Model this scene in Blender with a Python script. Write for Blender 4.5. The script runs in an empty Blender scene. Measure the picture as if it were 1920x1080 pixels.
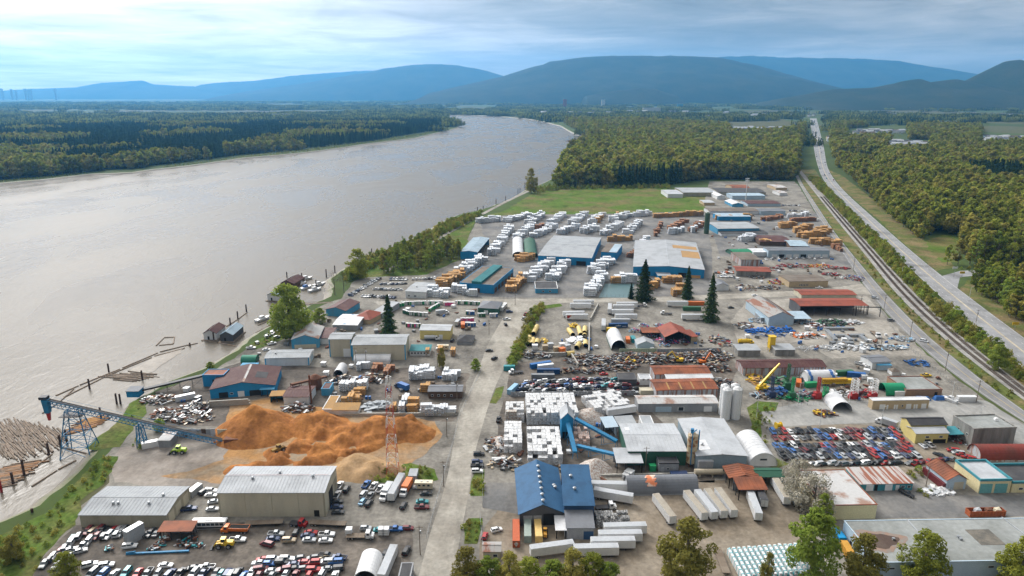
import bpy, bmesh, math, random
import numpy as np
from mathutils import Vector, Matrix, noise
from mathutils.geometry import delaunay_2d_cdt
R = math.radians
ru, rc = random.uniform, random.choice
random.seed(7); rng = np.random.default_rng(7)
sc = bpy.context.scene
col = sc.collection
CAM_H = 145.0
PITCH = math.atan((540 - 176) / 1280.0)
cd = bpy.data.cameras.new('camera'); cam = bpy.data.objects.new('camera', cd); col.objects.link(cam)
cd.sensor_width = 36; cd.lens = 24; cd.clip_start = 1; cd.clip_end = 120000
cam.location = (0, 0, CAM_H); cam.rotation_euler = (math.pi / 2 - PITCH, 0, 0)
sc.camera = cam
SUN_AZ, SUN_EL = -34.0, 38.0            # degrees left of the view axis, above the horizon
SUN_DIR = Vector((math.sin(R(SUN_AZ)) * math.cos(R(SUN_EL)), math.cos(R(SUN_AZ)) * math.cos(R(SUN_EL)), math.sin(R(SUN_EL))))
sd = bpy.data.lights.new('sun', 'SUN'); sun = bpy.data.objects.new('sun', sd); col.objects.link(sun)
sd.energy = 2.5; sd.angle = R(19); sd.color = (1.0, 0.975, 0.945)
sun.rotation_euler = (-SUN_DIR).to_track_quat('-Z', 'Y').to_euler()
sc.view_settings.view_transform = 'Standard'; sc.view_settings.look = 'None'
sc.view_settings.gamma = 1; sc.view_settings.exposure = 0.3
sc.cycles.max_bounces = 6; sc.cycles.diffuse_bounces = 2; sc.cycles.glossy_bounces = 2
sc.cycles.transmission_bounces = 2; sc.cycles.volume_bounces = 1; sc.cycles.transparent_max_bounces = 4
sc.cycles.caustics_reflective = False; sc.cycles.caustics_refractive = False
sc.cycles.use_denoising = True
class NT:
 def __init__(s, tree): s.t = tree
 def n(s, typ, **kw):
  nd = s.t.nodes.new(typ)
  for k, v in kw.items():
   if k == 'ins':
    for i, val in v.items():
     if isinstance(val, bpy.types.NodeSocket): s.t.links.new(val, nd.inputs[i])
     else: nd.inputs[i].default_value = val
   else: setattr(nd, k, v)
  return nd
 def math(s, op, a, b=0.0, c=0.0, clamp=False):
  return s.n('ShaderNodeMath', operation=op, use_clamp=clamp, ins={0: a, 1: b, 2: c}).outputs[0]
 def vm(s, op, a, b=(0, 0, 0)):
  nd = s.n('ShaderNodeVectorMath', operation=op, ins={0: a, 1: b}); return nd
 def ramp(s, fac, stops):
  nd = s.n('ShaderNodeValToRGB', ins={0: fac}); e = nd.color_ramp.elements
  while len(e) < len(stops): e.new(0.5)
  for i, (p, c) in enumerate(stops):
   e[i].position = p; e[i].color = (*c, 1) if len(c) == 3 else c
  return nd.outputs[0]
 def noise(s, vec, scale, detail=4, rough=0.55, dist=0.0):
  return s.n('ShaderNodeTexNoise', ins={'Vector': vec, 'Scale': scale, 'Detail': detail, 'Roughness': rough, 'Distortion': dist}).outputs[0]
 def mix(s, fac, a, b, mode='MIX'):
  return s.n('ShaderNodeMix', data_type='RGBA', blend_type=mode, ins={0: fac, 6: a, 7: b}).outputs[2]
 def map(s, v, a, b, c, d):
  return s.n('ShaderNodeMapRange', ins={0: v, 1: a, 2: b, 3: c, 4: d}).outputs[0]
def make_world():
 w = bpy.data.worlds.new('World'); sc.world = w; w.use_nodes = True
 t = w.node_tree; t.nodes.clear(); N = NT(t)
 d = N.n('ShaderNodeTexCoord').outputs['Generated']
 xyz = N.n('ShaderNodeSeparateXYZ', ins={0: d})
 z = N.math('MAXIMUM', xyz.outputs[2], 0.0)
 zz = N.math('ADD', z, 0.045)
 pv = N.n('ShaderNodeCombineXYZ', ins={0: N.math('DIVIDE', xyz.outputs[0], zz), 1: N.math('DIVIDE', xyz.outputs[1], zz), 2: 0.0}).outputs[0]
 pv = N.vm('ADD', pv, (2.3, 5.1, 0)).outputs[0]
 n1 = N.noise(pv, 0.2, 6, 0.55, 0.4)
 n2 = N.noise(pv, 0.9, 5, 0.6, 0.6)
 cl = N.math('ADD', N.math('MULTIPLY', n1, 0.7), N.math('MULTIPLY', n2, 0.3))
 cl = N.map(cl, 0.36, 0.64, 0.0, 1.0)
 sdot = N.vm('DOT_PRODUCT', d, tuple(SUN_DIR)).outputs['Value']
 sdot = N.math('MAXIMUM', sdot, 0.0)
 glow = N.math('ADD', N.math('MULTIPLY', N.math('POWER', sdot, 9.0), 58.0), N.math('MULTIPLY', N.math('POWER', sdot, 3.0), 0.6))
 base = N.ramp(cl, [(0.0, (1.35, 1.4, 1.4)), (0.45, (3.1, 3.06, 2.95)), (1.0, (7.5, 7.0, 6.4))])
 low = N.math('POWER', N.math('SUBTRACT', 1.0, N.math('MINIMUM', N.math('MULTIPLY', z, 7.0), 1.0)), 2.0)
 base = N.mix(N.math('MULTIPLY', low, 0.5), base, (9.8, 8.8, 7.9, 1))
 glowc = N.mix(1.0, (1.0, 0.94, 0.87, 1), N.n('ShaderNodeCombineXYZ', ins={0: glow, 1: glow, 2: glow}).outputs[0], 'MULTIPLY')
 thin = N.map(cl, 0.0, 1.0, 0.45, 1.25)
 glowc = N.mix(1.0, glowc, N.n('ShaderNodeCombineXYZ', ins={0: thin, 1: thin, 2: thin}).outputs[0], 'MULTIPLY')
 ov = N.math('MULTIPLY_ADD', z, 1.25, 0.68)      # overcast: brighter towards the zenith
 base = N.mix(1.0, base, N.n('ShaderNodeCombineXYZ', ins={0: ov, 1: ov, 2: ov}).outputs[0], 'MULTIPLY')
 cloud = N.mix(1.0, base, glowc, 'ADD')
 sky = N.n('ShaderNodeTexSky', sky_type='NISHITA'); sky.sun_disc = False
 sky.sun_elevation = R(SUN_EL); sky.sun_rotation = R(SUN_AZ); sky.dust_density = 2.0
 colr = N.mix(0.95, sky.outputs[0], cloud)
 bg = N.n('ShaderNodeBackground', ins={0: colr, 1: 0.1})
 out = N.n('ShaderNodeOutputWorld', ins={0: bg.outputs[0]})
make_world()
CP, SP = math.cos(PITCH), math.sin(PITCH)
def ray(px, py):
 u, v = (px - 960) / 1280.0, (540 - py) / 1280.0
 return Vector((u, CP + v * SP, -SP + v * CP))
def U(px, py, z=0.0):
 d = ray(px, py); t = (z - CAM_H) / d.z
 return Vector((d.x * t, d.y * t, z))
def V(px, py, Y):
 d = ray(px, py); t = Y / d.y
 return Vector((d.x * t, Y, CAM_H + d.z * t))
def hpx(px, y_top, y_base):
 g = U(px, y_base); return V(px, y_top, g.y).z
def PXY(p):                     # world -> photo pixel (used only to test what is in view)
 d = Vector(p) - Vector((0, 0, CAM_H))
 f = d.y * CP - d.z * SP; up = d.y * SP + d.z * CP
 return 960 + 1280 * d.x / f, 540 - 1280 * up / f
MATS = {}
def mat(name, c, rough=0.8, metal=0.0, c2=None, amt=0.5, scale=0.15, bump=0.0, bscale=2.0, lo=0.4, hi=0.65, streak=None, coord='Object', rnd=0.0, spec=0.3, fine=0.12, emit=None):
 if name in MATS: return MATS[name]
 m = bpy.data.materials.new(name); m.use_nodes = True; MATS[name] = m
 t = m.node_tree; N = NT(t); b = t.nodes['Principled BSDF']
 b.inputs['Roughness'].default_value = rough; b.inputs['Metallic'].default_value = metal
 b.inputs['Specular IOR Level'].default_value = spec
 if coord == 'World': v = N.n('ShaderNodeNewGeometry').outputs['Position']
 else: v = N.n('ShaderNodeTexCoord').outputs['Object']
 if coord != 'World':
  oi = N.n('ShaderNodeObjectInfo')
  v = N.vm('ADD', v, N.vm('SCALE', N.n('ShaderNodeCombineXYZ', ins={0: oi.outputs['Random'], 1: oi.outputs['Random'], 2: 0.0}).outputs[0]).outputs[0]).outputs[0]
 vs = N.vm('MULTIPLY', v, streak).outputs[0] if streak else v
 c = (*c, 1); cc = c
 if c2 is not None:
  f = N.noise(vs, scale, 5, 0.6)
  f = N.map(f, lo, hi, 0.0, amt)
  cc = N.mix(f, c, (*c2, 1))
 if fine:
  g = N.noise(v, max(scale * 9, 0.6), 3, 0.6)
  g = N.map(g, 0.3, 0.7, 1 - fine, 1 + fine)
  cc = N.mix(1.0, cc, N.n('ShaderNodeCombineXYZ', ins={0: g, 1: g, 2: g}).outputs[0], 'MULTIPLY')
 if coord == 'World' and c2 is not None:      # worn tracks and darker stains
  k1 = N.map(N.noise(N.vm('MULTIPLY', v, (1.0, 0.35, 1.0)).outputs[0], 0.16, 6, 0.7, 0.8), 0.35, 0.7, 1.12, 0.80)
  k2 = N.map(N.noise(v, 0.035, 5, 0.65, 0.5), 0.52, 0.66, 1.0, 0.66)
  g = N.math('MULTIPLY', k1, k2)
  cc = N.mix(1.0, cc, N.n('ShaderNodeCombineXYZ', ins={0: g, 1: g, 2: g}).outputs[0], 'MULTIPLY')
 if rnd:
  oi = N.n('ShaderNodeObjectInfo')
  g = N.map(oi.outputs['Random'], 0, 1, 1 - rnd, 1 + rnd)
  cc = N.mix(1.0, cc, N.n('ShaderNodeCombineXYZ', ins={0: g, 1: g, 2: g}).outputs[0], 'MULTIPLY')
 if isinstance(cc, tuple): b.inputs['Base Color'].default_value = cc
 else: t.links.new(cc, b.inputs['Base Color'])
 if bump:
  bn = N.n('ShaderNodeBump', ins={'Strength': 0.6, 'Distance': bump, 'Height': N.noise(v, bscale, 4, 0.6)})
  t.links.new(bn.outputs[0], b.inputs['Normal'])
 if emit:
  b.inputs['Emission Color'].default_value = (*emit[:3], 1); b.inputs['Emission Strength'].default_value = emit[3]
 return m
def leafmat(name, c1, c2, trans=0.45, rnd=0.38):
 if name in MATS: return MATS[name]
 m = bpy.data.materials.new(name); m.use_nodes = True; MATS[name] = m
 t = m.node_tree; t.nodes.clear(); N = NT(t)
 oi = N.n('ShaderNodeObjectInfo').outputs['Random']
 v = N.n('ShaderNodeTexCoord').outputs['Object']
 f = N.noise(v, 0.35, 3, 0.6)
 f = N.map(f, 0.35, 0.65, 0, 1)
 cc = N.mix(N.math('ADD', N.math('MULTIPLY', f, 0.45), N.math('MULTIPLY', oi, 0.55)), (*c1, 1), (*c2, 1))
 g = N.map(N.math('FRACT', N.math('MULTIPLY', oi, 7.31)), 0, 1, 1 - rnd, 1 + rnd)
 cc = N.mix(1.0, cc, N.n('ShaderNodeCombineXYZ', ins={0: g, 1: g, 2: g}).outputs[0], 'MULTIPLY')
 d = N.n('ShaderNodeBsdfDiffuse', ins={0: cc}); tr = N.n('ShaderNodeBsdfTranslucent', ins={0: cc})
 mx = N.n('ShaderNodeMixShader', ins={0: trans, 1: d.outputs[0], 2: tr.outputs[0]})
 N.n('ShaderNodeOutputMaterial', ins={0: mx.outputs[0]})
 return m
class MB:
 def __init__(s): s.v = []; s.f = []; s.m = []
 def face(s, pts, m=0):
  i = len(s.v); s.v += [tuple(p) for p in pts]; s.f.append(tuple(range(i, i + len(pts)))); s.m.append(m); return s
 def box(s, x0, x1, y0, y1, z0, z1, m=0, top=None):
  i = len(s.v)
  s.v += [(x0, y0, z0), (x1, y0, z0), (x1, y1, z0), (x0, y1, z0), (x0, y0, z1), (x1, y0, z1), (x1, y1, z1), (x0, y1, z1)]
  for q in ((0, 3, 2, 1), (4, 5, 6, 7), (0, 1, 5, 4), (1, 2, 6, 5), (2, 3, 7, 6), (3, 0, 4, 7)):
   s.f.append(tuple(i + k for k in q)); s.m.append(m)
  if top is not None: s.m[-5] = top
  return s
 def hexa(s, b, t, m=0):
  i = len(s.v); s.v += [tuple(p) for p in b] + [tuple(p) for p in t]
  for q in ((0, 3, 2, 1), (4, 5, 6, 7), (0, 1, 5, 4), (1, 2, 6, 5), (2, 3, 7, 6), (3, 0, 4, 7)):
   s.f.append(tuple(i + k for k in q)); s.m.append(m)
  return s
 def bar(s, a, b, w, h=None, m=0):
  a, b = Vector(a), Vector(b); d = (b - a).normalized(); h = h or w
  sd_ = d.cross(Vector((0, 0, 1)))
  if sd_.length < 1e-3: sd_ = Vector((1, 0, 0))
  sd_ = sd_.normalized() * w / 2; up = sd_.cross(d).normalized() * h / 2
  q = lambda p: [p - sd_ - up, p + sd_ - up, p + sd_ + up, p - sd_ + up]
  return s.hexa(q(a), q(b), m)
 def cyl(s, a, b, r0, r1=None, n=8, m=0, caps=True):
  a, b = Vector(a), Vector(b); r1 = r0 if r1 is None else r1
  d = (b - a).normalized(); sd_ = d.cross(Vector((0, 0, 1)))
  if sd_.length < 1e-3: sd_ = Vector((1, 0, 0))
  sd_.normalize(); up = sd_.cross(d)
  i = len(s.v)
  for p, r in ((a, r0), (b, r1)):
   for k in range(n):
    an = 2 * math.pi * k / n; s.v.append(tuple(p + (sd_ * math.cos(an) + up * math.sin(an)) * r))
  for k in range(n):
   s.f.append((i + k, i + (k + 1) % n, i + n + (k + 1) % n, i + n + k)); s.m.append(m)
  if caps:
   s.f.append(tuple(i + n - 1 - k for k in range(n))); s.m.append(m)
   s.f.append(tuple(i + n + k for k in range(n))); s.m.append(m)
  return s
 def prism(s, prof, y0, y1, m=0, axis='y'):
  n = len(prof); i = len(s.v)
  P = (lambda p, t: (p[0], t, p[1])) if axis == 'y' else (lambda p, t: (t, p[0], p[1]))
  s.v += [P(p, y0) for p in prof] + [P(p, y1) for p in prof]
  for k in range(n):
   s.f.append((i + k, i + (k + 1) % n, i + n + (k + 1) % n, i + n + k)); s.m.append(m)
  s.f.append(tuple(i + n - 1 - k for k in range(n))); s.m.append(m)
  s.f.append(tuple(i + n + k for k in range(n))); s.m.append(m)
  return s
 def mesh(s, name, mats, smooth=False):
  me = bpy.data.meshes.new(name); me.from_pydata(s.v, [], s.f)
  for mm in mats: me.materials.append(mm)
  me.polygons.foreach_set('material_index', s.m)
  if smooth: me.polygons.foreach_set('use_smooth', [True] * len(s.f))
  bm = bmesh.new(); bm.from_mesh(me); bmesh.ops.recalc_face_normals(bm, faces=bm.faces); bm.to_mesh(me); bm.free()
  return me
 def build(s, name, mats, parent=None, loc=(0, 0, 0), rz=0, smooth=False):
  if not isinstance(mats, (list, tuple)): mats = [mats]
  return link(name, s.mesh(name, mats, smooth), parent, loc, rz)
def link(name, me, parent=None, loc=(0, 0, 0), rz=0):
 o = bpy.data.objects.new(name, me); col.objects.link(o)
 o.location = loc; o.rotation_euler = (0, 0, rz)
 if parent is not None: o.parent = parent
 return o
def empty(name, loc, rz=0):
 o = bpy.data.objects.new(name, None); col.objects.link(o); o.location = loc; o.rotation_euler = (0, 0, rz); o.empty_display_size = 1
 return o
def tag(o, label=None, cat=None, group=None, kind=None):
 if label: o['label'] = label
 if cat: o['category'] = cat
 if group: o['group'] = group
 if kind: o['kind'] = kind
 return o
def copy_tree(o, parent=None):
 c = o.copy(); col.objects.link(c); c.parent = parent
 for ch in KIDS.get(o.name, ()):
  copy_tree(ch, c)
 return c
KIDS = {}
def note_kids(o):
 ch = list(o.children); KIDS[o.name] = ch
 for c in ch: note_kids(c)
 return o
def paint(o, m, slot=0):
 o.material_slots[slot].link = 'OBJECT'; o.material_slots[slot].material = m
ORD = ['first', 'second', 'third', 'fourth', 'fifth', 'sixth', 'seventh', 'eighth', 'ninth', 'tenth', 'eleventh', 'twelfth', 'thirteenth', 'fourteenth', 'fifteenth',
  'sixteenth', 'seventeenth', 'eighteenth', 'nineteenth', 'twentieth', 'twenty-first', 'twenty-second', 'twenty-third', 'twenty-fourth', 'twenty-fifth', 'twenty-sixth', 'twenty-seventh', 'twenty-eighth', 'twenty-ninth', 'thirtieth', 'thirty-first', 'thirty-second', 'thirty-third', 'thirty-fourth']
def in_poly(x, y, P):
 c = False; j = len(P) - 1
 for i in range(len(P)):
  if (P[i][1] > y) != (P[j][1] > y) and x < (P[j][0] - P[i][0]) * (y - P[i][1]) / (P[j][1] - P[i][1]) + P[i][0]: c = not c
  j = i
 return c
def in_poly_np(pts, P):
 x, y = pts[:, 0], pts[:, 1]; c = np.zeros(len(pts), bool); j = len(P) - 1
 for i in range(len(P)):
  xi, yi, xj, yj = P[i][0], P[i][1], P[j][0], P[j][1]
  if yi != yj:
   c ^= ((yi > y) != (yj > y)) & (x < (xj - xi) * (y - yi) / (yj - yi) + xi)
  j = i
 return c
def pxpoly(pts, z=0.0): return [U(x, y, z).to_2d() for x, y in pts]
# ================================================================ LAND, RIVER, ROADS
WATER_Z = -3.0
SHORE_PX = [(-900, 1500), (-300, 1130), (0, 978), (50, 957), (90, 925), (125, 893), (150, 866), (175, 840), (205, 806), (225, 783), (252, 752), (280, 735), (300, 722), (345, 706), (385, 690), (430, 664), (455, 640),
 (482, 624), (515, 608), (545, 590), (575, 575), (606, 562), (612, 545), (606, 530), (625, 515), (655, 500), (700, 478), (745, 460), (785, 443), (832, 415), (860, 404), (897, 396), (945, 380), (985, 357),
 (1005, 350), (1040, 333), (1052, 310), (1048, 295), (1066, 285), (1088, 272), (1096, 262), (1088, 256), (1070, 249), (1050, 237), (1020, 229), (990, 224), (940, 219), (880, 216.5), (836, 216)]
FAR_PX = [(834, 228), (846, 230), (860, 233), (861, 239), (845, 245), (826, 249), (780, 260), (740, 265), (690, 271), (640, 279), (580, 287), (520, 293), (460, 298), (420, 304), (370, 311), (330, 316), (290, 320), (250, 326), (205, 328), (170, 329), (120, 335), (80, 340), (40, 343), (0, 347), (-300, 385), (-1100, 470)]
RIV_PX = SHORE_PX + FAR_PX
RIV = [U(x, y, WATER_Z).to_2d() for x, y in RIV_PX]
RIV += [Vector((-2500, 300)), Vector((-2500, 60))]
def densify(P, step=None, jit=0.0, closed=True):
 out = []; n = len(P)
 for i in range(n if closed else n - 1):
  a, b = Vector(P[i][:2]), Vector(P[(i + 1) % n][:2]); L = (b - a).length
  s = step or max(4.0, 0.012 * min(a.length, b.length)); k = max(1, int(L / s))
  nrm = Vector((-(b - a).y, (b - a).x)).normalized() if L > 0 else Vector((0, 0))
  for q in range(k):
   p = a.lerp(b, q / k)
   if jit and q: p = p + nrm * jit * noise.noise(Vector((p.x * 0.09, p.y * 0.09, 3.1))) * 2
   out.append(p)
 if not closed: out.append(Vector(P[-1][:2]))
 return out
RIVD = densify(RIV, jit=1.6)
def offset(P, d):
 n = len(P); area = sum(P[i].x * P[(i + 1) % n].y - P[(i + 1) % n].x * P[i].y for i in range(n)); sg = 1 if area > 0 else -1
 out = []
 for i in range(n):
  t = (P[(i + 1) % n] - P[i - 1])
  if t.length < 1e-6: out.append(P[i].copy()); continue
  t.normalize(); out.append(P[i] + Vector((t.y, -t.x)) * d * sg)
 return out
EDGE = offset(RIVD, 6.5)
INNER = offset(RIVD, -5.0)
g_ground = bpy.data.materials.new('countryside'); g_ground.use_nodes = True
def _g():
 t = g_ground.node_tree; N = NT(t); b = t.nodes['Principled BSDF']
 v = N.n('ShaderNodeNewGeometry').outputs['Position']
 vor = N.n('ShaderNodeTexVoronoi', ins={'Vector': N.vm('MULTIPLY', v, (1.0, 0.6, 0)).outputs[0], 'Scale': 0.0022}); vor.distance = 'CHEBYCHEV'
 f = N.n('ShaderNodeSeparateColor', ins={0: vor.outputs['Color']}).outputs[0]
 fld = N.ramp(f, [(0.0, (0.045, 0.07, 0.018)), (0.4, (0.07, 0.11, 0.03)), (0.7, (0.12, 0.105, 0.065)), (1.0, (0.06, 0.1, 0.025))])
 g = N.noise(v, 0.05, 6, 0.65)
 cc = N.mix(N.map(g, 0.3, 0.7, 0.0, 0.8), fld, (0.05, 0.062, 0.022, 1))
 t.links.new(cc, b.inputs['Base Color']); b.inputs['Roughness'].default_value = 0.95; b.inputs['Specular IOR Level'].default_value = 0.1
_g()
def sheet(name, outline, z, m, holes=(), kind='structure', jit=0.0, step=None, label=None):
 P = [Vector(p[:2]) for p in outline]
 if jit: P = densify(P, step, jit)
 pts = list(P); loops = [list(range(len(P)))]
 for h in holes:
  k = len(pts); pts += [Vector(q[:2]) for q in h]; loops.append(list(range(k, len(pts))))
 r = delaunay_2d_cdt(pts, [], loops, 0, 1e-4)
 vs, fs = r[0], r[2]
 fs2 = []
 for f in fs:
  c = sum((vs[i] for i in f), Vector((0, 0))) / len(f)
  if in_poly(c.x, c.y, P) and not any(in_poly(c.x, c.y, h) for h in holes): fs2.append(f)
 me = bpy.data.meshes.new(name); me.from_pydata([(p.x, p.y, z) for p in vs], [], [tuple(f) for f in fs2])
 bm = bmesh.new(); bm.from_mesh(me)
 for f in bm.faces:
  if f.normal.z < 0: f.normal_flip()
 bm.to_mesh(me); bm.free(); me.materials.append(m)
 o = link(name, me); o['kind'] = kind
 if label: o['label'] = label
 return o
BIG = 25800
sheet('ground', [(-BIG, -300), (BIG, -300), (BIG, BIG), (-BIG, BIG)], 0.0, g_ground, holes=[EDGE])
m_bank = bpy.data.materials.new('bank_mud'); m_bank.use_nodes = True
def _b():
 t = m_bank.node_tree; N = NT(t); b = t.nodes['Principled BSDF']
 v = N.n('ShaderNodeNewGeometry').outputs['Position']; z = N.n('ShaderNodeSeparateXYZ', ins={0: v}).outputs[2]
 n = N.noise(v, 0.12, 5, 0.65)
 f = N.map(N.math('ADD', z, N.math('MULTIPLY', n, 3.0)), 0.1, 1.5, 0, 1)
 mud = N.mix(N.noise(v, 0.7, 4), (0.13, 0.105, 0.075, 1), (0.24, 0.215, 0.18, 1))
 gr = N.mix(N.noise(v, 0.5, 4), (0.07, 0.095, 0.025, 1), (0.16, 0.15, 0.06, 1))
 t.links.new(N.mix(f, mud, gr), b.inputs['Base Color']); b.inputs['Roughness'].default_value = 0.7
_b()
def bank():
 n = len(RIVD); v = []; f = []
 for i in range(n):
  e, s, w = EDGE[i], RIVD[i], INNER[i]; k = noise.noise(Vector((s.x * 0.05, s.y * 0.05, 0)))
  v += [(e.x, e.y, 0.0), (e.x * .5 + s.x * .5, e.y * .5 + s.y * .5, -1.0 + 0.5 * k), (s.x, s.y, WATER_Z + 0.05), (w.x, w.y, WATER_Z - 1.6)]
 for i in range(n):
  j = (i + 1) % n
  for q in range(3): f.append((i * 4 + q, j * 4 + q, j * 4 + q + 1, i * 4 + q + 1))
 me = bpy.data.meshes.new('river_bank'); me.from_pydata(v, [], f); me.materials.append(m_bank)
 bm = bmesh.new(); bm.from_mesh(me)
 for q in bm.faces:
  if q.normal.z < 0: q.normal_flip()
 bm.to_mesh(me); bm.free()
 tag(link('river_bank', me), kind='structure')
bank()
m_water = bpy.data.materials.new('silty_river'); m_water.use_nodes = True
def _w():
 t = m_water.node_tree; N = NT(t); b = t.nodes['Principled BSDF']
 v = N.n('ShaderNodeNewGeometry').outputs['Position']
 flow = N.vm('MULTIPLY', v, (1.0, 0.45, 1.0)).outputs[0]
 big = N.noise(flow, 0.012, 4, 0.55, 0.6)
 cc = N.ramp(big, [(0.3, (0.11, 0.095, 0.074)), (0.7, (0.14, 0.122, 0.098))])
 t.links.new(cc, b.inputs['Base Color'])
 b.inputs['IOR'].default_value = 1.33; b.inputs['Specular IOR Level'].default_value = 0.16
 t.links.new(N.map(big, 0.35, 0.65, 0.2, 0.36), b.inputs['Roughness'])
 wv = N.math('ADD', N.noise(flow, 0.55, 3, 0.6), N.math('MULTIPLY', N.noise(flow, 0.10, 3, 0.6, 1.0), 2.4))
 st = N.map(N.noise(flow, 0.006, 3, 0.5), 0.35, 0.65, 0.2, 0.5)
 bn = N.n('ShaderNodeBump', ins={'Strength': st, 'Distance': 0.35, 'Height': wv})
 t.links.new(bn.outputs[0], b.inputs['Normal'])
_w()
WOUT = offset(RIVD, 0.6)
sheet('river', WOUT, WATER_Z, m_water)
m_gravel = mat('yard_gravel', (0.24, 0.226, 0.2), 0.95, c2=(0.125, 0.116, 0.103), amt=0.9, scale=0.05, coord='World', fine=0.22, lo=0.42, hi=0.68, spec=0.1)
m_pale = mat('pale_gravel', (0.33, 0.31, 0.275), 0.95, c2=(0.22, 0.2, 0.175), amt=0.8, scale=0.045, coord='World', fine=0.15, spec=0.1)
m_dark = mat('dark_yard_dirt', (0.095, 0.083, 0.072), 0.9, c2=(0.19, 0.165, 0.14), amt=0.9, scale=0.06, coord='World', fine=0.25, lo=0.45, hi=0.62, spec=0.15)
m_brown = mat('brown_yard_dirt', (0.20, 0.165, 0.125), 0.95, c2=(0.27, 0.235, 0.19), amt=0.9, scale=0.055, coord='World', fine=0.2, spec=0.1)
m_asph = mat('old_asphalt', (0.135, 0.135, 0.135), 0.9, c2=(0.22, 0.21, 0.195), amt=0.9, scale=0.04, coord='World', fine=0.14, spec=0.2)
m_road = mat('road_asphalt', (0.20, 0.20, 0.205), 0.9, c2=(0.255, 0.25, 0.245), amt=0.8, scale=0.05, coord='World', fine=0.08, spec=0.2)
m_hwy = mat('highway_asphalt', (0.27, 0.275, 0.285), 0.9, c2=(0.225, 0.225, 0.23), amt=0.8, scale=0.03, coord='World', fine=0.07, spec=0.2)
m_dirtroad = mat('dusty_road', (0.35, 0.33, 0.29), 0.95, c2=(0.24, 0.22, 0.19), amt=0.9, scale=0.06, coord='World', fine=0.14, lo=0.4, hi=0.66, spec=0.1)
m_conc = mat('concrete_yard', (0.31, 0.305, 0.29), 0.9, c2=(0.22, 0.225, 0.22), amt=0.9, scale=0.05, coord='World', fine=0.1, spec=0.2)
m_grass = mat('rough_grass', (0.075, 0.125, 0.022), 0.95, c2=(0.14, 0.135, 0.05), amt=0.9, scale=0.07, coord='World', fine=0.35, spec=0.05)
m_field = mat('meadow_grass', (0.085, 0.14, 0.022), 0.95, c2=(0.155, 0.13, 0.055), amt=0.9, scale=0.022, coord='World', fine=0.22, lo=0.45, hi=0.62, spec=0.05)
m_verge = mat('verge_grass', (0.10, 0.12, 0.035), 0.95, c2=(0.19, 0.145, 0.075), amt=0.95, scale=0.05, coord='World', fine=0.3, lo=0.42, hi=0.6, spec=0.05)
m_sawfloor = mat('sawdust_strewn_ground', (0.34, 0.19, 0.08), 0.95, c2=(0.26, 0.215, 0.16), amt=0.95, scale=0.06, coord='World', fine=0.18, spec=0.05)
m_sandlot = mat('grey_river_sand', (0.30, 0.27, 0.24), 0.95, c2=(0.21, 0.18, 0.155), amt=0.9, scale=0.07, coord='World', fine=0.12, spec=0.1)
m_mudflat = mat('mud_flat', (0.17, 0.14, 0.105), 0.6, c2=(0.24, 0.215, 0.18), amt=0.9, scale=0.06, coord='World', fine=0.15, spec=0.3)
m_paint = mat('road_paint', (0.62, 0.62, 0.60), 0.8, c2=(0.4, 0.4, 0.39), amt=0.8, scale=0.5, coord='World', fine=0.1)
m_yellowpaint = mat('yellow_road_paint', (0.6, 0.43, 0.1), 0.8, fine=0.1, coord='World')
YARD_PX = [(-60, 1400), (60, 1085), (110, 1000), (150, 950), (205, 905), (190, 868), (215, 830), (245, 800), (268, 765), (300, 735), (352, 716), (395, 698), (440, 672), (468, 648), (495, 632), (525, 615), (560, 596), (585, 583), (615, 568), (640, 560), (660, 530), (690, 505), (800, 505), (860, 480), (880, 440), (895, 412), (945, 402),
   (1100, 402), (1320, 396), (1322, 372), (1330, 340), (1490, 340), (1499, 350), (1530, 402), (1556, 438), (1579, 477), (1596, 500), (1615, 532), (1632, 552), (1662, 590), (1704, 630), (1738, 666), (1782, 700), (1846, 750), (1925, 796), (2200, 960), (2300, 1500)]
sheet('yard_ground', pxpoly(YARD_PX), 0.03, m_gravel, jit=1.0)
def zone(name, pts, m, z, jit=0.7, kind='structure'): return sheet(name, pxpoly(pts), z, m, jit=jit, step=3.0 if jit else None, kind=kind)
def strip(name, left, right, z, m):
 def res(L, n):
  P = [U(x, y).to_2d() for x, y in L]; d = [0]
  for a, b in zip(P, P[1:]): d.append(d[-1] + (b - a).length)
  out = []; j = 0
  for k in range(n):
   t = d[-1] * k / (n - 1)
   while j < len(d) - 2 and d[j + 1] < t: j += 1
   s = (t - d[j]) / max(d[j + 1] - d[j], 1e-6); out.append(P[j].lerp(P[j + 1], min(max(s, 0), 1)))
  for _ in range(5): out = [out[0]] + [(out[i - 1] + out[i] * 2 + out[i + 1]) / 4 for i in range(1, n - 1)] + [out[-1]]
  return out
 n = 60; A, B = res(left, n), res(right, n)
 v = [(p.x, p.y, z) for p in A] + [(p.x, p.y, z) for p in B]
 f = [(i, n + i, n + i + 1, i + 1) for i in range(n - 1)]
 me = bpy.data.meshes.new(name); me.from_pydata(v, [], f); me.materials.append(m)
 bm = bmesh.new(); bm.from_mesh(me)
 for q in bm.faces:
  if q.normal.z < 0: q.normal_flip()
 bm.to_mesh(me); bm.free()
 o = link(name, me); o['kind'] = 'structure'; return o, A, B
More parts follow.
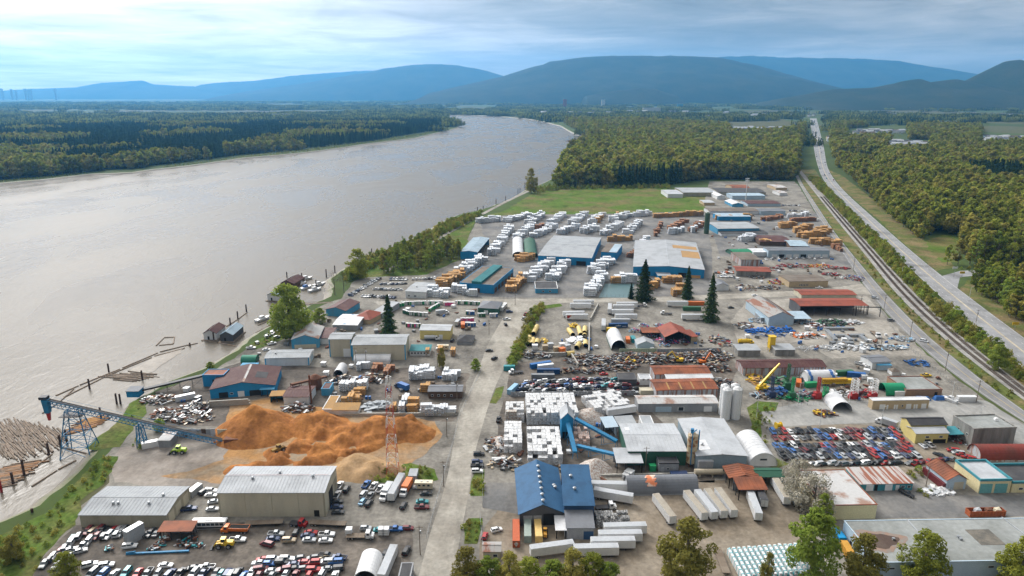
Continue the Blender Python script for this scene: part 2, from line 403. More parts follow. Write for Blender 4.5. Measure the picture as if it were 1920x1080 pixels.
def line_along(name, A, B, t, w, z, m, dash=None, parent=None):
 P = [a.lerp(b, t) for a, b in zip(A, B)]; mb = MB(); acc = 0
 for p, q in zip(P, P[1:]):
  L = (q - p).length
  if L < 0.01: continue
  d = (q - p) / L; nn = Vector((-d.y, d.x)) * w / 2
  if not dash: mb.face([(*(p - nn), z), (*(q - nn), z), (*(q + nn), z), (*(p + nn), z)])
  else:
   s = -(acc % sum(dash))
   while s < L:
    a, b = max(s, 0), min(s + dash[0], L)
    if b > a:
     pa, pb = p + d * a, p + d * b; mb.face([(*(pa - nn), z), (*(pb - nn), z), (*(pb + nn), z), (*(pa + nn), z)])
    s += sum(dash)
  acc += L
 return mb.build(name, m, parent)
HWY_L = [(1519, 222), (1521, 240), (1525, 270), (1529, 296), (1541, 338), (1582, 383), (1643, 440), (1692, 489), (1725, 526), (1762, 563), (1800, 594), (1850, 632), (1910, 687), (2050, 800), (2300, 1010)]
HWY_R = [(1531, 222), (1538, 250), (1545, 278), (1551, 318), (1578, 357), (1643, 412), (1708, 473), (1765, 522), (1798, 546), (1847, 579), (1904, 627), (2050, 730), (2300, 905)]
hw, A, B = strip('highway', HWY_L, HWY_R, 0.09, m_hwy); HWA, HWB = A, B
for t in (0.03, 0.97): line_along('edge_line', A, B, t, 0.22, 0.115, m_paint, parent=hw)
for t in (0.25, 0.75): line_along('lane_line', A, B, t, 0.2, 0.115, m_paint, (3, 6), hw)
def median():
 mb = MB(); n = len(A)
 for i in range(8, n - 1):
  w0 = 1.2
  p, q = A[i].lerp(B[i], 0.5), A[i + 1].lerp(B[i + 1], 0.5); px, py = PXY((p.x, p.y, 0))
  if 1728 < px < 1772: continue
  d = (q - p).normalized(); nn = Vector((-d.y, d.x)) * w0 / 2
  mb.hexa([(*(p - nn), 0.09), (*(q - nn), 0.09), (*(q + nn), 0.09), (*(p + nn), 0.09)], [(*(p - nn), 0.24), (*(q - nn), 0.24), (*(q + nn), 0.24), (*(p + nn), 0.24)])
 mb.build('median_kerb', mat('kerb_concrete', (0.42, 0.38, 0.30), 0.9, c2=(0.3, 0.25, 0.18), coord='World'), hw)
median()
SIDE = [(1758, 520), (1800, 508), (1845, 506), (1900, 512), (1960, 530), (1960, 545), (1900, 524), (1845, 515), (1800, 520), (1795, 540)]
zone('side_road', SIDE, m_hwy, 0.085, 0)
RR_L = [(1489, 325), (1499, 346), (1530, 400), (1556, 437), (1579, 475), (1596, 498), (1615, 530), (1631, 550), (1660, 588), (1702, 627), (1736, 663), (1780, 697), (1844, 747), (1902, 781), (2000, 842), (2300, 1030)]
RR_R = [(1495, 325), (1505, 346), (1541, 400), (1562, 432), (1598, 477), (1641, 528), (1649, 538), (1705, 597), (1752, 644), (1811, 688), (1861, 731), (1920, 772), (2000, 828), (2300, 1005)]
rr, A, B = strip('river_road', RR_L, RR_R, 0.09, m_road); RRA, RRB = A, B
line_along('centre_line', A, B, 0.52, 0.16, 0.115, m_yellowpaint, parent=rr); line_along('edge_line', A, B, 0.12, 0.14, 0.115, m_paint, parent=rr)
line_along('edge_line', A, B, 0.93, 0.14, 0.115, m_paint, parent=rr)
zone('verge', [(1497, 325), (1506, 346), (1542, 400), (1564, 432), (1600, 477), (1643, 528), (1651, 538), (1707, 597), (1754, 644), (1813, 688), (1863, 731), (1922, 772), (2300, 1003), (2300, 960), (1920, 751), (1830, 685), (1774, 641), (1719, 591), (1677, 549), (1624, 480), (1573, 419), (1536, 372), (1499, 325)], m_verge, 0.05, 0.4)
RL_L = [(1490, 312), (1499, 325), (1536, 372), (1573, 419), (1624, 480), (1677, 549), (1719, 591), (1774, 641), (1830, 685), (1920, 751), (2050, 850), (2300, 1030)]
RL_R = [(1496, 312), (1508, 327), (1551, 372), (1598, 424), (1647, 478), (1691, 526), (1747, 583), (1813, 641), (1885, 699), (1920, 727), (2050, 822), (2300, 995)]
m_ballast = mat('track_ballast', (0.30, 0.29, 0.275), 0.95, c2=(0.2, 0.19, 0.18), amt=0.8, scale=0.1, coord='World', fine=0.25)
m_sleeper = mat('creosoted_sleepers', (0.075, 0.058, 0.045), 0.9, c2=(0.14, 0.11, 0.085), amt=0.8, scale=0.3, coord='World', fine=0.3)
m_rail = mat('rail_steel', (0.2, 0.15, 0.12), 0.45, 0.6, fine=0)
tr, A, B = strip('railway', RL_L, RL_R, 0.25, m_ballast)
def tracks():
 for t in (0.36, 0.75):
  P = [a.lerp(b, t) for a, b in zip(A, B)]; sl = MB(); rl = [MB(), MB()]
  for p, q in zip(P, P[1:]):
   L = (q - p).length; d = (q - p) / L; nn = Vector((-d.y, d.x))
   if p.y < 1000:
    for k in range(int(L / 0.75)):
     c = p + d * 0.75 * k
     for e in (1,): sl.hexa([(*(c - nn * 1.3 - d * .13), .25), (*(c + nn * 1.3 - d * .13), .25), (*(c + nn * 1.3 + d * .13), .25), (*(c - nn * 1.3 + d * .13), .25)],
       [(*(c - nn * 1.3 - d * .13), .36), (*(c + nn * 1.3 - d * .13), .36), (*(c + nn * 1.3 + d * .13), .36), (*(c - nn * 1.3 + d * .13), .36)])
   for s, r in zip((-0.75, 0.75), rl): r.bar((*(p + nn * s), 0.44), (*(q + nn * s), 0.44), 0.09, 0.16)
  o = sl.build('sleepers', m_sleeper, tr); o['kind'] = 'stuff'
  for r in rl: r.build('rail', m_rail, tr)
tracks()
zone('highway_verge', [(1500, 318), (1512, 330), (1553, 372), (1600, 424), (1649, 478), (1693, 526), (1749, 583), (1815, 641), (1887, 699), (1922, 727), (2300, 990), (2300, 1012), (1910, 687), (1850, 632), (1762, 563), (1725, 526), (1692, 489), (1643, 440), (1582, 383), (1541, 338), (1528, 318)], m_verge, 0.045, 0.3)
zone('roadside_grass', [(1553, 318), (1580, 355), (1645, 410), (1710, 471), (1755, 508), (1790, 500), (1760, 470), (1705, 430), (1635, 372), (1580, 330)], m_verge, 0.04, 1.0)
zone('roadside_grass', [(1797, 546), (1847, 578), (1904, 626), (2050, 728), (2090, 720), (1960, 610), (1890, 560), (1850, 535), (1815, 525)], m_verge, 0.04, 1.0)
zone('meadow', [(1735, 452), (1770, 440), (1800, 448), (1800, 492), (1765, 492), (1742, 470)], m_field, 0.045, 1.5)
zone('meadow', [(905, 406), (945, 396), (1000, 362), (1045, 352), (1250, 353), (1262, 368), (1322, 370), (1322, 394), (1240, 398), (1120, 402), (1000, 402)], m_field, 0.05, 1.5)
ST_L = [(690, 1300), (775, 1120), (797, 1040), (802, 1005), (822, 958), (838, 900), (848, 850), (857, 780), (879, 735), (898, 694), (908, 660), (922, 632), (943, 597), (957, 578), (966, 560)]
ST_R = [(820, 1300), (848, 1120), (856, 1040), (868, 981), (882, 911), (888, 855), (907, 791), (917, 756), (929, 724), (940, 699), (951, 683), (973, 630), (990, 591), (1000, 575), (1004, 562)]
st_, A, B = strip('dirt_street', ST_L, ST_R, 0.09, m_dirtroad)
zone('cross_street', [(960, 561), (1060, 560), (1250, 558), (1330, 553), (1420, 549), (1500, 545), (1590, 536), (1616, 532), (1634, 553), (1600, 551), (1500, 555), (1400, 559), (1250, 566), (1060, 568), (998, 575), (960, 580)], m_dirtroad, 0.095, 0.2)
zone('cross_street', [(700, 566), (800, 558), (962, 561), (958, 577), (930, 571), (800, 566), (710, 572)], m_dirtroad, 0.085, 0.3)
zone('paved_yard', [(900, 408), (945, 404), (1320, 398), (1335, 470), (1335, 552), (1240, 556), (1060, 558), (965, 558), (820, 555), (760, 552), (800, 520), (870, 500), (930, 455), (905, 440)], m_asph, 0.06, 0.5)
zone('paved_yard', [(1325, 400), (1540, 400), (1600, 500), (1560, 500), (1350, 480)], m_asph, 0.055, 0.5)
zone('concrete_lot', [(1400, 565), (1480, 560), (1625, 556), (1665, 600), (1735, 668), (1560, 672), (1500, 640), (1390, 660), (1370, 600)], m_pale, 0.06, 0.8)
zone('concrete_lot', [(1425, 770), (1520, 752), (1620, 752), (1790, 745), (1850, 752), (1925, 800), (1925, 870), (1800, 800), (1700, 790), (1460, 800), (1430, 790)], m_conc, 0.065, 0.4)
zone('truck_yard', [(905, 1000), (945, 935), (1110, 900), (1300, 905), (1440, 890), (1500, 950), (1520, 1010), (1420, 1090), (1100, 1100), (900, 1060)], m_brown, 0.06, 1.0)
zone('asphalt_lane', [(1640, 900), (1700, 895), (1740, 920), (1830, 930), (1930, 928), (1930, 968), (1640, 972)], m_asph, 0.07, 0.3)
zone('asphalt_lane', [(905, 905), (985, 905), (985, 935), (975, 965), (905, 952)], m_asph, 0.065, 0.2)
zone('bale_yard', [(945, 745), (1190, 740), (1240, 790), (1340, 880), (1340, 905), (1100, 895), (975, 880), (935, 860), (932, 790)], m_dark, 0.06, 0.6)
zone('scrap_yard', [(965, 680), (1060, 668), (1360, 660), (1385, 690), (1360, 745), (950, 748), (955, 700)], m_dark, 0.055, 0.8)
zone('wreck_yard', [(70, 1060), (140, 985), (370, 975), (640, 985), (775, 990), (770, 1060), (740, 1150), (40, 1150)], m_dark, 0.06, 0.8)
zone('wreck_yard', [(1440, 805), (1560, 795), (1690, 800), (1820, 840), (1850, 870), (1690, 890), (1500, 880)], m_brown, 0.062, 0.6)
zone('mill_yard', [(290, 735), (390, 700), (450, 680), (640, 690), (780, 690), (880, 700), (870, 745), (850, 790), (640, 790), (440, 800), (300, 800)], m_dark, 0.05, 0.8)
zone('sand_lot', [(225, 840), (330, 820), (470, 815), (560, 840), (500, 880), (440, 905), (360, 915), (280, 912), (215, 905), (200, 880)], m_sandlot, 0.07, 1.0)
zone('sawdust_floor', [(300, 893), (350, 885), (420, 862), (430, 835), (420, 800), (430, 760), (500, 745), (640, 770), (740, 775), (815, 790), (830, 815), (800, 850), (770, 870), (690, 880), (640, 905), (440, 910), (370, 900)], m_sawfloor, 0.075, 1.4)
zone('grass_patch', [(160, 842), (210, 800), (250, 752), (270, 745), (275, 775), (250, 800), (225, 838), (180, 845)], m_grass, 0.08, 1.0)
zone('grass_patch', [(-80, 1150), (-20, 1010), (40, 985), (95, 958), (125, 925), (155, 890), (190, 858), (222, 856), (210, 885), (195, 908), (150, 940), (142, 985), (112, 1008), (75, 1048), (50, 1100)], m_grass, 0.09, 1.0)
zone('grass_patch', [(882, 912), (890, 888), (908, 880), (906, 905), (908, 930), (882, 930)], m_grass, 0.1, 0.4)
zone('grass_patch', [(868, 985), (880, 972), (905, 972), (900, 1000), (895, 1020), (870, 1020)], m_grass, 0.1, 0.4)
zone('grass_patch', [(946, 690), (962, 665), (985, 610), (1008, 575), (1050, 569), (1055, 574), (1020, 580), (1000, 612), (978, 668), (958, 690)], m_grass, 0.1, 0.3)
zone('grass_patch', [(690, 878), (770, 868), (815, 880), (822, 900), (800, 905), (730, 905), (680, 905)], m_grass, 0.085, 0.6)
zone('grass_patch', [(918, 756), (930, 728), (945, 724), (940, 745), (930, 757)], m_grass, 0.1, 0.3)
zone('grass_patch', [(1400, 765), (1420, 752), (1460, 755), (1455, 770), (1425, 772), (1430, 850), (1480, 870), (1450, 880), (1425, 850)], m_grass, 0.08, 0.5)
zone('grass_patch', [(640, 510), (700, 480), (760, 462), (840, 420), (890, 415), (878, 445), (872, 482), (800, 515), (690, 520), (650, 530)], m_grass, 0.07, 1.0)
zone('grass_patch', [(470, 645), (520, 618), (560, 600), (600, 590), (560, 625), (500, 648), (480, 655)], m_grass, 0.06, 0.6)
strip('dyke_path', [(722, 508), (760, 482), (830, 440), (880, 412), (945, 378), (990, 357)], [(727, 510), (766, 484), (836, 442), (887, 413), (951, 379), (995, 358)], 0.11, m_pale)
# ================================================================ HILLS
def hillmat(name, c1, c2):
 return mat(name, c1, 0.95, c2=c2, amt=0.9, scale=0.0025, coord='World', fine=0.25, spec=0.05)
m_hill = hillmat('forested_slope', (0.02, 0.03, 0.016), (0.042, 0.046, 0.024))
def hill(name, ridge, D, depth, m=m_hill, rough=1.0):
 P = [V(x, y, D) for x, y in ridge]
 nx, ny = 160, 26; v = []; xs = [p.x for p in P]; zs = [max(p.z, 0) for p in P]
 for i in range(nx):
  x = xs[0] + (xs[-1] - xs[0]) * i / (nx - 1)
  h = float(np.interp(x, xs, zs))
  e = min(1, i / 6, (nx - 1 - i) / 6)
  for j in range(ny):
   s = j / (ny - 1) * 2 - 1            # -1 front foot ... 0 crest ... 1 back foot
   y = D + s * depth
   prof = (1 - abs(s)) ** (0.75 if s < 0 else 0.9)
   fr = noise.fractal(Vector((x / 1800, y / 1800, 0.3)), 0.9, 2.1, 5)
   hh = h * prof * (1 + 0.28 * rough * fr * abs(s) ** 0.7) + h * 0.012 * rough * noise.fractal(Vector((x / 260, y / 260, 7)), 0.8, 2, 4)
   v.append((x * (y / D) if False else x, y, max(hh * e, 0) - 2 if (j in (0, ny - 1)) else hh * e))
 f = [(i * ny + j, (i + 1) * ny + j, (i + 1) * ny + j + 1, i * ny + j + 1) for i in range(nx - 1) for j in range(ny - 1)]
 me = bpy.data.meshes.new(name); me.from_pydata(v, [], f); me.materials.append(m)
 me.polygons.foreach_set('use_smooth', [True] * len(f))
 return tag(link(name, me), kind='structure')
hill('mountain', [(780, 178), (820, 171), (860, 161), (900, 152), (950, 140), (1000, 124), (1018, 120), (1028, 115), (1070, 108), (1120, 103), (1200, 101), (1300, 102), (1350, 106), (1420, 122), (1500, 145), (1560, 165), (1620, 178)], 12500, 2600)
hill('mountain', [(1100, 178), (1200, 140), (1300, 108), (1400, 104), (1500, 106), (1600, 107), (1680, 112), (1760, 125), (1830, 138), (1950, 155), (2150, 178)], 20000, 2600)
hill('mountain', [(440, 178), (470, 170), (520, 163), (600, 150), (640, 142), (680, 136), (720, 127), (770, 119), (810, 117), (860, 120), (910, 131), (970, 150), (1050, 176)], 18500, 2600)
hill('mountain', [(-200, 170), (0, 170), (60, 166), (150, 163), (190, 155), (230, 152), (265, 149), (285, 157), (330, 160), (400, 163), (480, 168), (560, 177)], 22500, 2400)
hill('mountain', [(340, 172), (380, 158), (420, 153), (480, 150), (560, 140), (640, 134), (740, 130), (840, 150), (900, 174)], 23000, 2400)
hill('hill', [(1440, 186), (1480, 182), (1540, 171), (1570, 166), (1640, 163), (1680, 155), (1700, 149), (1720, 146), (1740, 153), (1790, 147), (1815, 152), (1850, 131), (1890, 111), (1905, 108), (1925, 113), (2000, 122), (2150, 140), (2400, 176)], 7800, 1400)
hill('hill', [(1090, 181), (1150, 170), (1200, 164), (1230, 166), (1250, 174), (1275, 181)], 9500, 600)
# ================================================================ TREES
m_bark = mat('bark', (0.13, 0.11, 0.09), 0.95, c2=(0.22, 0.2, 0.17), amt=0.7, scale=0.6, fine=0.2, spec=0.05)
lf_cotton = leafmat('cottonwood_leaves', (0.30, 0.31, 0.055), (0.19, 0.23, 0.04))
lf_olive = leafmat('olive_catkin_leaves', (0.34, 0.30, 0.08), (0.24, 0.235, 0.055))
lf_fir = leafmat('fir_needles', (0.04, 0.07, 0.028), (0.065, 0.1, 0.036), 0.25)
lf_green = leafmat('fresh_green_leaves', (0.19, 0.27, 0.045), (0.26, 0.30, 0.065))
lf_dull = leafmat('distant_leaves', (0.25, 0.26, 0.06), (0.14, 0.17, 0.05))
lf_blossom = leafmat('pale_blossom', (0.46, 0.43, 0.36), (0.30, 0.28, 0.20), 0.2, 0.1)
lf_twig = leafmat('bare_twigs', (0.12, 0.095, 0.075), (0.09, 0.075, 0.06), 0.0)
def leaf_faces(C, Nn, size, rs):
 n = len(C); Nn = Nn + rs.normal(0, 0.75, (n, 3)); Nn /= np.linalg.norm(Nn, axis=1)[:, None] + 1e-9
 r = rs.normal(0, 1, (n, 3)); T = np.cross(Nn, r); T /= np.linalg.norm(T, axis=1)[:, None] + 1e-9
 B_ = np.cross(Nn, T); s = size * rs.uniform(0.6, 1.4, (n, 1)); k = s * rs.uniform(0.55, 1.0, (n, 1))
 v = np.empty((n, 4, 3)); v[:, 0] = C - T * s; v[:, 1] = C - B_ * k; v[:, 2] = C + T * s; v[:, 3] = C + B_ * k
 return v.reshape(-1, 3)
def np_mesh(name, verts, k, m):
 n = len(verts) // k; me = bpy.data.meshes.new(name); me.vertices.add(len(verts)); me.vertices.foreach_set('co', np.asarray(verts, np.float32).ravel())
 me.loops.add(n * k); me.loops.foreach_set('vertex_index', np.arange(n * k, dtype=np.int32))
 me.polygons.add(n); me.polygons.foreach_set('loop_start', np.arange(0, n * k, k, dtype=np.int32)); me.update(calc_edges=True)
 me.materials.append(m); return me
def crown_pts(H, Rr, n, rs, blobs=22, low=0.28, shape=1.0, gap=0.55):
 C = []; W = []
 for k in range(blobs):
  t = rs.uniform(0, 1) ** 0.85; z = H * (low + (0.97 - low) * t)
  env = Rr * (math.sin(math.pi * (0.16 + 0.80 * t)) ** 0.75) * shape
  a = rs.uniform(0, 2 * math.pi); rr = env * math.sqrt(rs.uniform(0.05, 1.0)) * 0.92
  C.append((rr * math.cos(a), rr * math.sin(a), z)); W.append(rs.uniform(0.55, 1.15) * Rr * gap * (1.1 - 0.45 * t))
 C = np.array(C); W = np.array(W); idx = rs.choice(len(C), n, p=W ** 2 / (W ** 2).sum())
 d = rs.normal(0, 1, (n, 3)); d /= np.linalg.norm(d, axis=1)[:, None]
 rad = rs.uniform(0.35, 1, (n, 1)) ** 0.4
 P = C[idx] + d * rad * W[idx][:, None] * np.array([1, 1, 0.8])
 ctr = np.array([0, 0, H * (low + 0.3)])
 Nn = d * 0.7 + (P - ctr) / (np.linalg.norm(P - ctr, axis=1)[:, None] + 1e-6) * 0.8
 return P, Nn, C, W
def trunk_mesh(name, H, r, C=None, k=6):
 mb = MB(); mb.cyl((0, 0, -0.3), (0, 0, H * 0.45), r, r * 0.7, 7, caps=False); mb.cyl((0, 0, H * 0.45), (0.1, 0, H * 0.9), r * 0.7, r * 0.15, 6, caps=False)
 if C is not None:
  for c in list(C)[:k]: mb.cyl((0, 0, max(H * 0.2, c[2] * 0.62)), tuple(c), r * 0.42, r * 0.08, 5, caps=False)
 return mb.mesh(name, [m_bark])
def deciduous(seed, H, Rr, n, size, m, blobs=22, low=0.28, r=0.45, gap=0.55):
 rs = np.random.default_rng(seed); P, Nn, C, W = crown_pts(H, Rr, n, rs, blobs, low, 1.0, gap)
 return np_mesh('crown', leaf_faces(P, Nn, size, rs), 4, m), trunk_mesh('trunk', H, r, C, 14 if n > 900 else 5)
def conifer(seed, H, Rr, n, size, m, low=0.08):
 rs = np.random.default_rng(seed); t = rs.uniform(0, 1, n) ** 1.35; lay = np.round(t * 17) / 17 + rs.normal(0, 0.012, n)
 z = H * (low + (1 - low) * np.clip(lay, 0, 1)); env = Rr * (1 - np.clip(lay, 0, 1)) ** 0.85 + 0.15
 a = rs.uniform(0, 2 * math.pi, n); wob = 0.7 + 0.3 * np.sin(a * 3 + np.round(lay * 17) * 2.4) + rs.uniform(-.15, .15, n); q = np.sqrt(rs.uniform(0.08, 1, n)); rr = env * q * wob
 P = np.stack([rr * np.cos(a), rr * np.sin(a), z - rr * 0.32], 1); Nn = np.stack([np.cos(a) * 0.8, np.sin(a) * 0.8, np.full(n, 0.7)], 1)
 mb = MB(); mb.cyl((0, 0, -0.3), (0, 0, H * 0.98), 0.4, 0.05, 6, caps=False)
 return np_mesh('crown', leaf_faces(P, Nn, size, rs), 4, m), mb.mesh('trunk', [m_bark])
def tree_thing(name, meshes, loc, s, label, group=None, cat='tree', rz=None, sz=None):
 e = empty(name, loc, ru(0, 6.28) if rz is None else rz); e.scale = (s, s, sz or s)
 c = link('crown', meshes[0], e); t = link('trunk', meshes[1], e)
 tag(e, label, cat, group); return e
COTTON = [deciduous(11 + i, 33, 7.2, 1700, 0.66, [lf_cotton, lf_olive, lf_cotton, lf_green][i], 34, 0.16, gap=0.36) for i in range(4)]
FIRS = [conifer(31 + i, 30, 4.6, 1500, 0.62, lf_fir) for i in range(2)]
LOWTREE = [deciduous(51 + i, 25, 7.4, 460, 1.25, [lf_cotton, lf_olive, lf_olive, lf_cotton][i], 18, 0.15, gap=0.46) for i in range(4)] + [conifer(61 + i, 28, 4.2, 360, 1.1, lf_fir) for i in range(2)]
SHRUB = [deciduous(71 + i, 5.5, 3.0, 420, 0.34, [lf_green, lf_olive, lf_cotton][i], 12, 0.06, 0.12) for i in range(3)]
def joined_patch(seed, nt, wx, wy, fir_share):
 rs = np.random.default_rng(seed); VV = [[], []]
 for k in range(nt):
  x, y = rs.uniform(-wx, wx), rs.uniform(-wy, wy); H = rs.uniform(15, 27); fir = rs.uniform() < fir_share; n = 46
  if fir:
   t = rs.uniform(0, 1, n); a = rs.uniform(0, 6.283, n); rr = (1 - t) * H * 0.17 + 0.2; P = np.stack([x + rr * np.cos(a), y + rr * np.sin(a), H * (0.08 + 0.92 * t)], 1)
   Nn = np.stack([np.cos(a), np.sin(a), np.full(n, 0.6)], 1)
  else:
   d = rs.normal(0, 1, (n, 3)); d /= np.linalg.norm(d, axis=1)[:, None]; q = rs.uniform(0.6, 1, (n, 1))
   P = np.array([x, y, H * 0.52]) + d * q * np.array([H * 0.24, H * 0.24, H * 0.45]); Nn = d
  VV[1 if fir else 0].append(leaf_faces(P, Nn, 1.7, rs))
 a = np.concatenate(VV[0]) if VV[0] else np.zeros((0, 3)); b = np.concatenate(VV[1]) if VV[1] else np.zeros((0, 3))
 me = np_mesh('stand', np.concatenate([a, b]), 4, lf_dull); me.materials.append(lf_fir)
 mi = np.zeros(len(me.polygons), np.int32); mi[len(a) // 4:] = 1; me.polygons.foreach_set('material_index', mi); return me
def scatter(name, label, pts, meshes, scales=None, kind='stuff', smin=0.75, smax=1.25, zoff=0.0):
 src = bpy.data.collections.new(name + '_source')
 for i, me in enumerate(meshes):
  if isinstance(me, tuple):                # crown + trunk joined into one mesh
   bm = bmesh.new(); bm.from_mesh(me[0]); k = len(bm.faces); bm.from_mesh(me[1]); bm.faces.ensure_lookup_table()
   for f in bm.faces[k:]: f.material_index = 1
   jm = bpy.data.meshes.new('tree'); bm.to_mesh(jm); bm.free(); jm.materials.append(me[0].materials[0]); jm.materials.append(m_bark); me = jm
  o = bpy.data.objects.new('%s_%d' % (name, i), me); src.objects.link(o)
 me = bpy.data.meshes.new(name); P = np.asarray(pts, np.float32); P3 = np.zeros((len(P), 3), np.float32); P3[:, :P.shape[1]] = P; P3[:, 2] += zoff
 me.vertices.add(len(P3)); me.vertices.foreach_set('co', P3.ravel())
 if scales is None: scales = rng.uniform(smin, smax, len(P3))
 at = me.attributes.new('sz', 'FLOAT', 'POINT'); at.data.foreach_set('value', np.asarray(scales, np.float32))
 ob = link(name, me); tag(ob, label, None, None, kind)
 ng = bpy.data.node_groups.new(name, 'GeometryNodeTree'); ng.interface.new_socket('Geometry', in_out='INPUT', socket_type='NodeSocketGeometry'); ng.interface.new_socket('Geometry', in_out='OUTPUT', socket_type='NodeSocketGeometry')
 nd = ng.nodes; L = ng.links
 gi = nd.new('NodeGroupInput'); go = nd.new('NodeGroupOutput'); ip = nd.new('GeometryNodeInstanceOnPoints'); ci = nd.new('GeometryNodeCollectionInfo')
 ci.inputs[0].default_value = src; ci.inputs[1].default_value = True; ci.inputs[2].default_value = True; ip.inputs['Pick Instance'].default_value = True
 rv = nd.new('FunctionNodeRandomValue'); rv.data_type = 'INT'; rv.inputs['Min'].default_value = 0; rv.inputs['Max'].default_value = len(meshes) - 1
 rr_ = nd.new('FunctionNodeRandomValue'); rr_.data_type = 'FLOAT_VECTOR'; rr_.inputs[0].default_value = (0, 0, 0); rr_.inputs[1].default_value = (0.06, 0.06, 6.283); rr_.inputs['Seed'].default_value = 5
 na = nd.new('GeometryNodeInputNamedAttribute'); na.data_type = 'FLOAT'; na.inputs[0].default_value = 'sz'
 mp = nd.new('GeometryNodeMeshToPoints')
 L.new(gi.outputs[0], mp.inputs[0]); L.new(mp.outputs[0], ip.inputs['Points']); L.new(ci.outputs[0], ip.inputs['Instance']); L.new(rv.outputs[2], ip.inputs['Instance Index'])
 L.new(rr_.outputs[0], ip.inputs['Rotation']); L.new(na.outputs[0], ip.inputs['Scale']); L.new(ip.outputs[0], go.inputs[0])
 md = ob.modifiers.new('scatter', 'NODES'); md.node_group = ng
 return ob
def grid_pts(poly, step, jit=0.45):
 P = np.array([tuple(p[:2]) for p in poly]); lo, hi = P.min(0), P.max(0)
 gx, gy = np.meshgrid(np.arange(lo[0], hi[0], step), np.arange(lo[1], hi[1], step)); q = np.stack([gx.ravel(), gy.ravel()], 1)
 q = q.astype(float) + rng.uniform(-jit, jit, q.shape) * step
 return q[in_poly_np(q, P)]
def nz(q, s, seed=0.0):
 return np.array([noise.noise(Vector((x * s, y * s, seed))) for x, y in q])
EDGEN = [tuple(p) for p in offset(RIVD, 8.0)]
def dry(q): return q[~in_poly_np(q, EDGEN)]
HWYP = [tuple(p) for p in HWA] + [tuple(p) for p in reversed(HWB)]
_wid = lambda Pq, d: [tuple(p) for p in offset([Vector(p) for p in Pq], d)]
HWY_CLEAR = _wid(HWYP, 8)
YARD_CLEAR = [tuple(p) for p in pxpoly(YARD_PX)]
def clear(q, *polys):
 for p in polys: q = q[~in_poly_np(q, p)]
 return q
RAIL_CLEAR = [tuple(p) for p in pxpoly(RR_L + list(reversed(RL_R)))]
def inview(q, m=80):
 x, y = q[:, 0], q[:, 1]; f = y * CP + CAM_H * SP; px = 960 + 1280 * x / f
 return q[(px > -m) & (px < 1920 + m)]
WOODS_PX = {
 'central': [(1046, 352), (1100, 349), (1180, 351), (1250, 350), (1262, 346), (1330, 336), (1488, 338), (1494, 320), (1492, 300), (1500, 275), (1512, 240), (1400, 246), (1300, 240), (1200, 232), (1100, 226), (1060, 233), (1098, 252), (1106, 264), (1072, 290), (1056, 318)],
 'right': [(1553, 300), (1586, 322), (1640, 378), (1664, 402), (1718, 447), (1735, 452), (1742, 480), (1765, 497), (1800, 500), (1850, 502), (1960, 510), (2200, 560), (2200, 236), (1560, 236), (1550, 270)],
 'corner': [(1822, 530), (1850, 520), (1960, 545), (2200, 650), (2200, 760), (2010, 670), (1905, 605), (1855, 566), (1828, 548)],
 'left': [(-80, 348), (0, 337), (80, 331), (170, 322), (260, 316), (340, 306), (450, 290), (560, 281), (700, 264), (824, 243), (832, 225), (760, 214), (600, 212), (400, 214), (200, 216), (-80, 222)],
}
W = {k: pxpoly(v) for k, v in WOODS_PX.items()}
GLADE = [pxpoly([(1500, 214), (1550, 214), (1556, 250), (1562, 300), (1558, 325), (1538, 330), (1520, 290), (1510, 250)]), pxpoly([(170, 328), (200, 318), (262, 317), (250, 326)]), pxpoly([(275, 312), (350, 303), (470, 290), (470, 296), (360, 310), (280, 322)]), pxpoly([(1735, 440), (1770, 436), (1806, 445), (1806, 495), (1765, 495), (1740, 472)]),
   pxpoly([(1585, 242), (1700, 232), (1705, 262), (1590, 266)]), pxpoly([(1360, 230), (1500, 225), (1496, 254), (1370, 260)]), pxpoly([(1840, 240), (2000, 238), (2000, 278), (1835, 278)]), pxpoly([(1670, 262), (1745, 262), (1745, 290), (1655, 288)]), pxpoly([(1550, 296), (1635, 300), (1640, 312), (1560, 310)])]
GLADE = [[tuple(p) for p in g] for g in GLADE]
IND = []; MASS_D = []; MASS_F = []
for k, stp in (('central', 8.5), ('right', 8.5), ('corner', 7.0), ('left', 9.0)):
 q = inview(clear(dry(grid_pts(W[k], stp)), HWY_CLEAR, YARD_CLEAR, RAIL_CLEAR, *GLADE))
 d = np.hypot(q[:, 0], q[:, 1]); q = q[d < 3600]; d = np.hypot(q[:, 0], q[:, 1])
 keep = (d < 1900) | (rng.uniform(0, 1, len(q)) < 0.55); q = q[keep]; d = d[keep]
 n1 = nz(q, 0.004, 2.0 + len(k)); fir = n1 > {'central': 0.6, 'right': 0.5, 'corner': 0.6, 'left': 0.3}[k]
 if k == 'right': fir &= d > 1000
 if k == 'left': fir |= (d > 1750) & (n1 > -0.15)
 sz = 1 + 0.3 * nz(q, 0.02, 9.0) + rng.uniform(-0.22, 0.2, len(q))
 if k != 'central': sz *= {'right': 0.82, 'corner': 0.62, 'left': 0.86}[k]
 for (x, y), f, s, dd in zip(q, fir, sz, d): IND.append((dd, x, y, bool(f), float(s), k))
IND.sort()
near = IND[:190]
WLAB = {('central', 0): 'tall yellow-green cottonwood at the front of the wood beyond the meadow', ('central', 1): 'dark fir in the wood beyond the meadow',
  ('right', 0): 'yellow-green roadside tree in the big wood across the highway', ('right', 1): 'dark conifer in the big wood across the highway',
  ('corner', 0): 'bushy tree in the thicket below the side road off the highway', ('corner', 1): 'dark conifer in the thicket below the side road',
  ('left', 0): 'rounded green tree on the far river bank', ('left', 1): 'dark fir on the far river bank'}
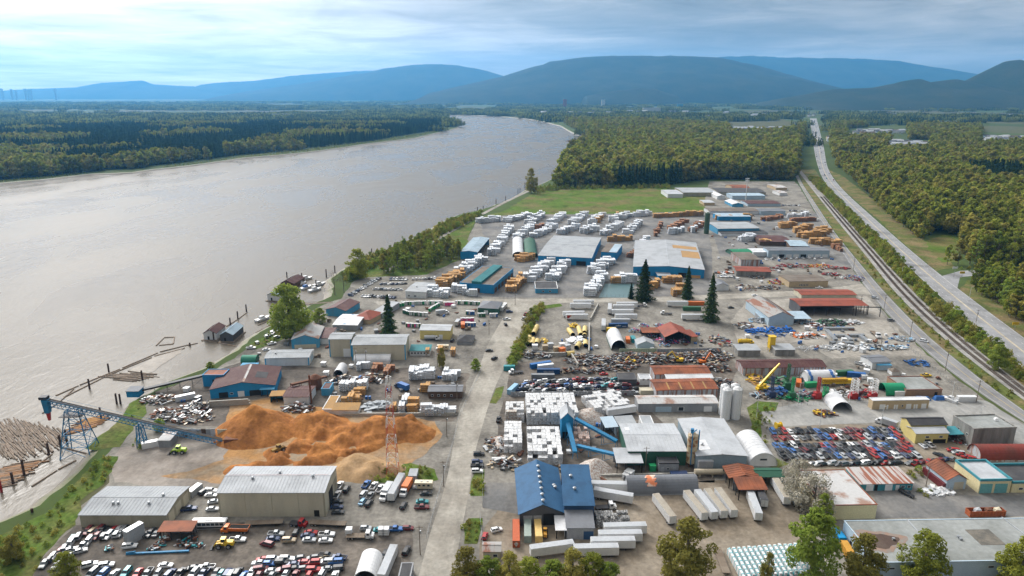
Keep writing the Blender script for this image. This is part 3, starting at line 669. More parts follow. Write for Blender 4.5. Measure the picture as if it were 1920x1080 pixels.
for dd, x, y, f, s, k in near:
 M = rc(FIRS) if f else rc(COTTON)
 tree_thing('conifer' if f else 'deciduous_tree', M, (x, y, 0), s, WLAB[(k, int(f))], WLAB[(k, int(f))].split(' ', 1)[1] + ' group')
rest = IND[190:]
pf = [(x, y) for dd, x, y, f, s, k in rest if f]; pd = [(x, y) for dd, x, y, f, s, k in rest if not f]
scatter('deciduous_woods', 'massed broadleaf woods on both river banks and along the highway', pd, LOWTREE[:4], [s * 1.25 for dd, x, y, f, s, k in rest if not f])
scatter('conifer_woods', 'dark conifer stands among the broadleaf woods', pf, LOWTREE[4:], [s * 1.1 for dd, x, y, f, s, k in rest if f])
def plain():
 out = []
 for r0, r1, st in ((2000, 5200, 62), (5200, 14000, 105)):
  q = grid_pts([(-12000, 1500), (12000, 1500), (12000, 14500), (-12000, 14500)], st) if r0 > 5000 else grid_pts([(-5200, 1200), (5200, 1200), (5200, 5200), (-5200, 5200)], st)
  d = np.hypot(q[:, 0], q[:, 1]); q = inview(q[(d > r0) & (d < r1)], 120); q = dry(q)
  n = nz(q * np.array([1.0, 0.55]), 0.0011, 4.0) + 0.5 * nz(q, 0.004, 8.0); q = q[n > (-0.16 if r0 < 5000 else -0.05)]
  out.append(clear(q, HWY_CLEAR, *GLADE, *( [tuple(p) for p in W[k]] for k in ('central', 'right')) if r0 < 5000 else GLADE))
 return out
a, b = plain()
a = a[(np.hypot(a[:, 0], a[:, 1]) > 2000) & ~(in_poly_np(a, [tuple(p) for p in W['left']]) & (np.hypot(a[:, 0], a[:, 1]) < 3500))]
scatter('distant_woods', 'far woods and hedgerows spread over the plain to the hills', np.concatenate([a, b]), [joined_patch(91, 46, 48, 26, 0.25), joined_patch(92, 46, 48, 26, 0.7), joined_patch(93, 40, 52, 20, 0.45), joined_patch(94, 50, 46, 28, 0.1)])
# ================================================================ PAINTS AND METALS
def metal(name, c, rust=None, amt=0.65, scale=0.12, lo=0.46, hi=0.62, streak=(1, 1, 0.25)):
 return mat(name, c, 0.68, 0.05, c2=rust or tuple(x * 0.72 for x in c), amt=amt, scale=scale, lo=lo, hi=hi, streak=streak, fine=0.07, spec=0.22)
r_grey = metal('grey_metal_roof', (0.33, 0.35, 0.37)); r_lgrey = metal('pale_metal_roof', (0.41, 0.43, 0.455)); r_dgrey = metal('slate_grey_roof', (0.17, 0.18, 0.2))
r_blue = metal('blue_shingle_roof', (0.03, 0.098, 0.2), (0.024, 0.075, 0.155), 0.8, 0.3); r_maroon = metal('maroon_metal_roof', (0.085, 0.036, 0.035), (0.125, 0.07, 0.062), 0.8, 0.1)
r_rust = metal('rusted_iron_roof', (0.26, 0.085, 0.04), (0.13, 0.05, 0.03), 0.9, 0.12, 0.42, 0.62); r_red = metal('red_brown_roof', (0.25, 0.065, 0.04), (0.16, 0.05, 0.035), 0.8, 0.12)
r_rustgrey = metal('rust_stained_grey_roof', (0.46, 0.46, 0.46), (0.27, 0.15, 0.10), 0.85, 0.10, 0.5, 0.6); r_white = metal('white_metal_roof', (0.6, 0.61, 0.63)); r_teal = metal('teal_roof', (0.03, 0.18, 0.2))
r_black = mat('black_felt_roof', (0.05, 0.05, 0.055), 0.9, c2=(0.1, 0.1, 0.1), scale=0.2); r_tar = mat('weathered_flat_roof', (0.27, 0.285, 0.28), 0.9, c2=(0.17, 0.18, 0.17), amt=0.8, scale=0.07, fine=0.12, lo=0.42)
r_green = metal('dark_green_roof', (0.03, 0.10, 0.065)); r_brown = mat('brown_felt_roof', (0.13, 0.105, 0.085), 0.9, c2=(0.19, 0.165, 0.14), amt=0.8, scale=0.12); r_sawdust = mat('sawdust_covered_roof', (0.38, 0.225, 0.09), 0.95, c2=(0.26, 0.18, 0.1), scale=0.2)
r_patch = metal('patched_rust_grey_roof', (0.32, 0.31, 0.30), (0.24, 0.10, 0.06), 0.9, 0.22, 0.46, 0.54, (1, 0.2, 1)); r_stripe = metal('rust_striped_roof', (0.44, 0.42, 0.41), (0.27, 0.1, 0.06), 0.95, 0.55, 0.47, 0.52, (1, 0.02, 1))
w_cream = mat('cream_metal_siding', (0.52, 0.48, 0.37), 0.7, c2=(0.42, 0.385, 0.3), amt=0.8, scale=0.25, streak=(1, 1, 0.2), fine=0.06); w_beige = mat('beige_metal_siding', (0.36, 0.33, 0.25), 0.7, c2=(0.27, 0.25, 0.19), amt=0.8, scale=0.25, streak=(1, 1, 0.15), fine=0.06)
w_blue = mat('bright_blue_siding', (0.02, 0.24, 0.48), 0.65, c2=(0.02, 0.17, 0.36), amt=0.8, scale=0.2, streak=(1, 1, 0.2), fine=0.08); w_sky = mat('sky_blue_siding', (0.06, 0.30, 0.50), 0.7, c2=(0.10, 0.24, 0.36), amt=0.8, scale=0.3, streak=(1, 1, 0.2))
w_white = mat('white_siding', (0.66, 0.67, 0.68), 0.7, c2=(0.52, 0.53, 0.53), amt=0.7, scale=0.25, streak=(1, 1, 0.2), fine=0.06); w_grey = mat('grey_siding', (0.25, 0.26, 0.28), 0.7, c2=(0.34, 0.35, 0.36), amt=0.7, scale=0.25, streak=(1, 1, 0.2))
w_dk = mat('charcoal_siding', (0.075, 0.08, 0.09), 0.75, c2=(0.12, 0.12, 0.13), amt=0.6, scale=0.3, streak=(1, 1, 0.2)); w_yellow = mat('pale_yellow_siding', (0.62, 0.52, 0.20), 0.7, c2=(0.5, 0.43, 0.2), scale=0.3); w_brown = mat('brown_timber_siding', (0.10, 0.065, 0.045), 0.85, c2=(0.15, 0.1, 0.075), scale=0.4, streak=(1, 1, 0.2))
w_tan = mat('tan_stucco', (0.46, 0.36, 0.23), 0.85, c2=(0.38, 0.3, 0.2), scale=0.3); w_concrete = mat('stained_concrete_wall', (0.27, 0.265, 0.25), 0.9, c2=(0.13, 0.125, 0.115), amt=0.9, scale=0.35, streak=(1, 1, 0.12), lo=0.42); w_paleblue = mat('pale_blue_siding', (0.40, 0.50, 0.58), 0.7, c2=(0.32, 0.42, 0.5), scale=0.3)
w_rustwall = mat('rust_streaked_siding', (0.42, 0.45, 0.48), 0.75, c2=(0.27, 0.12, 0.075), amt=0.9, scale=0.8, streak=(1, 1, 0.06), lo=0.47, hi=0.55); w_green = mat('green_siding', (0.04, 0.12, 0.085), 0.7, c2=(0.03, 0.09, 0.06)); w_butter = mat('butter_yellow_stucco', (0.68, 0.60, 0.36), 0.85, c2=(0.58, 0.5, 0.3), scale=0.25, streak=(1, 1, 0.2))
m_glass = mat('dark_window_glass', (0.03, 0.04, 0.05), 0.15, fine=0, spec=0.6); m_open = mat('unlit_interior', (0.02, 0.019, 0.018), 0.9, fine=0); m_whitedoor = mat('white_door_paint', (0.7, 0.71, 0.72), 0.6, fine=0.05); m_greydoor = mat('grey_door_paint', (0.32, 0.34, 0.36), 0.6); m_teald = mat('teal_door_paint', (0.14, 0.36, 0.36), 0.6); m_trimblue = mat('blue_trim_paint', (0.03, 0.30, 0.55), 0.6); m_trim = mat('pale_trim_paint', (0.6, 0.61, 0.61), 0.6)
m_rustsolid = mat('rusted_steel', (0.17, 0.075, 0.045), 0.85, 0.2, c2=(0.09, 0.05, 0.035), scale=0.5); m_steel = mat('galvanised_steel', (0.36, 0.38, 0.40), 0.45, 0.5, c2=(0.28, 0.3, 0.32), scale=0.3); m_dksteel = mat('dark_painted_steel', (0.045, 0.045, 0.05), 0.6, 0.2); m_bluesteel = mat('blue_painted_steel', (0.02, 0.21, 0.42), 0.6, c2=(0.05, 0.13, 0.22), scale=0.6, amt=0.7)
m_timber = mat('weathered_timber', (0.15, 0.115, 0.085), 0.9, c2=(0.24, 0.2, 0.16), amt=0.8, scale=0.4, streak=(1, 0.1, 1)); m_pile = mat('tarred_pile', (0.06, 0.038, 0.03), 0.9, c2=(0.13, 0.075, 0.05), scale=0.5); m_concblock = mat('concrete_block', (0.40, 0.385, 0.35), 0.95, c2=(0.27, 0.26, 0.235), amt=0.8, scale=0.5)
# ================================================================ BUILDINGS
FOOT = []
def frame_of(A, B, C, h, base=None, zb=0):
 if base: h = hpx(A[0], A[1], base)
 a, b, c = (U(p[0], p[1], h + zb).to_2d() for p in (A, B, C))
 x = (b - a); w = x.length; x = x / w; y = Vector((-x.y, x.x)); d = (c - b).dot(y)
 return a, math.atan2(x.y, x.x), w, d, h
def wall_box(mb, side, w, d, h, t=0.25, m=0, t0=0.0, t1=1.0, z0=0.0, out=0.0):
 if side == 'f': mb.box(w * t0, w * t1, -out, t, z0, h, m)
 if side == 'b': mb.box(w * t0, w * t1, d - t, d + out, z0, h, m)
 if side == 'l': mb.box(-out, t, d * t0, d * t1, z0, h, m)
 if side == 'r': mb.box(w - t, w + out, d * t0, d * t1, z0, h, m)
def shed(name, label, A, B, C, h=5, base=None, roof='gable', ridge='x', rise=1.5, wall=None, rm=None, over=0.35, seams=0, panels=0, doors=(), wins=(), vents=(), lights=(), open_=(), cat='building', group=None, trim=None, size=None, posts=0, zb=0):
 if size: a = U(*A).to_2d(); rz, w, d = R(size[0]), size[1], size[2]
 else: a, rz, w, d, h = frame_of(A, B, C, h, base, zb)
 e = empty(name, (a.x, a.y, zb), rz); tag(e, label, cat, group)
 wb = MB()
 for s in 'fblr':
  if s in open_: continue
  if s == 'f' and panels: continue
  if s in 'fb': wall_box(wb, s, w, d, h)
  else: wall_box(wb, s, w, d, h, t0=0.25 / max(d, 1), t1=1 - 0.25 / max(d, 1))
 if panels and 'f' not in open_:
  for k in range(panels):
   g = 0.07 if k else 0.0
   MB().box(w * k / panels + g, w * (k + 1) / panels, -0.02, 0.25, 0, h).build('wall_panel', wall, e)
 if roof == 'gable':
  for s in ((0.0, w) if ridge == 'x' else (0.0, d)):
   q = (s if s == 0 else s - 0.25); q2 = q + 0.25
   if ridge == 'x':
    if ('l' if s == 0 else 'r') not in open_: wb.prism([(0, h), (d, h), (d / 2, h + rise)], q, q2, axis='x')
   elif ('f' if s == 0 else 'b') not in open_: wb.prism([(0, h), (w, h), (w / 2, h + rise)], q, q2)
 if wb.v: wb.build('wall', wall, e)
 for s in open_:
  n = posts or (4 if s in 'fb' else 3); mbp = MB()
  for k in range(n):
   t = k / (n - 1)
   if s in 'fb': x, y = 0.15 + (w - 0.3) * t, (0.15 if s == 'f' else d - 0.15)
   else: x, y = (0.15 if s == 'l' else w - 0.15), 0.15 + (d - 0.3) * t
   mbp.box(x - 0.13, x + 0.13, y - 0.13, y + 0.13, 0, h)
  mbp.build('posts', m_dksteel, e)
 r = MB(); o = over; th = 0.18
 def slope(p00, p10, p11, p01):
  q = [Vector(p) for p in (p00, p10, p11, p01)]; up = Vector((0, 0, th)); r.hexa(q, [p + up for p in q])
  if seams:
   n = max(2, int((q[1] - q[0]).length / seams))
   for k in range(n + 1):
    t = k / n; r.bar(q[0].lerp(q[1], t) + up * 1.2, q[3].lerp(q[2], t) + up * 1.2, 0.09, 0.1)
 if roof == 'gable':
  k = rise / ((d if ridge == 'x' else w) / 2)
  if ridge == 'x':
   slope((-o, -o, h - k * o), (w + o, -o, h - k * o), (w + o, d / 2, h + rise), (-o, d / 2, h + rise)); slope((w + o, d + o, h - k * o), (-o, d + o, h - k * o), (-o, d / 2, h + rise), (w + o, d / 2, h + rise))
   r.bar((-o, d / 2, h + rise + 0.2), (w + o, d / 2, h + rise + 0.2), 0.5, 0.1)
  else:
   slope((-o, d + o, h - k * o), (-o, -o, h - k * o), (w / 2, -o, h + rise), (w / 2, d + o, h + rise)); slope((w + o, -o, h - k * o), (w + o, d + o, h - k * o), (w / 2, d + o, h + rise), (w / 2, -o, h + rise))
   r.bar((w / 2, -o, h + rise + 0.2), (w / 2, d + o, h + rise + 0.2), 0.5, 0.1)
 elif roof == 'mono': slope((-o, -o, h), (w + o, -o, h), (w + o, d + o, h + rise), (-o, d + o, h + rise))
 elif roof == 'flat':
  r.box(-0.05, w + 0.05, -0.05, d + 0.05, h, h + 0.15)
  if rise > 0:
   p = MB(); t = 0.3
   p.box(-0.1, w + 0.1, -0.1, t, h + 0.15, h + 0.15 + rise).box(-0.1, w + 0.1, d - t, d + 0.1, h + 0.15, h + 0.15 + rise).box(-0.1, t, t, d - t, h + 0.15, h + 0.15 + rise).box(w - t, w + 0.1, t, d - t, h + 0.15, h + 0.15 + rise)
   p.build('parapet', trim or wall, e)
 elif roof == 'barrel':
  n = 14; L, S = (w, d) if ridge == 'x' else (d, w); prev = None
  for k in range(n + 1):
   an = math.pi * k / n; c_, z_ = S / 2 - math.cos(an) * S / 2, h + math.sin(an) * rise
   if prev:
    a0, z0 = prev
    f = (lambda u, c, z: (u, c, z)) if ridge == 'x' else (lambda u, c, z: (c, u, z))
    r.hexa([f(-o, a0, z0), f(L + o, a0, z0), f(L + o, c_, z_), f(-o, c_, z_)], [f(-o, a0, z0 + .12), f(L + o, a0, z0 + .12), f(L + o, c_, z_ + .12), f(-o, c_, z_ + .12)])
   prev = (c_, z_)
  if seams:
   for q in np.arange(0, L, seams):
    for k in range(n):
     a0, a1 = math.pi * k / n, math.pi * (k + 1) / n; f = (lambda u, c, z: (u, c, z)) if ridge == 'x' else (lambda u, c, z: (c, u, z))
     r.bar(f(q, S / 2 - math.cos(a0) * S / 2, h + .14 + math.sin(a0) * rise), f(q, S / 2 - math.cos(a1) * S / 2, h + .14 + math.sin(a1) * rise), 0.1, 0.08)
  ends = MB(); sd_ = [] if ridge == 'x' else []
  for q, s in ((0.15, 'l' if ridge == 'x' else 'f'), (L - 0.2, 'r' if ridge == 'x' else 'b')):
   if s in open_: continue
   ends.prism([(S / 2 - math.cos(math.pi * k / n) * (S / 2 - .1), h + math.sin(math.pi * k / n) * (rise - .05)) for k in range(n + 1)], q, q + 0.1, axis='x' if ridge == 'x' else 'y')
  if ends.v: ends.build('end_wall', wall, e)
 elif roof == 'hip':
  i = min(w, d) / 2; q = [(-o, -o, h), (w + o, -o, h), (w + o, d + o, h), (-o, d + o, h)]
  t = [(i, d / 2, h + rise), (w - i, d / 2, h + rise)] if w >= d else [(w / 2, i, h + rise), (w / 2, d - i, h + rise)]
  if w >= d: r.face([q[0], q[1], t[1], t[0]]).face([q[2], q[3], t[0], t[1]]).face([q[1], q[2], t[1]]).face([q[3], q[0], t[0]])
  else: r.face([q[1], q[2], t[1], t[0]]).face([q[3], q[0], t[0], t[1]]).face([q[0], q[1], t[0]]).face([q[2], q[3], t[1]])
  r.face(list(reversed(q)))
 ro = r.build('roof', rm, e)
 zr = lambda x, y: h + (rise * (1 - abs(y - d / 2) / (d / 2)) if ridge == 'x' else rise * (1 - abs(x - w / 2) / (w / 2))) if roof == 'gable' else (h + rise * y / d if roof == 'mono' else h + 0.15)
 for tx, ty in vents:
  z = zr(w * tx, d * ty); vb = MB(); vb.cyl((w * tx, d * ty, z), (w * tx, d * ty, z + 0.9), 0.45, 0.45, 8).cyl((w * tx, d * ty, z + 0.9), (w * tx, d * ty, z + 1.15), 0.7, 0.3, 8); vb.build('roof_vent', m_steel, ro)
 for tx0, tx1, ty0, ty1, mm in lights:
  x0, x1, y0, y1 = w * tx0, w * tx1, d * ty0, d * ty1; b4 = [(x0, y0), (x1, y0), (x1, y1), (x0, y1)]
  MB().hexa([(x, y, zr(x, y) + .16) for x, y in b4], [(x, y, zr(x, y) + .27) for x, y in b4]).build('roof_panel', mm, ro)
 def place(nm, side, t0, t1, z0, z1, mm, out=0.06):
  mb = MB(); wall_box(mb, side, w, d, z1, 0.05, 0, t0, t1, z0, out); return mb.build(nm, mm, e)
 for dd in doors: place('door', dd[0], dd[1], dd[2], 0.05, dd[3], dd[4])
 for wd in wins:
  p = place('window', wd[0], wd[1], wd[2], wd[3], wd[4], m_trim, 0.05); mb = MB(); g = (wd[2] - wd[1]) * 0.1; wall_box(mb, wd[0], w, d, wd[4] - 0.12, 0.05, 0, wd[1] + g, wd[2] - g, wd[3] + 0.12, 0.08); mb.build('pane', m_glass, p)
 if trim and roof != 'flat':
  mb = MB()
  for x in (0, w - 0.6):
   mb.box(x, x + 0.6, -0.05, 0.1, 0, h - 0.05)
  mb.build('corner_trim', trim, e)
 e['w'] = w; e['d'] = d; e['h'] = h; FOOT.append((a.x, a.y, rz, w, d))
 return e
# ================================================================ VEHICLES AND PLANT
def paintm(n, c, r=0.35): return mat('paint_' + n, c, r, 0.1, fine=0.05, spec=0.5, c2=tuple(x * 0.8 for x in c), amt=0.5, scale=0.8)
PAINT = {n: paintm(n, c) for n, c in {'white': (0.72, 0.73, 0.74), 'silver': (0.42, 0.44, 0.46), 'grey': (0.18, 0.19, 0.2), 'black': (0.022, 0.023, 0.026), 'red': (0.36, 0.022, 0.022), 'maroon': (0.14, 0.02, 0.025), 'blue': (0.03, 0.13, 0.38), 'dark blue': (0.02, 0.04, 0.11), 'teal': (0.02, 0.24, 0.27),
 'green': (0.03, 0.13, 0.06), 'tan': (0.38, 0.3, 0.2), 'yellow': (0.72, 0.47, 0.02), 'orange': (0.62, 0.15, 0.015), 'lime': (0.36, 0.56, 0.03), 'light blue': (0.25, 0.45, 0.62), 'pink': (0.72, 0.08, 0.24), 'cream': (0.62, 0.55, 0.4), 'bright green': (0.02, 0.30, 0.11)}.items()}
globals().update({'P_'+k.replace(' ','_'):v for k,v in PAINT.items()})
m_tyre = mat('tyre_rubber', (0.022, 0.022, 0.023), 0.85, fine=0); m_lamp = mat('lamp_lens', (0.7, 0.7, 0.66), 0.2, fine=0); m_tail = mat('tail_lens', (0.4, 0.02, 0.02), 0.3, fine=0); m_rim = mat('wheel_rim', (0.42, 0.43, 0.44), 0.4, 0.5, fine=0)
def wheel_mesh(r=0.33, w=0.22):
 mb = MB(); mb.cyl((0, -w / 2, 0), (0, w / 2, 0), r, r, 12, 0).cyl((0, -w / 2 - .01, 0), (0, w / 2 + .01, 0), r * 0.58, r * 0.58, 10, 1); return mb.mesh('wheel', [m_tyre, m_rim])
WHEEL = wheel_mesh(); BIGWHEEL = wheel_mesh(0.5, 0.3); LOADWHEEL = wheel_mesh(0.85, 0.6)
CARDIM = {  # length, width, sill, shoulder, roof, cabin: rear base, rear top, front top, front base, bonnet drop
 'sedan': (4.6, 1.8, 0.28, 0.92, 1.42, -1.75, -1.15, 0.35, 1.05), 'hatchback': (4.0, 1.74, 0.28, 0.95, 1.48, -1.95, -1.65, 0.35, 1.05), 'suv': (4.7, 1.9, 0.36, 1.08, 1.74, -2.3, -2.1, 0.5, 1.1), 'minivan': (4.9, 1.95, 0.3, 1.02, 1.74, -2.4, -2.2, 0.75, 1.7), 'pickup': (5.5, 1.95, 0.42, 1.1, 1.82, -0.75, -0.6, 0.65, 1.2)}
def car_parts(kind):
 L, Wd, z0, zs, zr_, rb, rt, ft, fb = CARDIM[kind]; hl, hw = L / 2, Wd / 2; b = MB()
 prof = [(-hl, z0 + .12), (-hl + .1, z0), (hl - .12, z0), (hl, z0 + .15), (hl - .02, zs - .22), (hl - .35, zs - .12), (fb, zs), (-hl + .25, zs), (-hl, zs - .1)]
 n = len(prof); i = len(b.v)
 for y, k in ((-hw, 0.0), (-hw + .09, 1), (hw - .09, 1), (hw, 0.0)):
  b.v += [(x, y, (z + (0.0 if k else (-0.08 if z > zs - .3 else 0.0)))) for x, z in prof]
 for s in range(3):
  for k in range(n): b.f.append((i + s * n + k, i + s * n + (k + 1) % n, i + (s + 1) * n + (k + 1) % n, i + (s + 1) * n + k)); b.m.append(0)
 b.f.append(tuple(i + k for k in range(n))); b.m.append(0); b.f.append(tuple(i + 3 * n + n - 1 - k for k in range(n))); b.m.append(0)
 if kind == 'pickup':    # open load bed
  b.box(-hl + .12, rb - .1, -hw + .14, hw - .14, zs + .002, zs + .012, 2); b.box(-hl, -hl + .1, -hw + .05, hw - .05, zs, zs + .06)
  for s in (-1, 1): b.box(-hl, rb, s * hw - (.14 if s > 0 else 0), s * hw + (.14 if s < 0 else 0), zs - .02, zs + .06)
 t = hw - 0.28; wn = hw - 0.1
 b.hexa([(rt - .02, -t, zr_ - .06), (ft + .02, -t, zr_ - .06), (ft + .02, t, zr_ - .06), (rt - .02, t, zr_ - .06)], [(rt + .1, -t + .06, zr_), (ft - .1, -t + .06, zr_), (ft - .1, t - .06, zr_), (rt + .1, t - .06, zr_)])
 for x0, x1 in ((rb, rt), (fb, ft)) :
  for s in (-1, 1): b.bar((x0, s * wn, zs), (x1, s * t, zr_ - .05), 0.09)
 for s in (-1, 1): b.bar(((rb + fb) / 2 - .1, s * (wn + .01), zs), ((rt + ft) / 2, s * (t + .01), zr_ - .05), 0.1)
 for s in (-1, 1):
  b.box(hl - .06, hl + .01, s * (hw - .35) - .2, s * (hw - .35) + .2, zs - .4, zs - .25, 3); b.box(-hl - .01, -hl + .06, s * (hw - .3) - .15, s * (hw - .3) + .15, zs - .35, zs - .18, 4)
 b.box(hl - .08, hl + .02, -hw + .3, hw - .3, z0 + .1, zs - .42, 2)
 g = MB(); g.hexa([(rb, -wn, zs - .02), (fb, -wn, zs - .02), (fb, wn, zs - .02), (rb, wn, zs - .02)], [(rt, -t, zr_ - .05), (ft, -t, zr_ - .05), (ft, t, zr_ - .05), (rt, t, zr_ - .05)])
 wx = hl * 0.62; r = 0.36 if kind in ('suv', 'pickup') else 0.33
 return b, g, [(sx * wx, sy * (hw - .12), r) for sx in (-1, 1) for sy in (-1, 1)], r
_CAR = {}
def car_template(kind):
 if kind in _CAR: return _CAR[kind]
 b, g, wh, r = car_parts(kind); body = b.mesh('body', [P_white, m_glass, m_tyre, m_lamp, m_tail]); glass = g.mesh('windows', [m_glass])
 s = MB(); s.v, s.f, s.m = list(b.v), list(b.f), list(b.m); k = len(s.v); s.v += g.v; s.f += [tuple(i + k for i in f) for f in g.f]; s.m += [1] * len(g.f)
 for x, y, z in wh: s.cyl((x, y - .11, z), (x, y + .11, z), r, r, 9, 2)
 one = s.mesh(kind, [P_white, m_glass, m_tyre, m_lamp, m_tail]); _CAR[kind] = (body, glass, wh, one); return _CAR[kind]
CARNAME = {'sedan': 'sedan', 'hatchback': 'hatchback', 'suv': 'suv', 'minivan': 'minivan', 'pickup': 'pickup_truck'}
CARWORD = {'sedan': 'sedan', 'hatchback': 'hatchback', 'suv': 'SUV', 'minivan': 'minivan', 'pickup': 'pickup truck'}
def car(kind, colour, p, rz, label, group=None, det=True, z=0.06, tilt=0.0):
 body, glass, wh, one = car_template(kind)
 if det:
  e = empty(CARNAME[kind], (p[0], p[1], z), rz); paint(link('body', body, e), PAINT[colour]); link('windows', glass, e)
  for w in wh: link('wheel', WHEEL, e, w)
 else:
  e = link(CARNAME[kind], one, None, (p[0], p[1], z), rz); paint(e, PAINT[colour])
 if tilt: e.rotation_euler = (tilt, 0, rz)
 tag(e, label, 'car' if kind != 'pickup' else 'truck', group); return e
CCOL = ['white', 'white', 'silver', 'silver', 'grey', 'grey', 'black', 'black', 'dark blue', 'dark blue', 'maroon', 'red', 'blue', 'tan', 'teal']
CKIND = ['sedan', 'sedan', 'hatchback', 'suv', 'suv', 'minivan', 'pickup']
def car_row(p0, p1, n, desc, group, head=90, det=True, cols=CCOL, kinds=CKIND, jit=0.5, hj=6, end='left', flip=0.5, z=0.06, tilt=0.0):
 a, b = U(*p0).to_2d(), U(*p1).to_2d(); ax = math.atan2((b - a).y, (b - a).x)
 for i in range(n):
  p = a.lerp(b, (i + 0.5) / n) + Vector((ru(-jit, jit), ru(-jit, jit)))
  k, c = rc(kinds), rc(cols)
  rz = ax + R(head) + (math.pi if random.random() < flip else 0) + R(ru(-hj, hj))
  car(k, c, p, rz, '%s %s in the %s, %s from %s' % (c, CARWORD[k], desc, ORD[min(i, 33)], end), group, det, z, ru(-tilt, tilt))
def multi(name, parts, loc, rz, label, cat, group=None):
 e = empty(name, loc, rz); tag(e, label, cat, group)
 for nm, mb, mm in parts: mb.build(nm, mm, e)
 return e
_T = {}
def stamp(key, maker, loc, rz, label, cat, group=None, recol=None, scale=None):
 if key not in _T: src = maker(); note_kids(src); _T[key] = src; o = src; first = True
 else: o = copy_tree(_T[key]); first = False
 o.location = loc; o.rotation_euler = (0, 0, rz); tag(o, label, cat, group)
 if scale: o.scale = scale
 return o
def corrug(mb, x0, x1, y0, y1, z0, z1, step=0.9, m=0):
 mb.box(x0, x1, y0, y1, z0, z1, m)
 for x in np.arange(x0 + step / 2, x1, step):
  for y in (y0, y1): mb.box(x - .07, x + .07, y - .045, y + .045, z0 + .1, z1 - .1, m)
def make_trailer(pm, L=14.6, roofm=None, key=''):
 def f():
  e = empty('semi_trailer', (0, 0, 0)); b = MB(); corrug(b, -L / 2, L / 2, -1.3, 1.3, 1.1, 3.95, 1.2); b.build('box_body', pm, e)
  MB().box(-L / 2 + .02, L / 2 - .02, -1.27, 1.27, 3.955, 4.03).build('roof', roofm or r_lgrey, e)
  d = MB()
  for s in (-1, 1): d.box(-L / 2 - .04, -L / 2, s * .64 - .6, s * .64 + .6, 1.2, 3.85)
  d.build('rear_doors', m_trim, e)
  c = MB(); c.box(-L / 2 + .2, L / 2 - .3, -.5, .5, .85, 1.1)
  for s in (-1, 1): c.box(L / 2 - 3.2, L / 2 - 3.0, s * .9 - .08, s * .9 + .08, 0, 1.1)
  c.build('chassis', m_dksteel, e)
  for x in (-L / 2 + 1.3, -L / 2 + 2.5):
   for s in (-1.05, 1.05): link('wheel', BIGWHEEL, e, (x, s, 0.5))
  return e
 return f
def make_container(pm, L=12.2):
 def f():
  e = empty('shipping_container', (0, 0, 0)); b = MB(); corrug(b, -L / 2, L / 2, -1.2, 1.2, 0, 2.6, 0.55); b.build('shell', pm, e)
  d = MB()
  for s in (-1, 1): d.box(-L / 2 - .05, -L / 2, s * .58 - .55, s * .58 + .55, .1, 2.5)
  for y in (-.9, -.3, .3, .9): d.cyl((-L / 2 - .08, y, .1), (-L / 2 - .08, y, 2.5), .03, .03, 5)
  d.build('doors', pm, e); MB().box(-L / 2 + .05, L / 2 - .05, -1.15, 1.15, 2.6, 2.66).build('roof', pm, e); return e
 return f
def make_truck(cab, load='box', lm=None, L=6.5):
 def f():
  e = empty('truck', (0, 0, 0)); c = MB(); x0 = L / 2 + .2
  c.prism([(x0, .6), (x0 + 2.6, .6), (x0 + 2.6, 1.55), (x0 + 1.7, 1.75), (x0 + 1.35, 2.75), (x0, 2.8)], -1.15, 1.15); c.build('cab', cab, e)
  g = MB(); g.hexa([(x0 + 1.72, -1.0, 1.8), (x0 + 1.74, -1.0, 1.8), (x0 + 1.74, 1.0, 1.8), (x0 + 1.72, 1.0, 1.8)], [(x0 + 1.42, -.95, 2.65), (x0 + 1.46, -.95, 2.65), (x0 + 1.46, .95, 2.65), (x0 + 1.42, .95, 2.65)])
  for s in (-1, 1): g.box(x0 + .35, x0 + 1.25, s * 1.16 - .01, s * 1.16 + .01, 1.75, 2.6)
  g.build('windows', m_glass, e)
  ch = MB(); ch.box(-L / 2, x0 + 2.4, -.45, .45, .65, .95); ch.build('chassis', m_dksteel, e)
  if load == 'box': b = MB(); corrug(b, -L / 2, L / 2, -1.25, 1.25, 1.0, 3.5, 1.1); b.build('cargo_box', lm or P_white, e)
  elif load == 'flat': b = MB(); b.box(-L / 2, L / 2, -1.25, 1.25, .98, 1.15); b.box(L / 2 - .1, L / 2, -1.2, 1.2, 1.15, 2.2); b.build('flat_deck', lm or m_timber, e)
  elif load == 'tank': b = MB(); b.cyl((-L / 2, 0, 2.1), (L / 2, 0, 2.1), 1.15, 1.15, 14).cyl((-L / 4, 0, 3.2), (-L / 4, 0, 3.5), .35, .35, 8).cyl((L / 4, 0, 3.2), (L / 4, 0, 3.5), .35, .35, 8); b.build('tank', lm, e)
  elif load == 'dump': b = MB(); b.hexa([(-L / 2, -1.0, 1.0), (L / 2, -1.0, 1.0), (L / 2, 1.0, 1.0), (-L / 2, 1.0, 1.0)], [(-L / 2 - .3, -1.25, 2.3), (L / 2, -1.25, 2.3), (L / 2, 1.25, 2.3), (-L / 2 - .3, 1.25, 2.3)]); b.box(-L / 2 - .2, L / 2 - .1, -1.12, 1.12, 2.25, 2.31, 1); b.build('dump_body', [lm or cab, m_open], e)
  for x in (x0 + 1.7, -L / 2 + .9, -L / 2 + 2.1):
   for s in (-1.0, 1.0): link('wheel', BIGWHEEL, e, (x, s, .5))
  return e
 return f
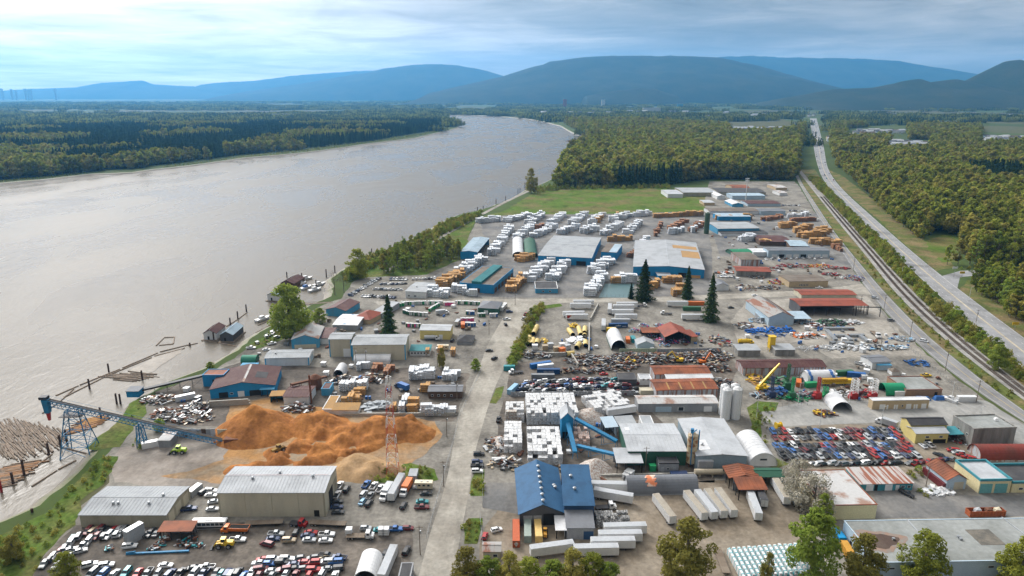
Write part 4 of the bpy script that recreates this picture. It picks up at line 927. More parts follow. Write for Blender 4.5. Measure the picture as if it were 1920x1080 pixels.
def make_bus(bm, stripe):
 def f():
  e = empty('coach', (0, 0, 0)); b = MB(); b.prism([(-6, .4), (5.7, .4), (6, .8), (5.85, 3.0), (5.6, 3.3), (-5.9, 3.3), (-6, 3.1)], -1.27, 1.27); b.build('body', bm, e)
  for s in (-1, 1):
   for k in range(7): MB().box(-5.3 + k * 1.5, -4.0 + k * 1.5, s * 1.28 - .02, s * 1.28 + .02, 1.75, 2.75).build('window', m_glass, e)
   MB().box(-5.9, 5.7, s * 1.275 - .012, s * 1.275 + .012, .6, 1.3).build('side_stripe', stripe, e)
  MB().hexa([(5.93, -1.1, 1.4), (5.97, -1.1, 1.4), (5.97, 1.1, 1.4), (5.93, 1.1, 1.4)], [(5.83, -1.1, 2.9), (5.87, -1.1, 2.9), (5.87, 1.1, 2.9), (5.83, 1.1, 2.9)]).build('windscreen', m_glass, e)
  MB().box(-1.5, 1, -.8, .8, 3.3, 3.5).build('roof_unit', m_trim, e)
  for x in (-3.6, 3.8):
   for s in (-1.1, 1.1): link('wheel', BIGWHEEL, e, (x, s, .5))
  return e
 return f
def make_rv():
 e = empty('motorhome', (0, 0, 0)); b = MB(); b.prism([(-3.6, .6), (2.2, .6), (2.2, 2.0), (3.4, 2.2), (3.2, 3.1), (-3.6, 3.1)], -1.2, 1.2); b.build('house_body', P_cream, e)
 c = MB(); c.prism([(2.2, .5), (3.9, .5), (3.9, 1.2), (3.1, 1.35), (2.7, 2.05), (2.2, 2.05)], -1.0, 1.0); c.build('cab', P_white, e)
 for x in (-2.6, -.8, .9):
  for s in (-1, 1): MB().box(x, x + .9, s * 1.21 - .02, s * 1.21 + .02, 1.7, 2.4).build('window', m_glass, e)
 for x in (-2, .3): MB().box(x, x + .7, -.35, .35, 3.1, 3.35).build('roof_hatch', m_trim, e)
 for x in (-2.2, 3.0):
  for s in (-1, 1): link('wheel', WHEEL, e, (x, s, .36))
 return e
def make_loader(pm):
 def f():
  e = empty('wheel_loader', (0, 0, 0)); b = MB(); b.hexa([(-3.2, -.9, 1.1), (-.2, -.9, 1.1), (-.2, .9, 1.1), (-3.2, .9, 1.1)], [(-3.0, -.8, 2.3), (-.2, -.8, 2.5), (-.2, .8, 2.5), (-3.0, .8, 2.3)]); b.box(-.2, 2.0, -.5, .5, 1.0, 1.7); b.build('body', pm, e)
  c = MB(); c.box(-.6, .7, -.75, .75, 2.3, 3.5, 1); c.box(-.75, .85, -.85, .85, 3.5, 3.62, 0)
  for x in (-.6, .7):
   for y in (-.75, .75): c.box(x - .06, x + .06, y - .06, y + .06, 1.8, 3.5, 0)
  c.build('cab', [pm, m_glass], e)
  for s in (-.6, .6): MB().bar((.6, s, 2.0), (2.4, s, 1.9), .28, .34).bar((2.4, s, 1.9), (3.4, s, .7), .26, .3).build('lift_arm', pm, e)
  k = MB(); k.prism([(3.2, .12), (4.4, .05), (4.45, .12), (3.5, .35), (3.4, 1.2), (3.25, 1.25)], -1.5, 1.5); k.build('bucket', m_dksteel, e)
  for x in (-1.7, 1.5):
   for s in (-1.05, 1.05): link('wheel', LOADWHEEL, e, (x, s, .85))
  return e
 return f
def make_excavator(pm, reach=1.0):
 def f():
  e = empty('excavator', (0, 0, 0))
  for s in (-1.1, 1.1): MB().prism([(-2.0, .1), (-1.6, 0), (1.6, 0), (2.0, .1), (2.2, .5), (1.8, .9), (-1.8, .9), (-2.2, .5)], s - .35, s + .35).build('track', m_tyre, e)
  MB().box(-2.2, 1.2, -1.3, 1.3, 1.0, 2.2).box(-2.5, -1.2, -1.2, 1.2, 1.1, 2.5).build('house', pm, e); MB().box(-.1, 1.4, .35, 1.25, 2.2, 3.3, 1).box(-.1, 1.4, .35, 1.25, 3.3, 3.4, 0).build('cab', [pm, m_glass], e)
  MB().bar((1, -.2, 1.8), (4.2 * reach, -.2, 6.2), .5, .7).build('boom', pm, e); MB().bar((4.1 * reach, -.2, 6.3), (7.2 * reach, -.2, 3.2), .4, .55).build('stick', pm, e)
  MB().prism([(6.9 * reach, 3.2), (7.5 * reach, 3.3), (8.0 * reach, 2.3), (7.2 * reach, 1.7), (6.7 * reach, 2.2)], -.8, .4).build('grapple', m_dksteel, e); return e
 return f
def make_boat(hull, cabm, L=9.0):
 def f():
  e = empty('motor_boat', (0, 0, 0)); b = MB(); h = L / 2
  bt = [(-h, -1.0, -.3), (h * .55, -1.0, -.3), (h * .9, 0, -.3), (h * .55, 1.0, -.3), (-h, 1.0, -.3)]; tp = [(-h, -1.35, 1.1), (h * .5, -1.4, 1.2), (h, 0, 1.5), (h * .5, 1.4, 1.2), (-h, 1.35, 1.1)]
  for k in range(5): b.face([bt[k], bt[(k + 1) % 5], tp[(k + 1) % 5], tp[k]])
  b.face(tp); b.face(list(reversed(bt))); b.build('hull', hull, e)
  MB().hexa([(-h * .45, -1, 1.1), (h * .3, -1, 1.1), (h * .3, 1, 1.1), (-h * .45, 1, 1.1)], [(-h * .4, -.85, 2.5), (h * .1, -.85, 2.5), (h * .1, .85, 2.5), (-h * .4, .85, 2.5)]).build('cabin', cabm, e)
  MB().box(-h * .3, h * .08, -.93, .93, 1.7, 2.2).build('windows', m_glass, e); MB().cyl((-h * .2, 0, 2.5), (-h * .2, 0, 4.6), .05, .03, 5).build('mast', m_trim, e); return e
 return f
def make_toilet(pm):
 def f():
  e = empty('portable_toilet', (0, 0, 0)); MB().box(-.55, .55, -.55, .55, .1, 2.1).build('cabin', pm, e); r = MB(); r.prism([(-.6, 2.1), (.6, 2.1), (.45, 2.35), (-.45, 2.35)], -.6, .6); r.build('roof', P_white, e); MB().box(-.35, .35, -.59, -.55, .2, 1.95).build('door', m_trim, e); return e
 return f
def pole(px, py, h, label, arms=1, mm=None, group='utility poles', wood=True, base_z=0.0):
 p = U(px, py); e = empty('utility_pole', (p.x, p.y, 0)); tag(e, label, 'pole', group); MB().cyl((0, 0, -.3), (0, 0, h), .17, .11, 7).build('shaft', mm or m_timber, e)
 for k in range(arms): MB().box(-1.2, 1.2, -.07, .07, h - .7 - k * .9, h - .55 - k * .9).build('crossarm', mm or m_timber, e)
 if arms: MB().cyl((.35, .15, h - 3), (.35, .15, h - 2), .28, .28, 8).build('transformer', m_steel, e)
 return e
def lightmast(px, py, h, label, arm=2.0, rz=0, group='lamp standards'):
 p = U(px, py); e = empty('lamp_post', (p.x, p.y, 0), R(rz)); tag(e, label, 'lamp post', group); MB().cyl((0, 0, 0), (0, 0, h), .14, .08, 7).build('shaft', m_trim, e)
 MB().bar((0, 0, h - .2), (arm, 0, h), .09).build('arm', m_trim, e); MB().box(arm - .1, arm + .7, -.15, .15, h - .06, h + .08).build('lamp_head', m_steel, e); return e
def fence(p0, p1, label, h=2.0, step=3.0, mm=None, solid=None, rails=3):
 a, b = U(*p0).to_2d(), U(*p1).to_2d(); L = (b - a).length; e = empty('fence', (a.x, a.y, 0), math.atan2((b - a).y, (b - a).x)); tag(e, label, 'fence'); n = max(2, int(L / step))
 ps = MB().box(-.05, .05, -.05, .05, 0, h).mesh('post', [mm or m_steel])
 for k in range(n + 1): link('post', ps, e, (L * k / n, 0, 0))
 if solid:
  pm = MB().box(.06, L / n - .06, -.03, .03, .1, h - .1).mesh('panel', [solid])
  for k in range(n): link('panel', pm, e, (L * k / n, 0, 0))
 else:
  for k in range(rails): MB().box(0, L, -.015, .015, .15 + (h - .25) * k / (rails - 1), .18 + (h - .25) * k / (rails - 1)).build('rail', mm or m_steel, e)
 return e
# ================================================================ NEAR LEFT: warehouses, wreck yard, sawdust, mill
def cars(lst, group, det=True, z=0.06):
 for k, c, px, py, hd, where in lst:
  p = U(px, py); car(k, c, p, R(hd), '%s %s %s' % (c, CARWORD[k], where), group, det, z)
shed('warehouse', 'low grey-roofed warehouse with beige panel walls above the river bank', (148.5, 965.6), (311, 965.6), (352, 913), base=989, wall=w_beige, rm=r_grey, rise=1.3, seams=1.3, panels=5, doors=[('r', .08, .3, 4.2, w_cream), ('r', .38, .6, 4.2, w_cream), ('r', .7, .92, 4.0, w_cream)], vents=[(.72, .3), (.82, .55), (.3, .3), (.36, .3)])
shed('warehouse', 'tall cream panel warehouse with grey metal roof below the sawdust piles', (407, 924), (607.6, 923.4), (628, 875), base=969, wall=w_cream, rm=r_lgrey, rise=1.4, seams=1.2, panels=4, doors=[('f', .89, .94, 2.6, m_open), ('r', .3, .62, 6.5, m_open), ('r', .68, .94, 6.5, w_beige)], vents=[(.27, .4), (.84, .46), (.5, .62)], lights=[(.02, .98, .505, .53, r_red)], trim=w_beige)
G1 = 'vehicles parked round the two near warehouses'
cars([('suv', 'black', 383, 925, 70, 'beside white vehicles between the two near warehouses'), ('suv', 'white', 396, 923, 0, 'at the back of the gap between the near warehouses'), ('sedan', 'white', 396, 931, 0, 'second in the file between the near warehouses'), ('sedan', 'silver', 402, 943, 20, 'against the end of the cream warehouse'), ('pickup', 'dark blue', 355, 957, 10, 'at the side doors of the grey-roofed warehouse'), ('sedan', 'silver', 399, 957, 5, 'at the near corner of the cream warehouse'),
 ('pickup', 'white', 637, 913, 85, 'at the far end of the row beside the cream warehouse'), ('suv', 'black', 650, 920, 85, 'alone by the grass beside the cream warehouse'), ('pickup', 'white', 632, 931, 85, 'with its bed towards the cream warehouse door'), ('sedan', 'black', 632, 943, 5, 'parked across the warehouse side, farthest of three dark cars'), ('sedan', 'dark blue', 632, 953, 3, 'parked across the warehouse side, middle of three dark cars'), ('sedan', 'black', 634, 963, 3, 'parked across the warehouse side, nearest of three dark cars'),
 ('pickup', 'blue', 687, 911, 78, 'at the back of the truck lot by the red-white mast'), ('suv', 'silver', 682, 929, 78, 'in the middle of the leftmost file of the truck lot'), ('sedan', 'light blue', 680, 943, 78, 'at the front of the leftmost file of the truck lot'), ('pickup', 'white', 701, 914, 80, 'second from the left in the back of the truck lot'), ('pickup', 'grey', 694, 933, 78, 'with a dark bed in the middle of the truck lot'), ('suv', 'black', 692, 947, 78, 'at the front of the second file of the truck lot'), ('pickup', 'white', 713, 919, 80, 'third from the left in the back of the truck lot'),
 ('suv', 'black', 757, 951, 80, 'in front of the white camper truck'), ('sedan', 'black', 799, 928, 2, 'right under the motorhome'), ('sedan', 'teal', 792, 943, 2, 'across the end of the truck lot'), ('pickup', 'maroon', 791, 954, 2, 'across the end of the truck lot, nearest the street')], G1)
stamp('t_white', make_truck(P_white, 'box', P_silver), U(727, 926), R(-100), 'white box truck in the truck lot by the red-white mast', 'truck')
stamp('tr_white', make_trailer(P_white), U(744, 923), R(82), 'long white trailer standing in the truck lot by the mast', 'trailer', 'semi trailers')
stamp('t_orange', make_truck(P_white, 'box', P_orange), U(764, 918), R(-100), 'box truck with orange box and white cab in truck lot', 'truck')
stamp('rv', make_rv, U(794, 916), R(178), 'cream motorhome parked at the grass edge by the street', 'motorhome')
def make_flatdeck(L=13):
 e = empty('flatbed_trailer', (0, 0, 0)); b = MB(); b.box(-L / 2, L / 2, -1.25, 1.25, 1.0, 1.18)
 for x in np.arange(-L / 2 + .6, L / 2, 1.2): b.box(x - .06, x + .06, -1.28, 1.28, .9, 1.0)
 b.build('deck', m_timber, e); MB().box(-L / 2, L / 2, -.5, -.35, .6, 1.0).box(-L / 2, L / 2, .35, .5, .6, 1.0).build('frame_beams', m_dksteel, e)
 for x in (-L / 2 + 1.2, -L / 2 + 2.4):
  for s in (-1, 1): link('wheel', BIGWHEEL, e, (x, s, .5))
 MB().box(L / 2 - 3, L / 2 - 2.8, -.9, -.7, 0, 1).box(L / 2 - 3, L / 2 - 2.8, .7, .9, 0, 1).build('landing_legs', m_dksteel, e); return e
stamp('flatdeck', make_flatdeck, U(496, 984), R(4), 'empty flatbed trailer along the front of the cream warehouse', 'trailer', 'flatbed trailers')
stamp('flatdeck', make_flatdeck, U(615, 985), R(-4), 'empty flatbed trailer behind the red truck tractor', 'trailer', 'flatbed trailers')
stamp('t_red', make_truck(P_red, 'flat', m_dksteel, 3.5), U(553, 985), R(-12), 'bright red truck tractor in front of the cream warehouse', 'truck')
stamp('t_orangedump', make_truck(P_orange, 'dump'), U(449, 998), R(178), 'orange dump truck beside the yellow loader in the wreck yard', 'truck')
stamp('coach', make_bus(P_white, P_black), U(395, 990), R(2), 'white and black coach parked before the wreck yard', 'bus')
stamp('ld_yellow', make_loader(P_yellow), U(421, 1026), R(184), 'yellow wheel loader working in the wreck yard', 'loader', 'wheel loaders')
stamp('t_flatwhite', make_truck(P_white, 'flat'), U(668, 1009), R(0), 'white flatbed truck at the edge of the wreck yard', 'truck')
cars([('pickup', 'white', 446, 1015, 2, 'beside the yellow loader'), ('minivan', 'maroon', 501, 1023, 160, 'in the lane of the wreck yard'), ('pickup', 'silver', 518, 1004, 2, 'in the wreck yard row behind the maroon minivan'), ('sedan', 'dark blue', 512, 1013, 5, 'in the wreck yard row just behind the maroon minivan'), ('suv', 'tan', 542, 1016, 3, 'in the front of the wreck yard row'), ('sedan', 'red', 583, 1001, 2, 'in the back of the wreck yard row'), ('sedan', 'dark blue', 577, 1007, 3, 'squeezed between red and silver cars in the wreck yard'), ('sedan', 'silver', 580, 1015, 2, 'in the front of the wreck yard row'),
 ('pickup', 'white', 613, 1005, 3, 'at the end of the wreck yard row'), ('sedan', 'white', 611, 1016, 3, 'at the end of the wreck yard front row'), ('suv', 'black', 556, 1001, 88, 'nosed into the wreck yard back row'), ('hatchback', 'silver', 686, 993, 5, 'behind the white flatbed truck'), ('pickup', 'blue', 741, 995, 2, 'at the wreck yard gate'), ('hatchback', 'maroon', 765, 993, 0, 'at the wreck yard gate nearest the street'), ('sedan', 'teal', 713, 996, 2, 'between water totes by the wreck yard gate'),
 ('sedan', 'white', 311, 1063, 4, 'alone in front of the bottom wreck row'), ('suv', 'white', 169, 1062, 25, 'at the left end of the bottom wreck row'), ('suv', 'white', 200, 1063, 15, 'second at the left end of the bottom wreck row'), ('suv', 'white', 244, 1027, 10, 'before the stacked grey containers'), ('suv', 'black', 762, 1036, 80, 'beside the black-roofed hut at the street'), ('sedan', 'black', 722, 1041, 80, 'behind the white tent garage'), ('suv', 'silver', 737, 1039, 80, 'behind the long white trailer by the tent garage'), ('sedan', 'silver', 150, 1036, 30, 'inside the curve of wrecks above the river'), ('sedan', 'silver', 132, 1034, 35, 'in the curve of wrecks beside another silver car')], G1)
GW = 'wrecked cars in the near yard'
for a, b, n, ds, hd in (((82, 1062), (150, 1006), 8, 'outer curve of wrecks at the grassy bank', 20), ((104, 1066), (172, 1014), 6, 'inner curve of wrecks at the grassy bank', 15), ((158, 1000), (240, 994), 8, 'wreck row under the grey-roofed warehouse', 80), ((170, 1008), (232, 1004), 6, 'second row under the grey-roofed warehouse', 85),
 ((270, 1003), (300, 1003), 3, 'short wreck row beside the rusty shed roof', 85), ((160, 1078), (480, 1078), 15, 'bottom wreck row at the picture edge', 85), ((350, 1068), (400, 1066), 2, 'pair of wrecks before the bottom row', 5), ((480, 1072), (640, 1070), 8, 'front wreck row behind the tent garage', 8), ((476, 1060), (640, 1058), 8, 'middle wreck row behind the tent garage', 6), ((480, 1052), (620, 1049), 6, 'back wreck row behind the tent garage', 6), ((400, 1080), (640, 1084), 10, 'lowest wreck row beside the tent garage', 85), ((600, 1046), (650, 1048), 2, 'wrecks behind the tent garage', 0)):
 car_row(a, b, n, ds, GW, hd, True, tilt=0.05)
for k, (px, py) in enumerate(((300, 1022), (288, 1030), (340, 1020), (355, 1026), (375, 1024), (362, 1013), (312, 1012), (206, 1030))):
 p = U(px, py); mb = MB()
 for q in range(14): a = ru(0, 6.28); c = Vector((ru(-1.6, 1.6), ru(-1.2, 1.2), ru(.2, 1.0))); d = Vector((math.cos(a), math.sin(a), ru(-.3, .4))) * ru(.4, 1.1); mb.bar(c - d, c + d, ru(.2, .7), ru(.15, .5), q % 4)
 o = mb.build('scrap_heap', [m_rustsolid, m_dksteel, P_silver, P_teal], None, (p.x, p.y, .06)); tag(o, 'low heap of car parts in the wreck yard, %s' % ['beside the blue beam', 'left of the blue beam', 'right of the rusty shed', 'behind the yellow loader', 'beside the orange dump truck', 'under the coach', 'under the rusty shed edge', 'inside the curve of wrecks'][k], 'scrap heap', 'scrap heaps in the near yard')
p = U(238, 1022); e = stamp('ct_grey6', make_container(P_silver, 6.1), (p.x + 1.5, p.y + 2.5, .06), R(62), 'lower grey container of the stacked pair in the wreck yard', 'container', 'shipping containers')
o = stamp('ct_grey6', None, (p.x + 1.5, p.y + 2.5, 2.75), R(62), 'upper grey container of the stacked pair in the wreck yard', 'container', 'shipping containers')
stamp('ct_grey6', None, U(366, 925), R(75), 'pale container behind the grey-roofed warehouse', 'container', 'shipping containers')
shed('open_shed', 'rusty sheet roof on posts among the wrecks', (299, 996), (358, 995), (364, 981), h=3.6, roof='mono', rise=.6, wall=w_grey, rm=r_rust, open_=('f', 'l', 'r'), over=.6)
p = U(300, 1040); tag(MB().bar((-11, 0, .3), (9, 1.2, .5), .7, .45).bar((-11, 0, .6), (-8, .2, 1.0), .3, .4).build('steel_beam', m_bluesteel, None, (p.x, p.y, .06)), 'long blue steel beam lying in the wreck yard lane', 'beam')
def make_totes():
 e = empty('water_tote', (0, 0, 0)); MB().box(-.6, .6, -.6, .6, .15, 1.2).build('tank', P_white, e); f = MB()
 for z in (.15, .5, .85, 1.2): f.box(-.63, .63, -.63, -.6, z - .02, z + .02).box(-.63, .63, .6, .63, z - .02, z + .02).box(-.63, -.6, -.63, .63, z - .02, z + .02).box(.6, .63, -.63, .63, z - .02, z + .02)
 f.build('cage', m_steel, e); MB().box(-.6, .6, -.6, .6, 0, .13).build('pallet', m_timber, e); return e
for i, (px, py, w) in enumerate(((655, 1003, 'left of the silver hatchback at the wreck yard gate'), (716, 1002, 'in front of the teal sedan, left of two'), (724, 1002, 'in front of the teal sedan, right of two'))):
 stamp('tote', make_totes, U(px, py), 0, 'white caged water tote ' + w, 'water tote', 'water totes', scale=(1.7, 1.7, 2.2))
shed('tent_garage', 'white arched fabric garage at the bottom of the wreck yard', (664, 1086), (706, 1086), (710, 1046), h=2.0, roof='barrel', ridge='y', rise=3.2, wall=w_white, rm=mat('white_tent_fabric', (0.74, 0.75, 0.76), 0.6, fine=0.04), seams=1.5, open_=('f',))
stamp('tr_white', None, U(728, 1068), R(84), 'long white trailer between the tent garage and the hut', 'trailer', 'semi trailers')
shed('hut', 'black flat-roofed hut at the street by the tent garage', (745, 1090), (768, 1090), (775, 1056), h=3, roof='flat', rise=.1, wall=w_grey, rm=r_black)
shed('hut', 'grey instrument shelter at the foot of the red-white mast', (765, 893), (781, 893), (784, 879), h=2.6, roof='flat', rise=0, wall=w_grey, rm=r_grey, doors=[('f', .4, .7, 2.1, m_greydoor)])
def mast():
 g = U(737, 889); H = hpx(737, 706, 889); e = empty('lattice_mast', (g.x, g.y, 0)); tag(e, 'red and white lattice radio mast above the sawdust piles', 'radio mast')
 mr, mw = mat('mast_red', (0.5, 0.07, 0.04), 0.6, c2=(.38, .1, .07)), mat('mast_white', (0.68, 0.68, 0.68), 0.6); n = 10; W0, W1 = 2.2, 0.75
 for k in range(n):
  z0, z1 = H * k / n, H * (k + 1) / n; a, b = W0 + (W1 - W0) * k / n, W0 + (W1 - W0) * (k + 1) / n; mb = MB(); q = [(-1, -1), (1, -1), (1, 1), (-1, 1)]
  for i in range(4):
   c, d = q[i], q[(i + 1) % 4]; mb.bar((c[0] * a, c[1] * a, z0), (c[0] * b, c[1] * b, z1), .13); mb.bar((c[0] * a, c[1] * a, z0), (d[0] * b, d[1] * b, z1), .07); mb.bar((d[0] * a, d[1] * a, z0), (c[0] * b, c[1] * b, z1), .07); mb.bar((c[0] * b, c[1] * b, z1), (d[0] * b, d[1] * b, z1), .08)
  mb.build('mast_section', mr if k % 2 == 0 else mw, e)
 for k, (z, a) in enumerate(((H * .97, 0), (H * .97, 2.1), (H * .97, 4.2), (H * .9, 1), (H * .9, 3.1), (H * .9, 5.2), (H * .82, .5), (H * .82, 2.8))):
  MB().box(.9, 1.25, -.25, .25, z - 1.2, z + 1.2).build('antenna_panel', mw, e, (0, 0, 0), a)
 MB().cyl((0, 0, H), (0, 0, H + 4), .06, .03, 5).build('whip_antenna', mw, e)
mast()
m_saw = mat('fresh_sawdust', (0.40, 0.175, 0.058), 0.97, c2=(0.27, 0.115, 0.042), amt=0.95, scale=0.07, fine=0.25, coord='World', lo=0.4, hi=0.6, spec=0.03, bump=0.4, bscale=0.9)
m_sawp = mat('stale_sawdust', (0.38, 0.26, 0.15), 0.97, c2=(0.32, 0.2, 0.1), amt=0.85, scale=0.12, fine=0.16, coord='World', spec=0.03, bump=0.25, bscale=0.9)
def heap(name, label, peaks, m, slope=0.72, nz_=0.9, res=0.8, cat='pile', flat=0.0):
 P = [(U(px, py), h) for px, py, h in peaks]; x0 = min(p.x - h / slope - 3 for p, h in P); x1 = max(p.x + h / slope + 3 for p, h in P); y0 = min(p.y - h / slope - 3 for p, h in P); y1 = max(p.y + h / slope + 3 for p, h in P)
 nx, ny = int((x1 - x0) / res) + 2, int((y1 - y0) / res) + 2; v = []; ok = []
 for j in range(ny):
  for i in range(nx):
   x, y = x0 + i * res, y0 + j * res; z = -5
   for p, h in P:
    d = math.hypot(x - p.x, y - p.y); hh = h - slope * math.sqrt(d * d + 1.2) + .9
    z = max(z, hh) if z < hh - 2 or z > hh + 2 else (z + hh) / 2 + (2 - abs(z - hh)) ** 2 / 8 + abs(z - hh) / 2
   f = noise.fractal(Vector((x * .12, y * .12, 1)), 1, 2, 5); z += nz_ * f * min(1, max(0, (z + 1) / 2)) * (1.6 if noise.noise(Vector((x * .05, y * .05, 4))) > .1 else .7)
   v.append((x, y, z)); ok.append(z > -.25)
 f = [(j * nx + i, j * nx + i + 1, (j + 1) * nx + i + 1, (j + 1) * nx + i) for j in range(ny - 1) for i in range(nx - 1) if any(ok[q] for q in (j * nx + i, j * nx + i + 1, (j + 1) * nx + i + 1, (j + 1) * nx + i))]
 me = bpy.data.meshes.new(name); me.from_pydata(v, [], f); me.materials.append(m); me.polygons.foreach_set('use_smooth', [True] * len(f)); bm = bmesh.new(); bm.from_mesh(me); bmesh.ops.delete(bm, geom=[q for q in bm.verts if not q.link_faces], context='VERTS'); bm.to_mesh(me); bm.free()
 return tag(link(name, me), label, cat, 'sawdust piles' if cat == 'pile' else None)
heap('sawdust_pile', 'steep cone of orange sawdust beside the mill', [(478, 806, 11.5), (520, 814, 5), (500, 824, 4)], m_saw, .68, .8)
heap('sawdust_pile', 'long lumpy ridge of orange sawdust left of the mast', [(578, 800, 5.5), (606, 800, 6.5), (640, 814, 3.5), (665, 817, 4.5), (690, 812, 6), (720, 808, 6.8), (750, 808, 6), (778, 814, 4.5), (640, 830, 3.5), (560, 840, 3), (600, 848, 3.5), (530, 860, 2.2), (480, 875, 2), (580, 868, 2.4), (440, 882, 1.6), (690, 835, 3), (620, 860, 2), (510, 850, 1.6), (650, 850, 2)], m_saw, .58, 1.9)
heap('sawdust_pile', 'small tan pile of old sawdust below the mast', [(668, 872, 4.5), (700, 880, 3.5), (650, 885, 3.2), (735, 880, 2.5), (685, 892, 2.6)], m_sawp, .6, .9)
stamp('ld_brown', make_loader(mat('dusty_yellow_paint', (0.28, 0.17, 0.04), 0.8)), U(523, 848), R(50), 'dusty yellow wheel loader on the sawdust', 'loader', 'wheel loaders')
stamp('ld_lime', make_loader(P_lime), U(336, 850), R(184), 'lime green wheel loader on the grey sand lot', 'loader', 'wheel loaders')
stamp('ct_white6', make_container(P_white, 6.1), U(282, 838), R(28), 'white container beside the conveyor on the sand lot', 'container', 'shipping containers')
stamp('ct_white9', make_container(P_white, 9), U(348, 749), R(32), 'white container in the dark mill yard near the blue mill', 'container', 'shipping containers')
def conveyor():
 g1, g2 = U(150, 840), U(428, 831); h1, h2 = hpx(150, 760, 840), 1.0; d = (g2 - g1); end = d.length; ux = d / end; k = (h2 - h1) / end; L = end * .42; h2 = h1 + k * L
 e = empty('conveyor', (g1.x, g1.y, 0), math.atan2(ux.y, ux.x)); tag(e, 'long blue conveyor on trestles reaching out over the river', 'conveyor')
 top = min((abs(PXY(g1 + ux * t + Vector((0, 0, h1 + k * t)))[0] - 86), t) for t in np.arange(-40, 0, .5))[1]
 z = lambda x: h1 + k * x
 t = MB(); n = 44; x0, x1 = top, end
 for i in range(n):
  a, b = x0 + (x1 - x0) * i / n, x0 + (x1 - x0) * (i + 1) / n
  for s in (-1.1, 1.1):
   if z(b) > 1.2:
    t.bar((a, s, z(a)), (b, s, z(b)), .22); t.bar((a, s, max(z(a) - 2.2, .2)), (b, s, max(z(b) - 2.2, .2)), .22)
    t.bar((a, s, max(z(a) - 2.2, .2)), (b, s, z(b)), .13); t.bar((b, s, max(z(b) - 2.2, .2)), (b, s, z(b)), .13)
  t.bar((a, -1.1, max(z(a) - 2.2, .2)), (a, 1.1, max(z(a) - 2.2, .2)), .13)
 t.build('truss', m_bluesteel, e)
 MB().hexa([(x0, -.9, z(x0) + .1), (x1, -.9, z(x1) + .1), (x1, .9, z(x1) + .1), (x0, .9, z(x0) + .1)], [(x0, -.9, z(x0) + .3), (x1, -.9, z(x1) + .3), (x1, .9, z(x1) + .3), (x0, .9, z(x0) + .3)]).build('belt', mat('belt_rubber', (.04, .035, .03), .9, c2=(.09, .06, .04), scale=.5), e)
 w = MB()
 for s in (-1.5, 1.5): w.bar((x0, s, z(x0) + 1.0), (x1 * .8, s, z(x1 * .8) + 1.0), .07)
 w.build('handrails', m_bluesteel, e)
 MB().hexa([(x0 - .9, -1, z(x0) - 6), (x0 + .9, -1, z(x0) - 6), (x0 + .9, 1, z(x0) - 6), (x0 - .9, 1, z(x0) - 6)], [(x0 - 1.3, -1.2, z(x0)), (x0 + 1.3, -1.2, z(x0)), (x0 + 1.3, 1.2, z(x0)), (x0 - 1.3, 1.2, z(x0))]).build('discharge_chute', m_bluesteel, e)
 MB().cyl((x0, 0, z(x0) - 9.5), (x0, 0, z(x0) - 6), .55, .95, 10).build('chute_tip', mat('chute_red', (.45, .04, .04), .7), e); MB().box(x0 - 2, x0 + 1, -1.3, 1.3, z(x0) + .2, z(x0) + 1.4).build('drive_housing', m_dksteel, e)
 def trestle(x, wd, top_, steps):
  mb = MB()
  for sx in (-1, 1):
   for sy in (-1, 1): mb.bar((x + sx * wd * 1.25, sy * wd * .9, -3), (x + sx * wd * .55, sy * 1.2, top_), .35)
  for q in range(steps):
   f0, f1 = q / steps, (q + 1) / steps; X = lambda f: wd * (1.25 - .7 * f); Y = lambda f: wd * .9 + (1.2 - wd * .9) * f; Z = lambda f: -3 + (top_ + 3) * f
   for sy in (-1, 1): mb.bar((x - X(f0), sy * Y(f0), Z(f0)), (x + X(f1), sy * Y(f1), Z(f1)), .16); mb.bar((x + X(f0), sy * Y(f0), Z(f0)), (x - X(f1), sy * Y(f1), Z(f1)), .16); mb.bar((x - X(f1), sy * Y(f1), Z(f1)), (x + X(f1), sy * Y(f1), Z(f1)), .2)
   for sx in (-1, 1): mb.bar((x + sx * X(f0), -Y(f0), Z(f0)), (x + sx * X(f1), Y(f1), Z(f1)), .16); mb.bar((x + sx * X(f1), -Y(f1), Z(f1)), (x + sx * X(f1), Y(f1), Z(f1)), .2)
  mb.build('trestle', m_bluesteel, e)
 trestle(0, 5.0, h1 - 2.2, 4); trestle(L, 1.6, h2 - 2.2, 2)
 MB().box(-4.5, 4.5, -3, 3, h1 - 4.2, h1 - 4.0).build('walkway', m_dksteel, e); MB().box(x1 - 1, x1 + 5, -2.4, 2.4, 0, 3.0).build('hopper', m_rustsolid, e)
conveyor()
def boxes_thing(name, label, cat, px, py, rz, boxes, mats, z=0.05, pname='frame', group=None):
 p = U(px, py); mb = MB()
 for b in boxes: mb.box(*b[:6], b[6] if len(b) > 6 else 0)
 return tag(mb.build(name, mats, None, (p.x, p.y, z), R(rz)), label, cat, group)
def panel_wall(label, p0, p1, h, n, mm, name='panel_fence', cat='fence', th=.12, zb=0.0):
 a, b = U(*p0).to_2d(), U(*p1).to_2d(); L = (b - a).length; e = empty(name, (a.x, a.y, 0), math.atan2((b - a).y, (b - a).x)); tag(e, label, cat); w = L / n
 for k in range(n): MB().box(k * w + .06, (k + 1) * w - .06, -th, th, zb, h + ru(-.08, .08)).build('panel', mm[k % len(mm)] if isinstance(mm, list) else mm, e)
 MB().box(0, L, th, th + .15, h * .4, h * .4 + .15).box(0, L, th, th + .15, max(h * .8, zb), h * .8 + .15).build('backing_rails', m_timber, e)
 return e
panel_wall('row of upright cream panels beside the sawdust cone', (409, 822), (460, 821), 4.4, 9, w_cream, zb=1.4)
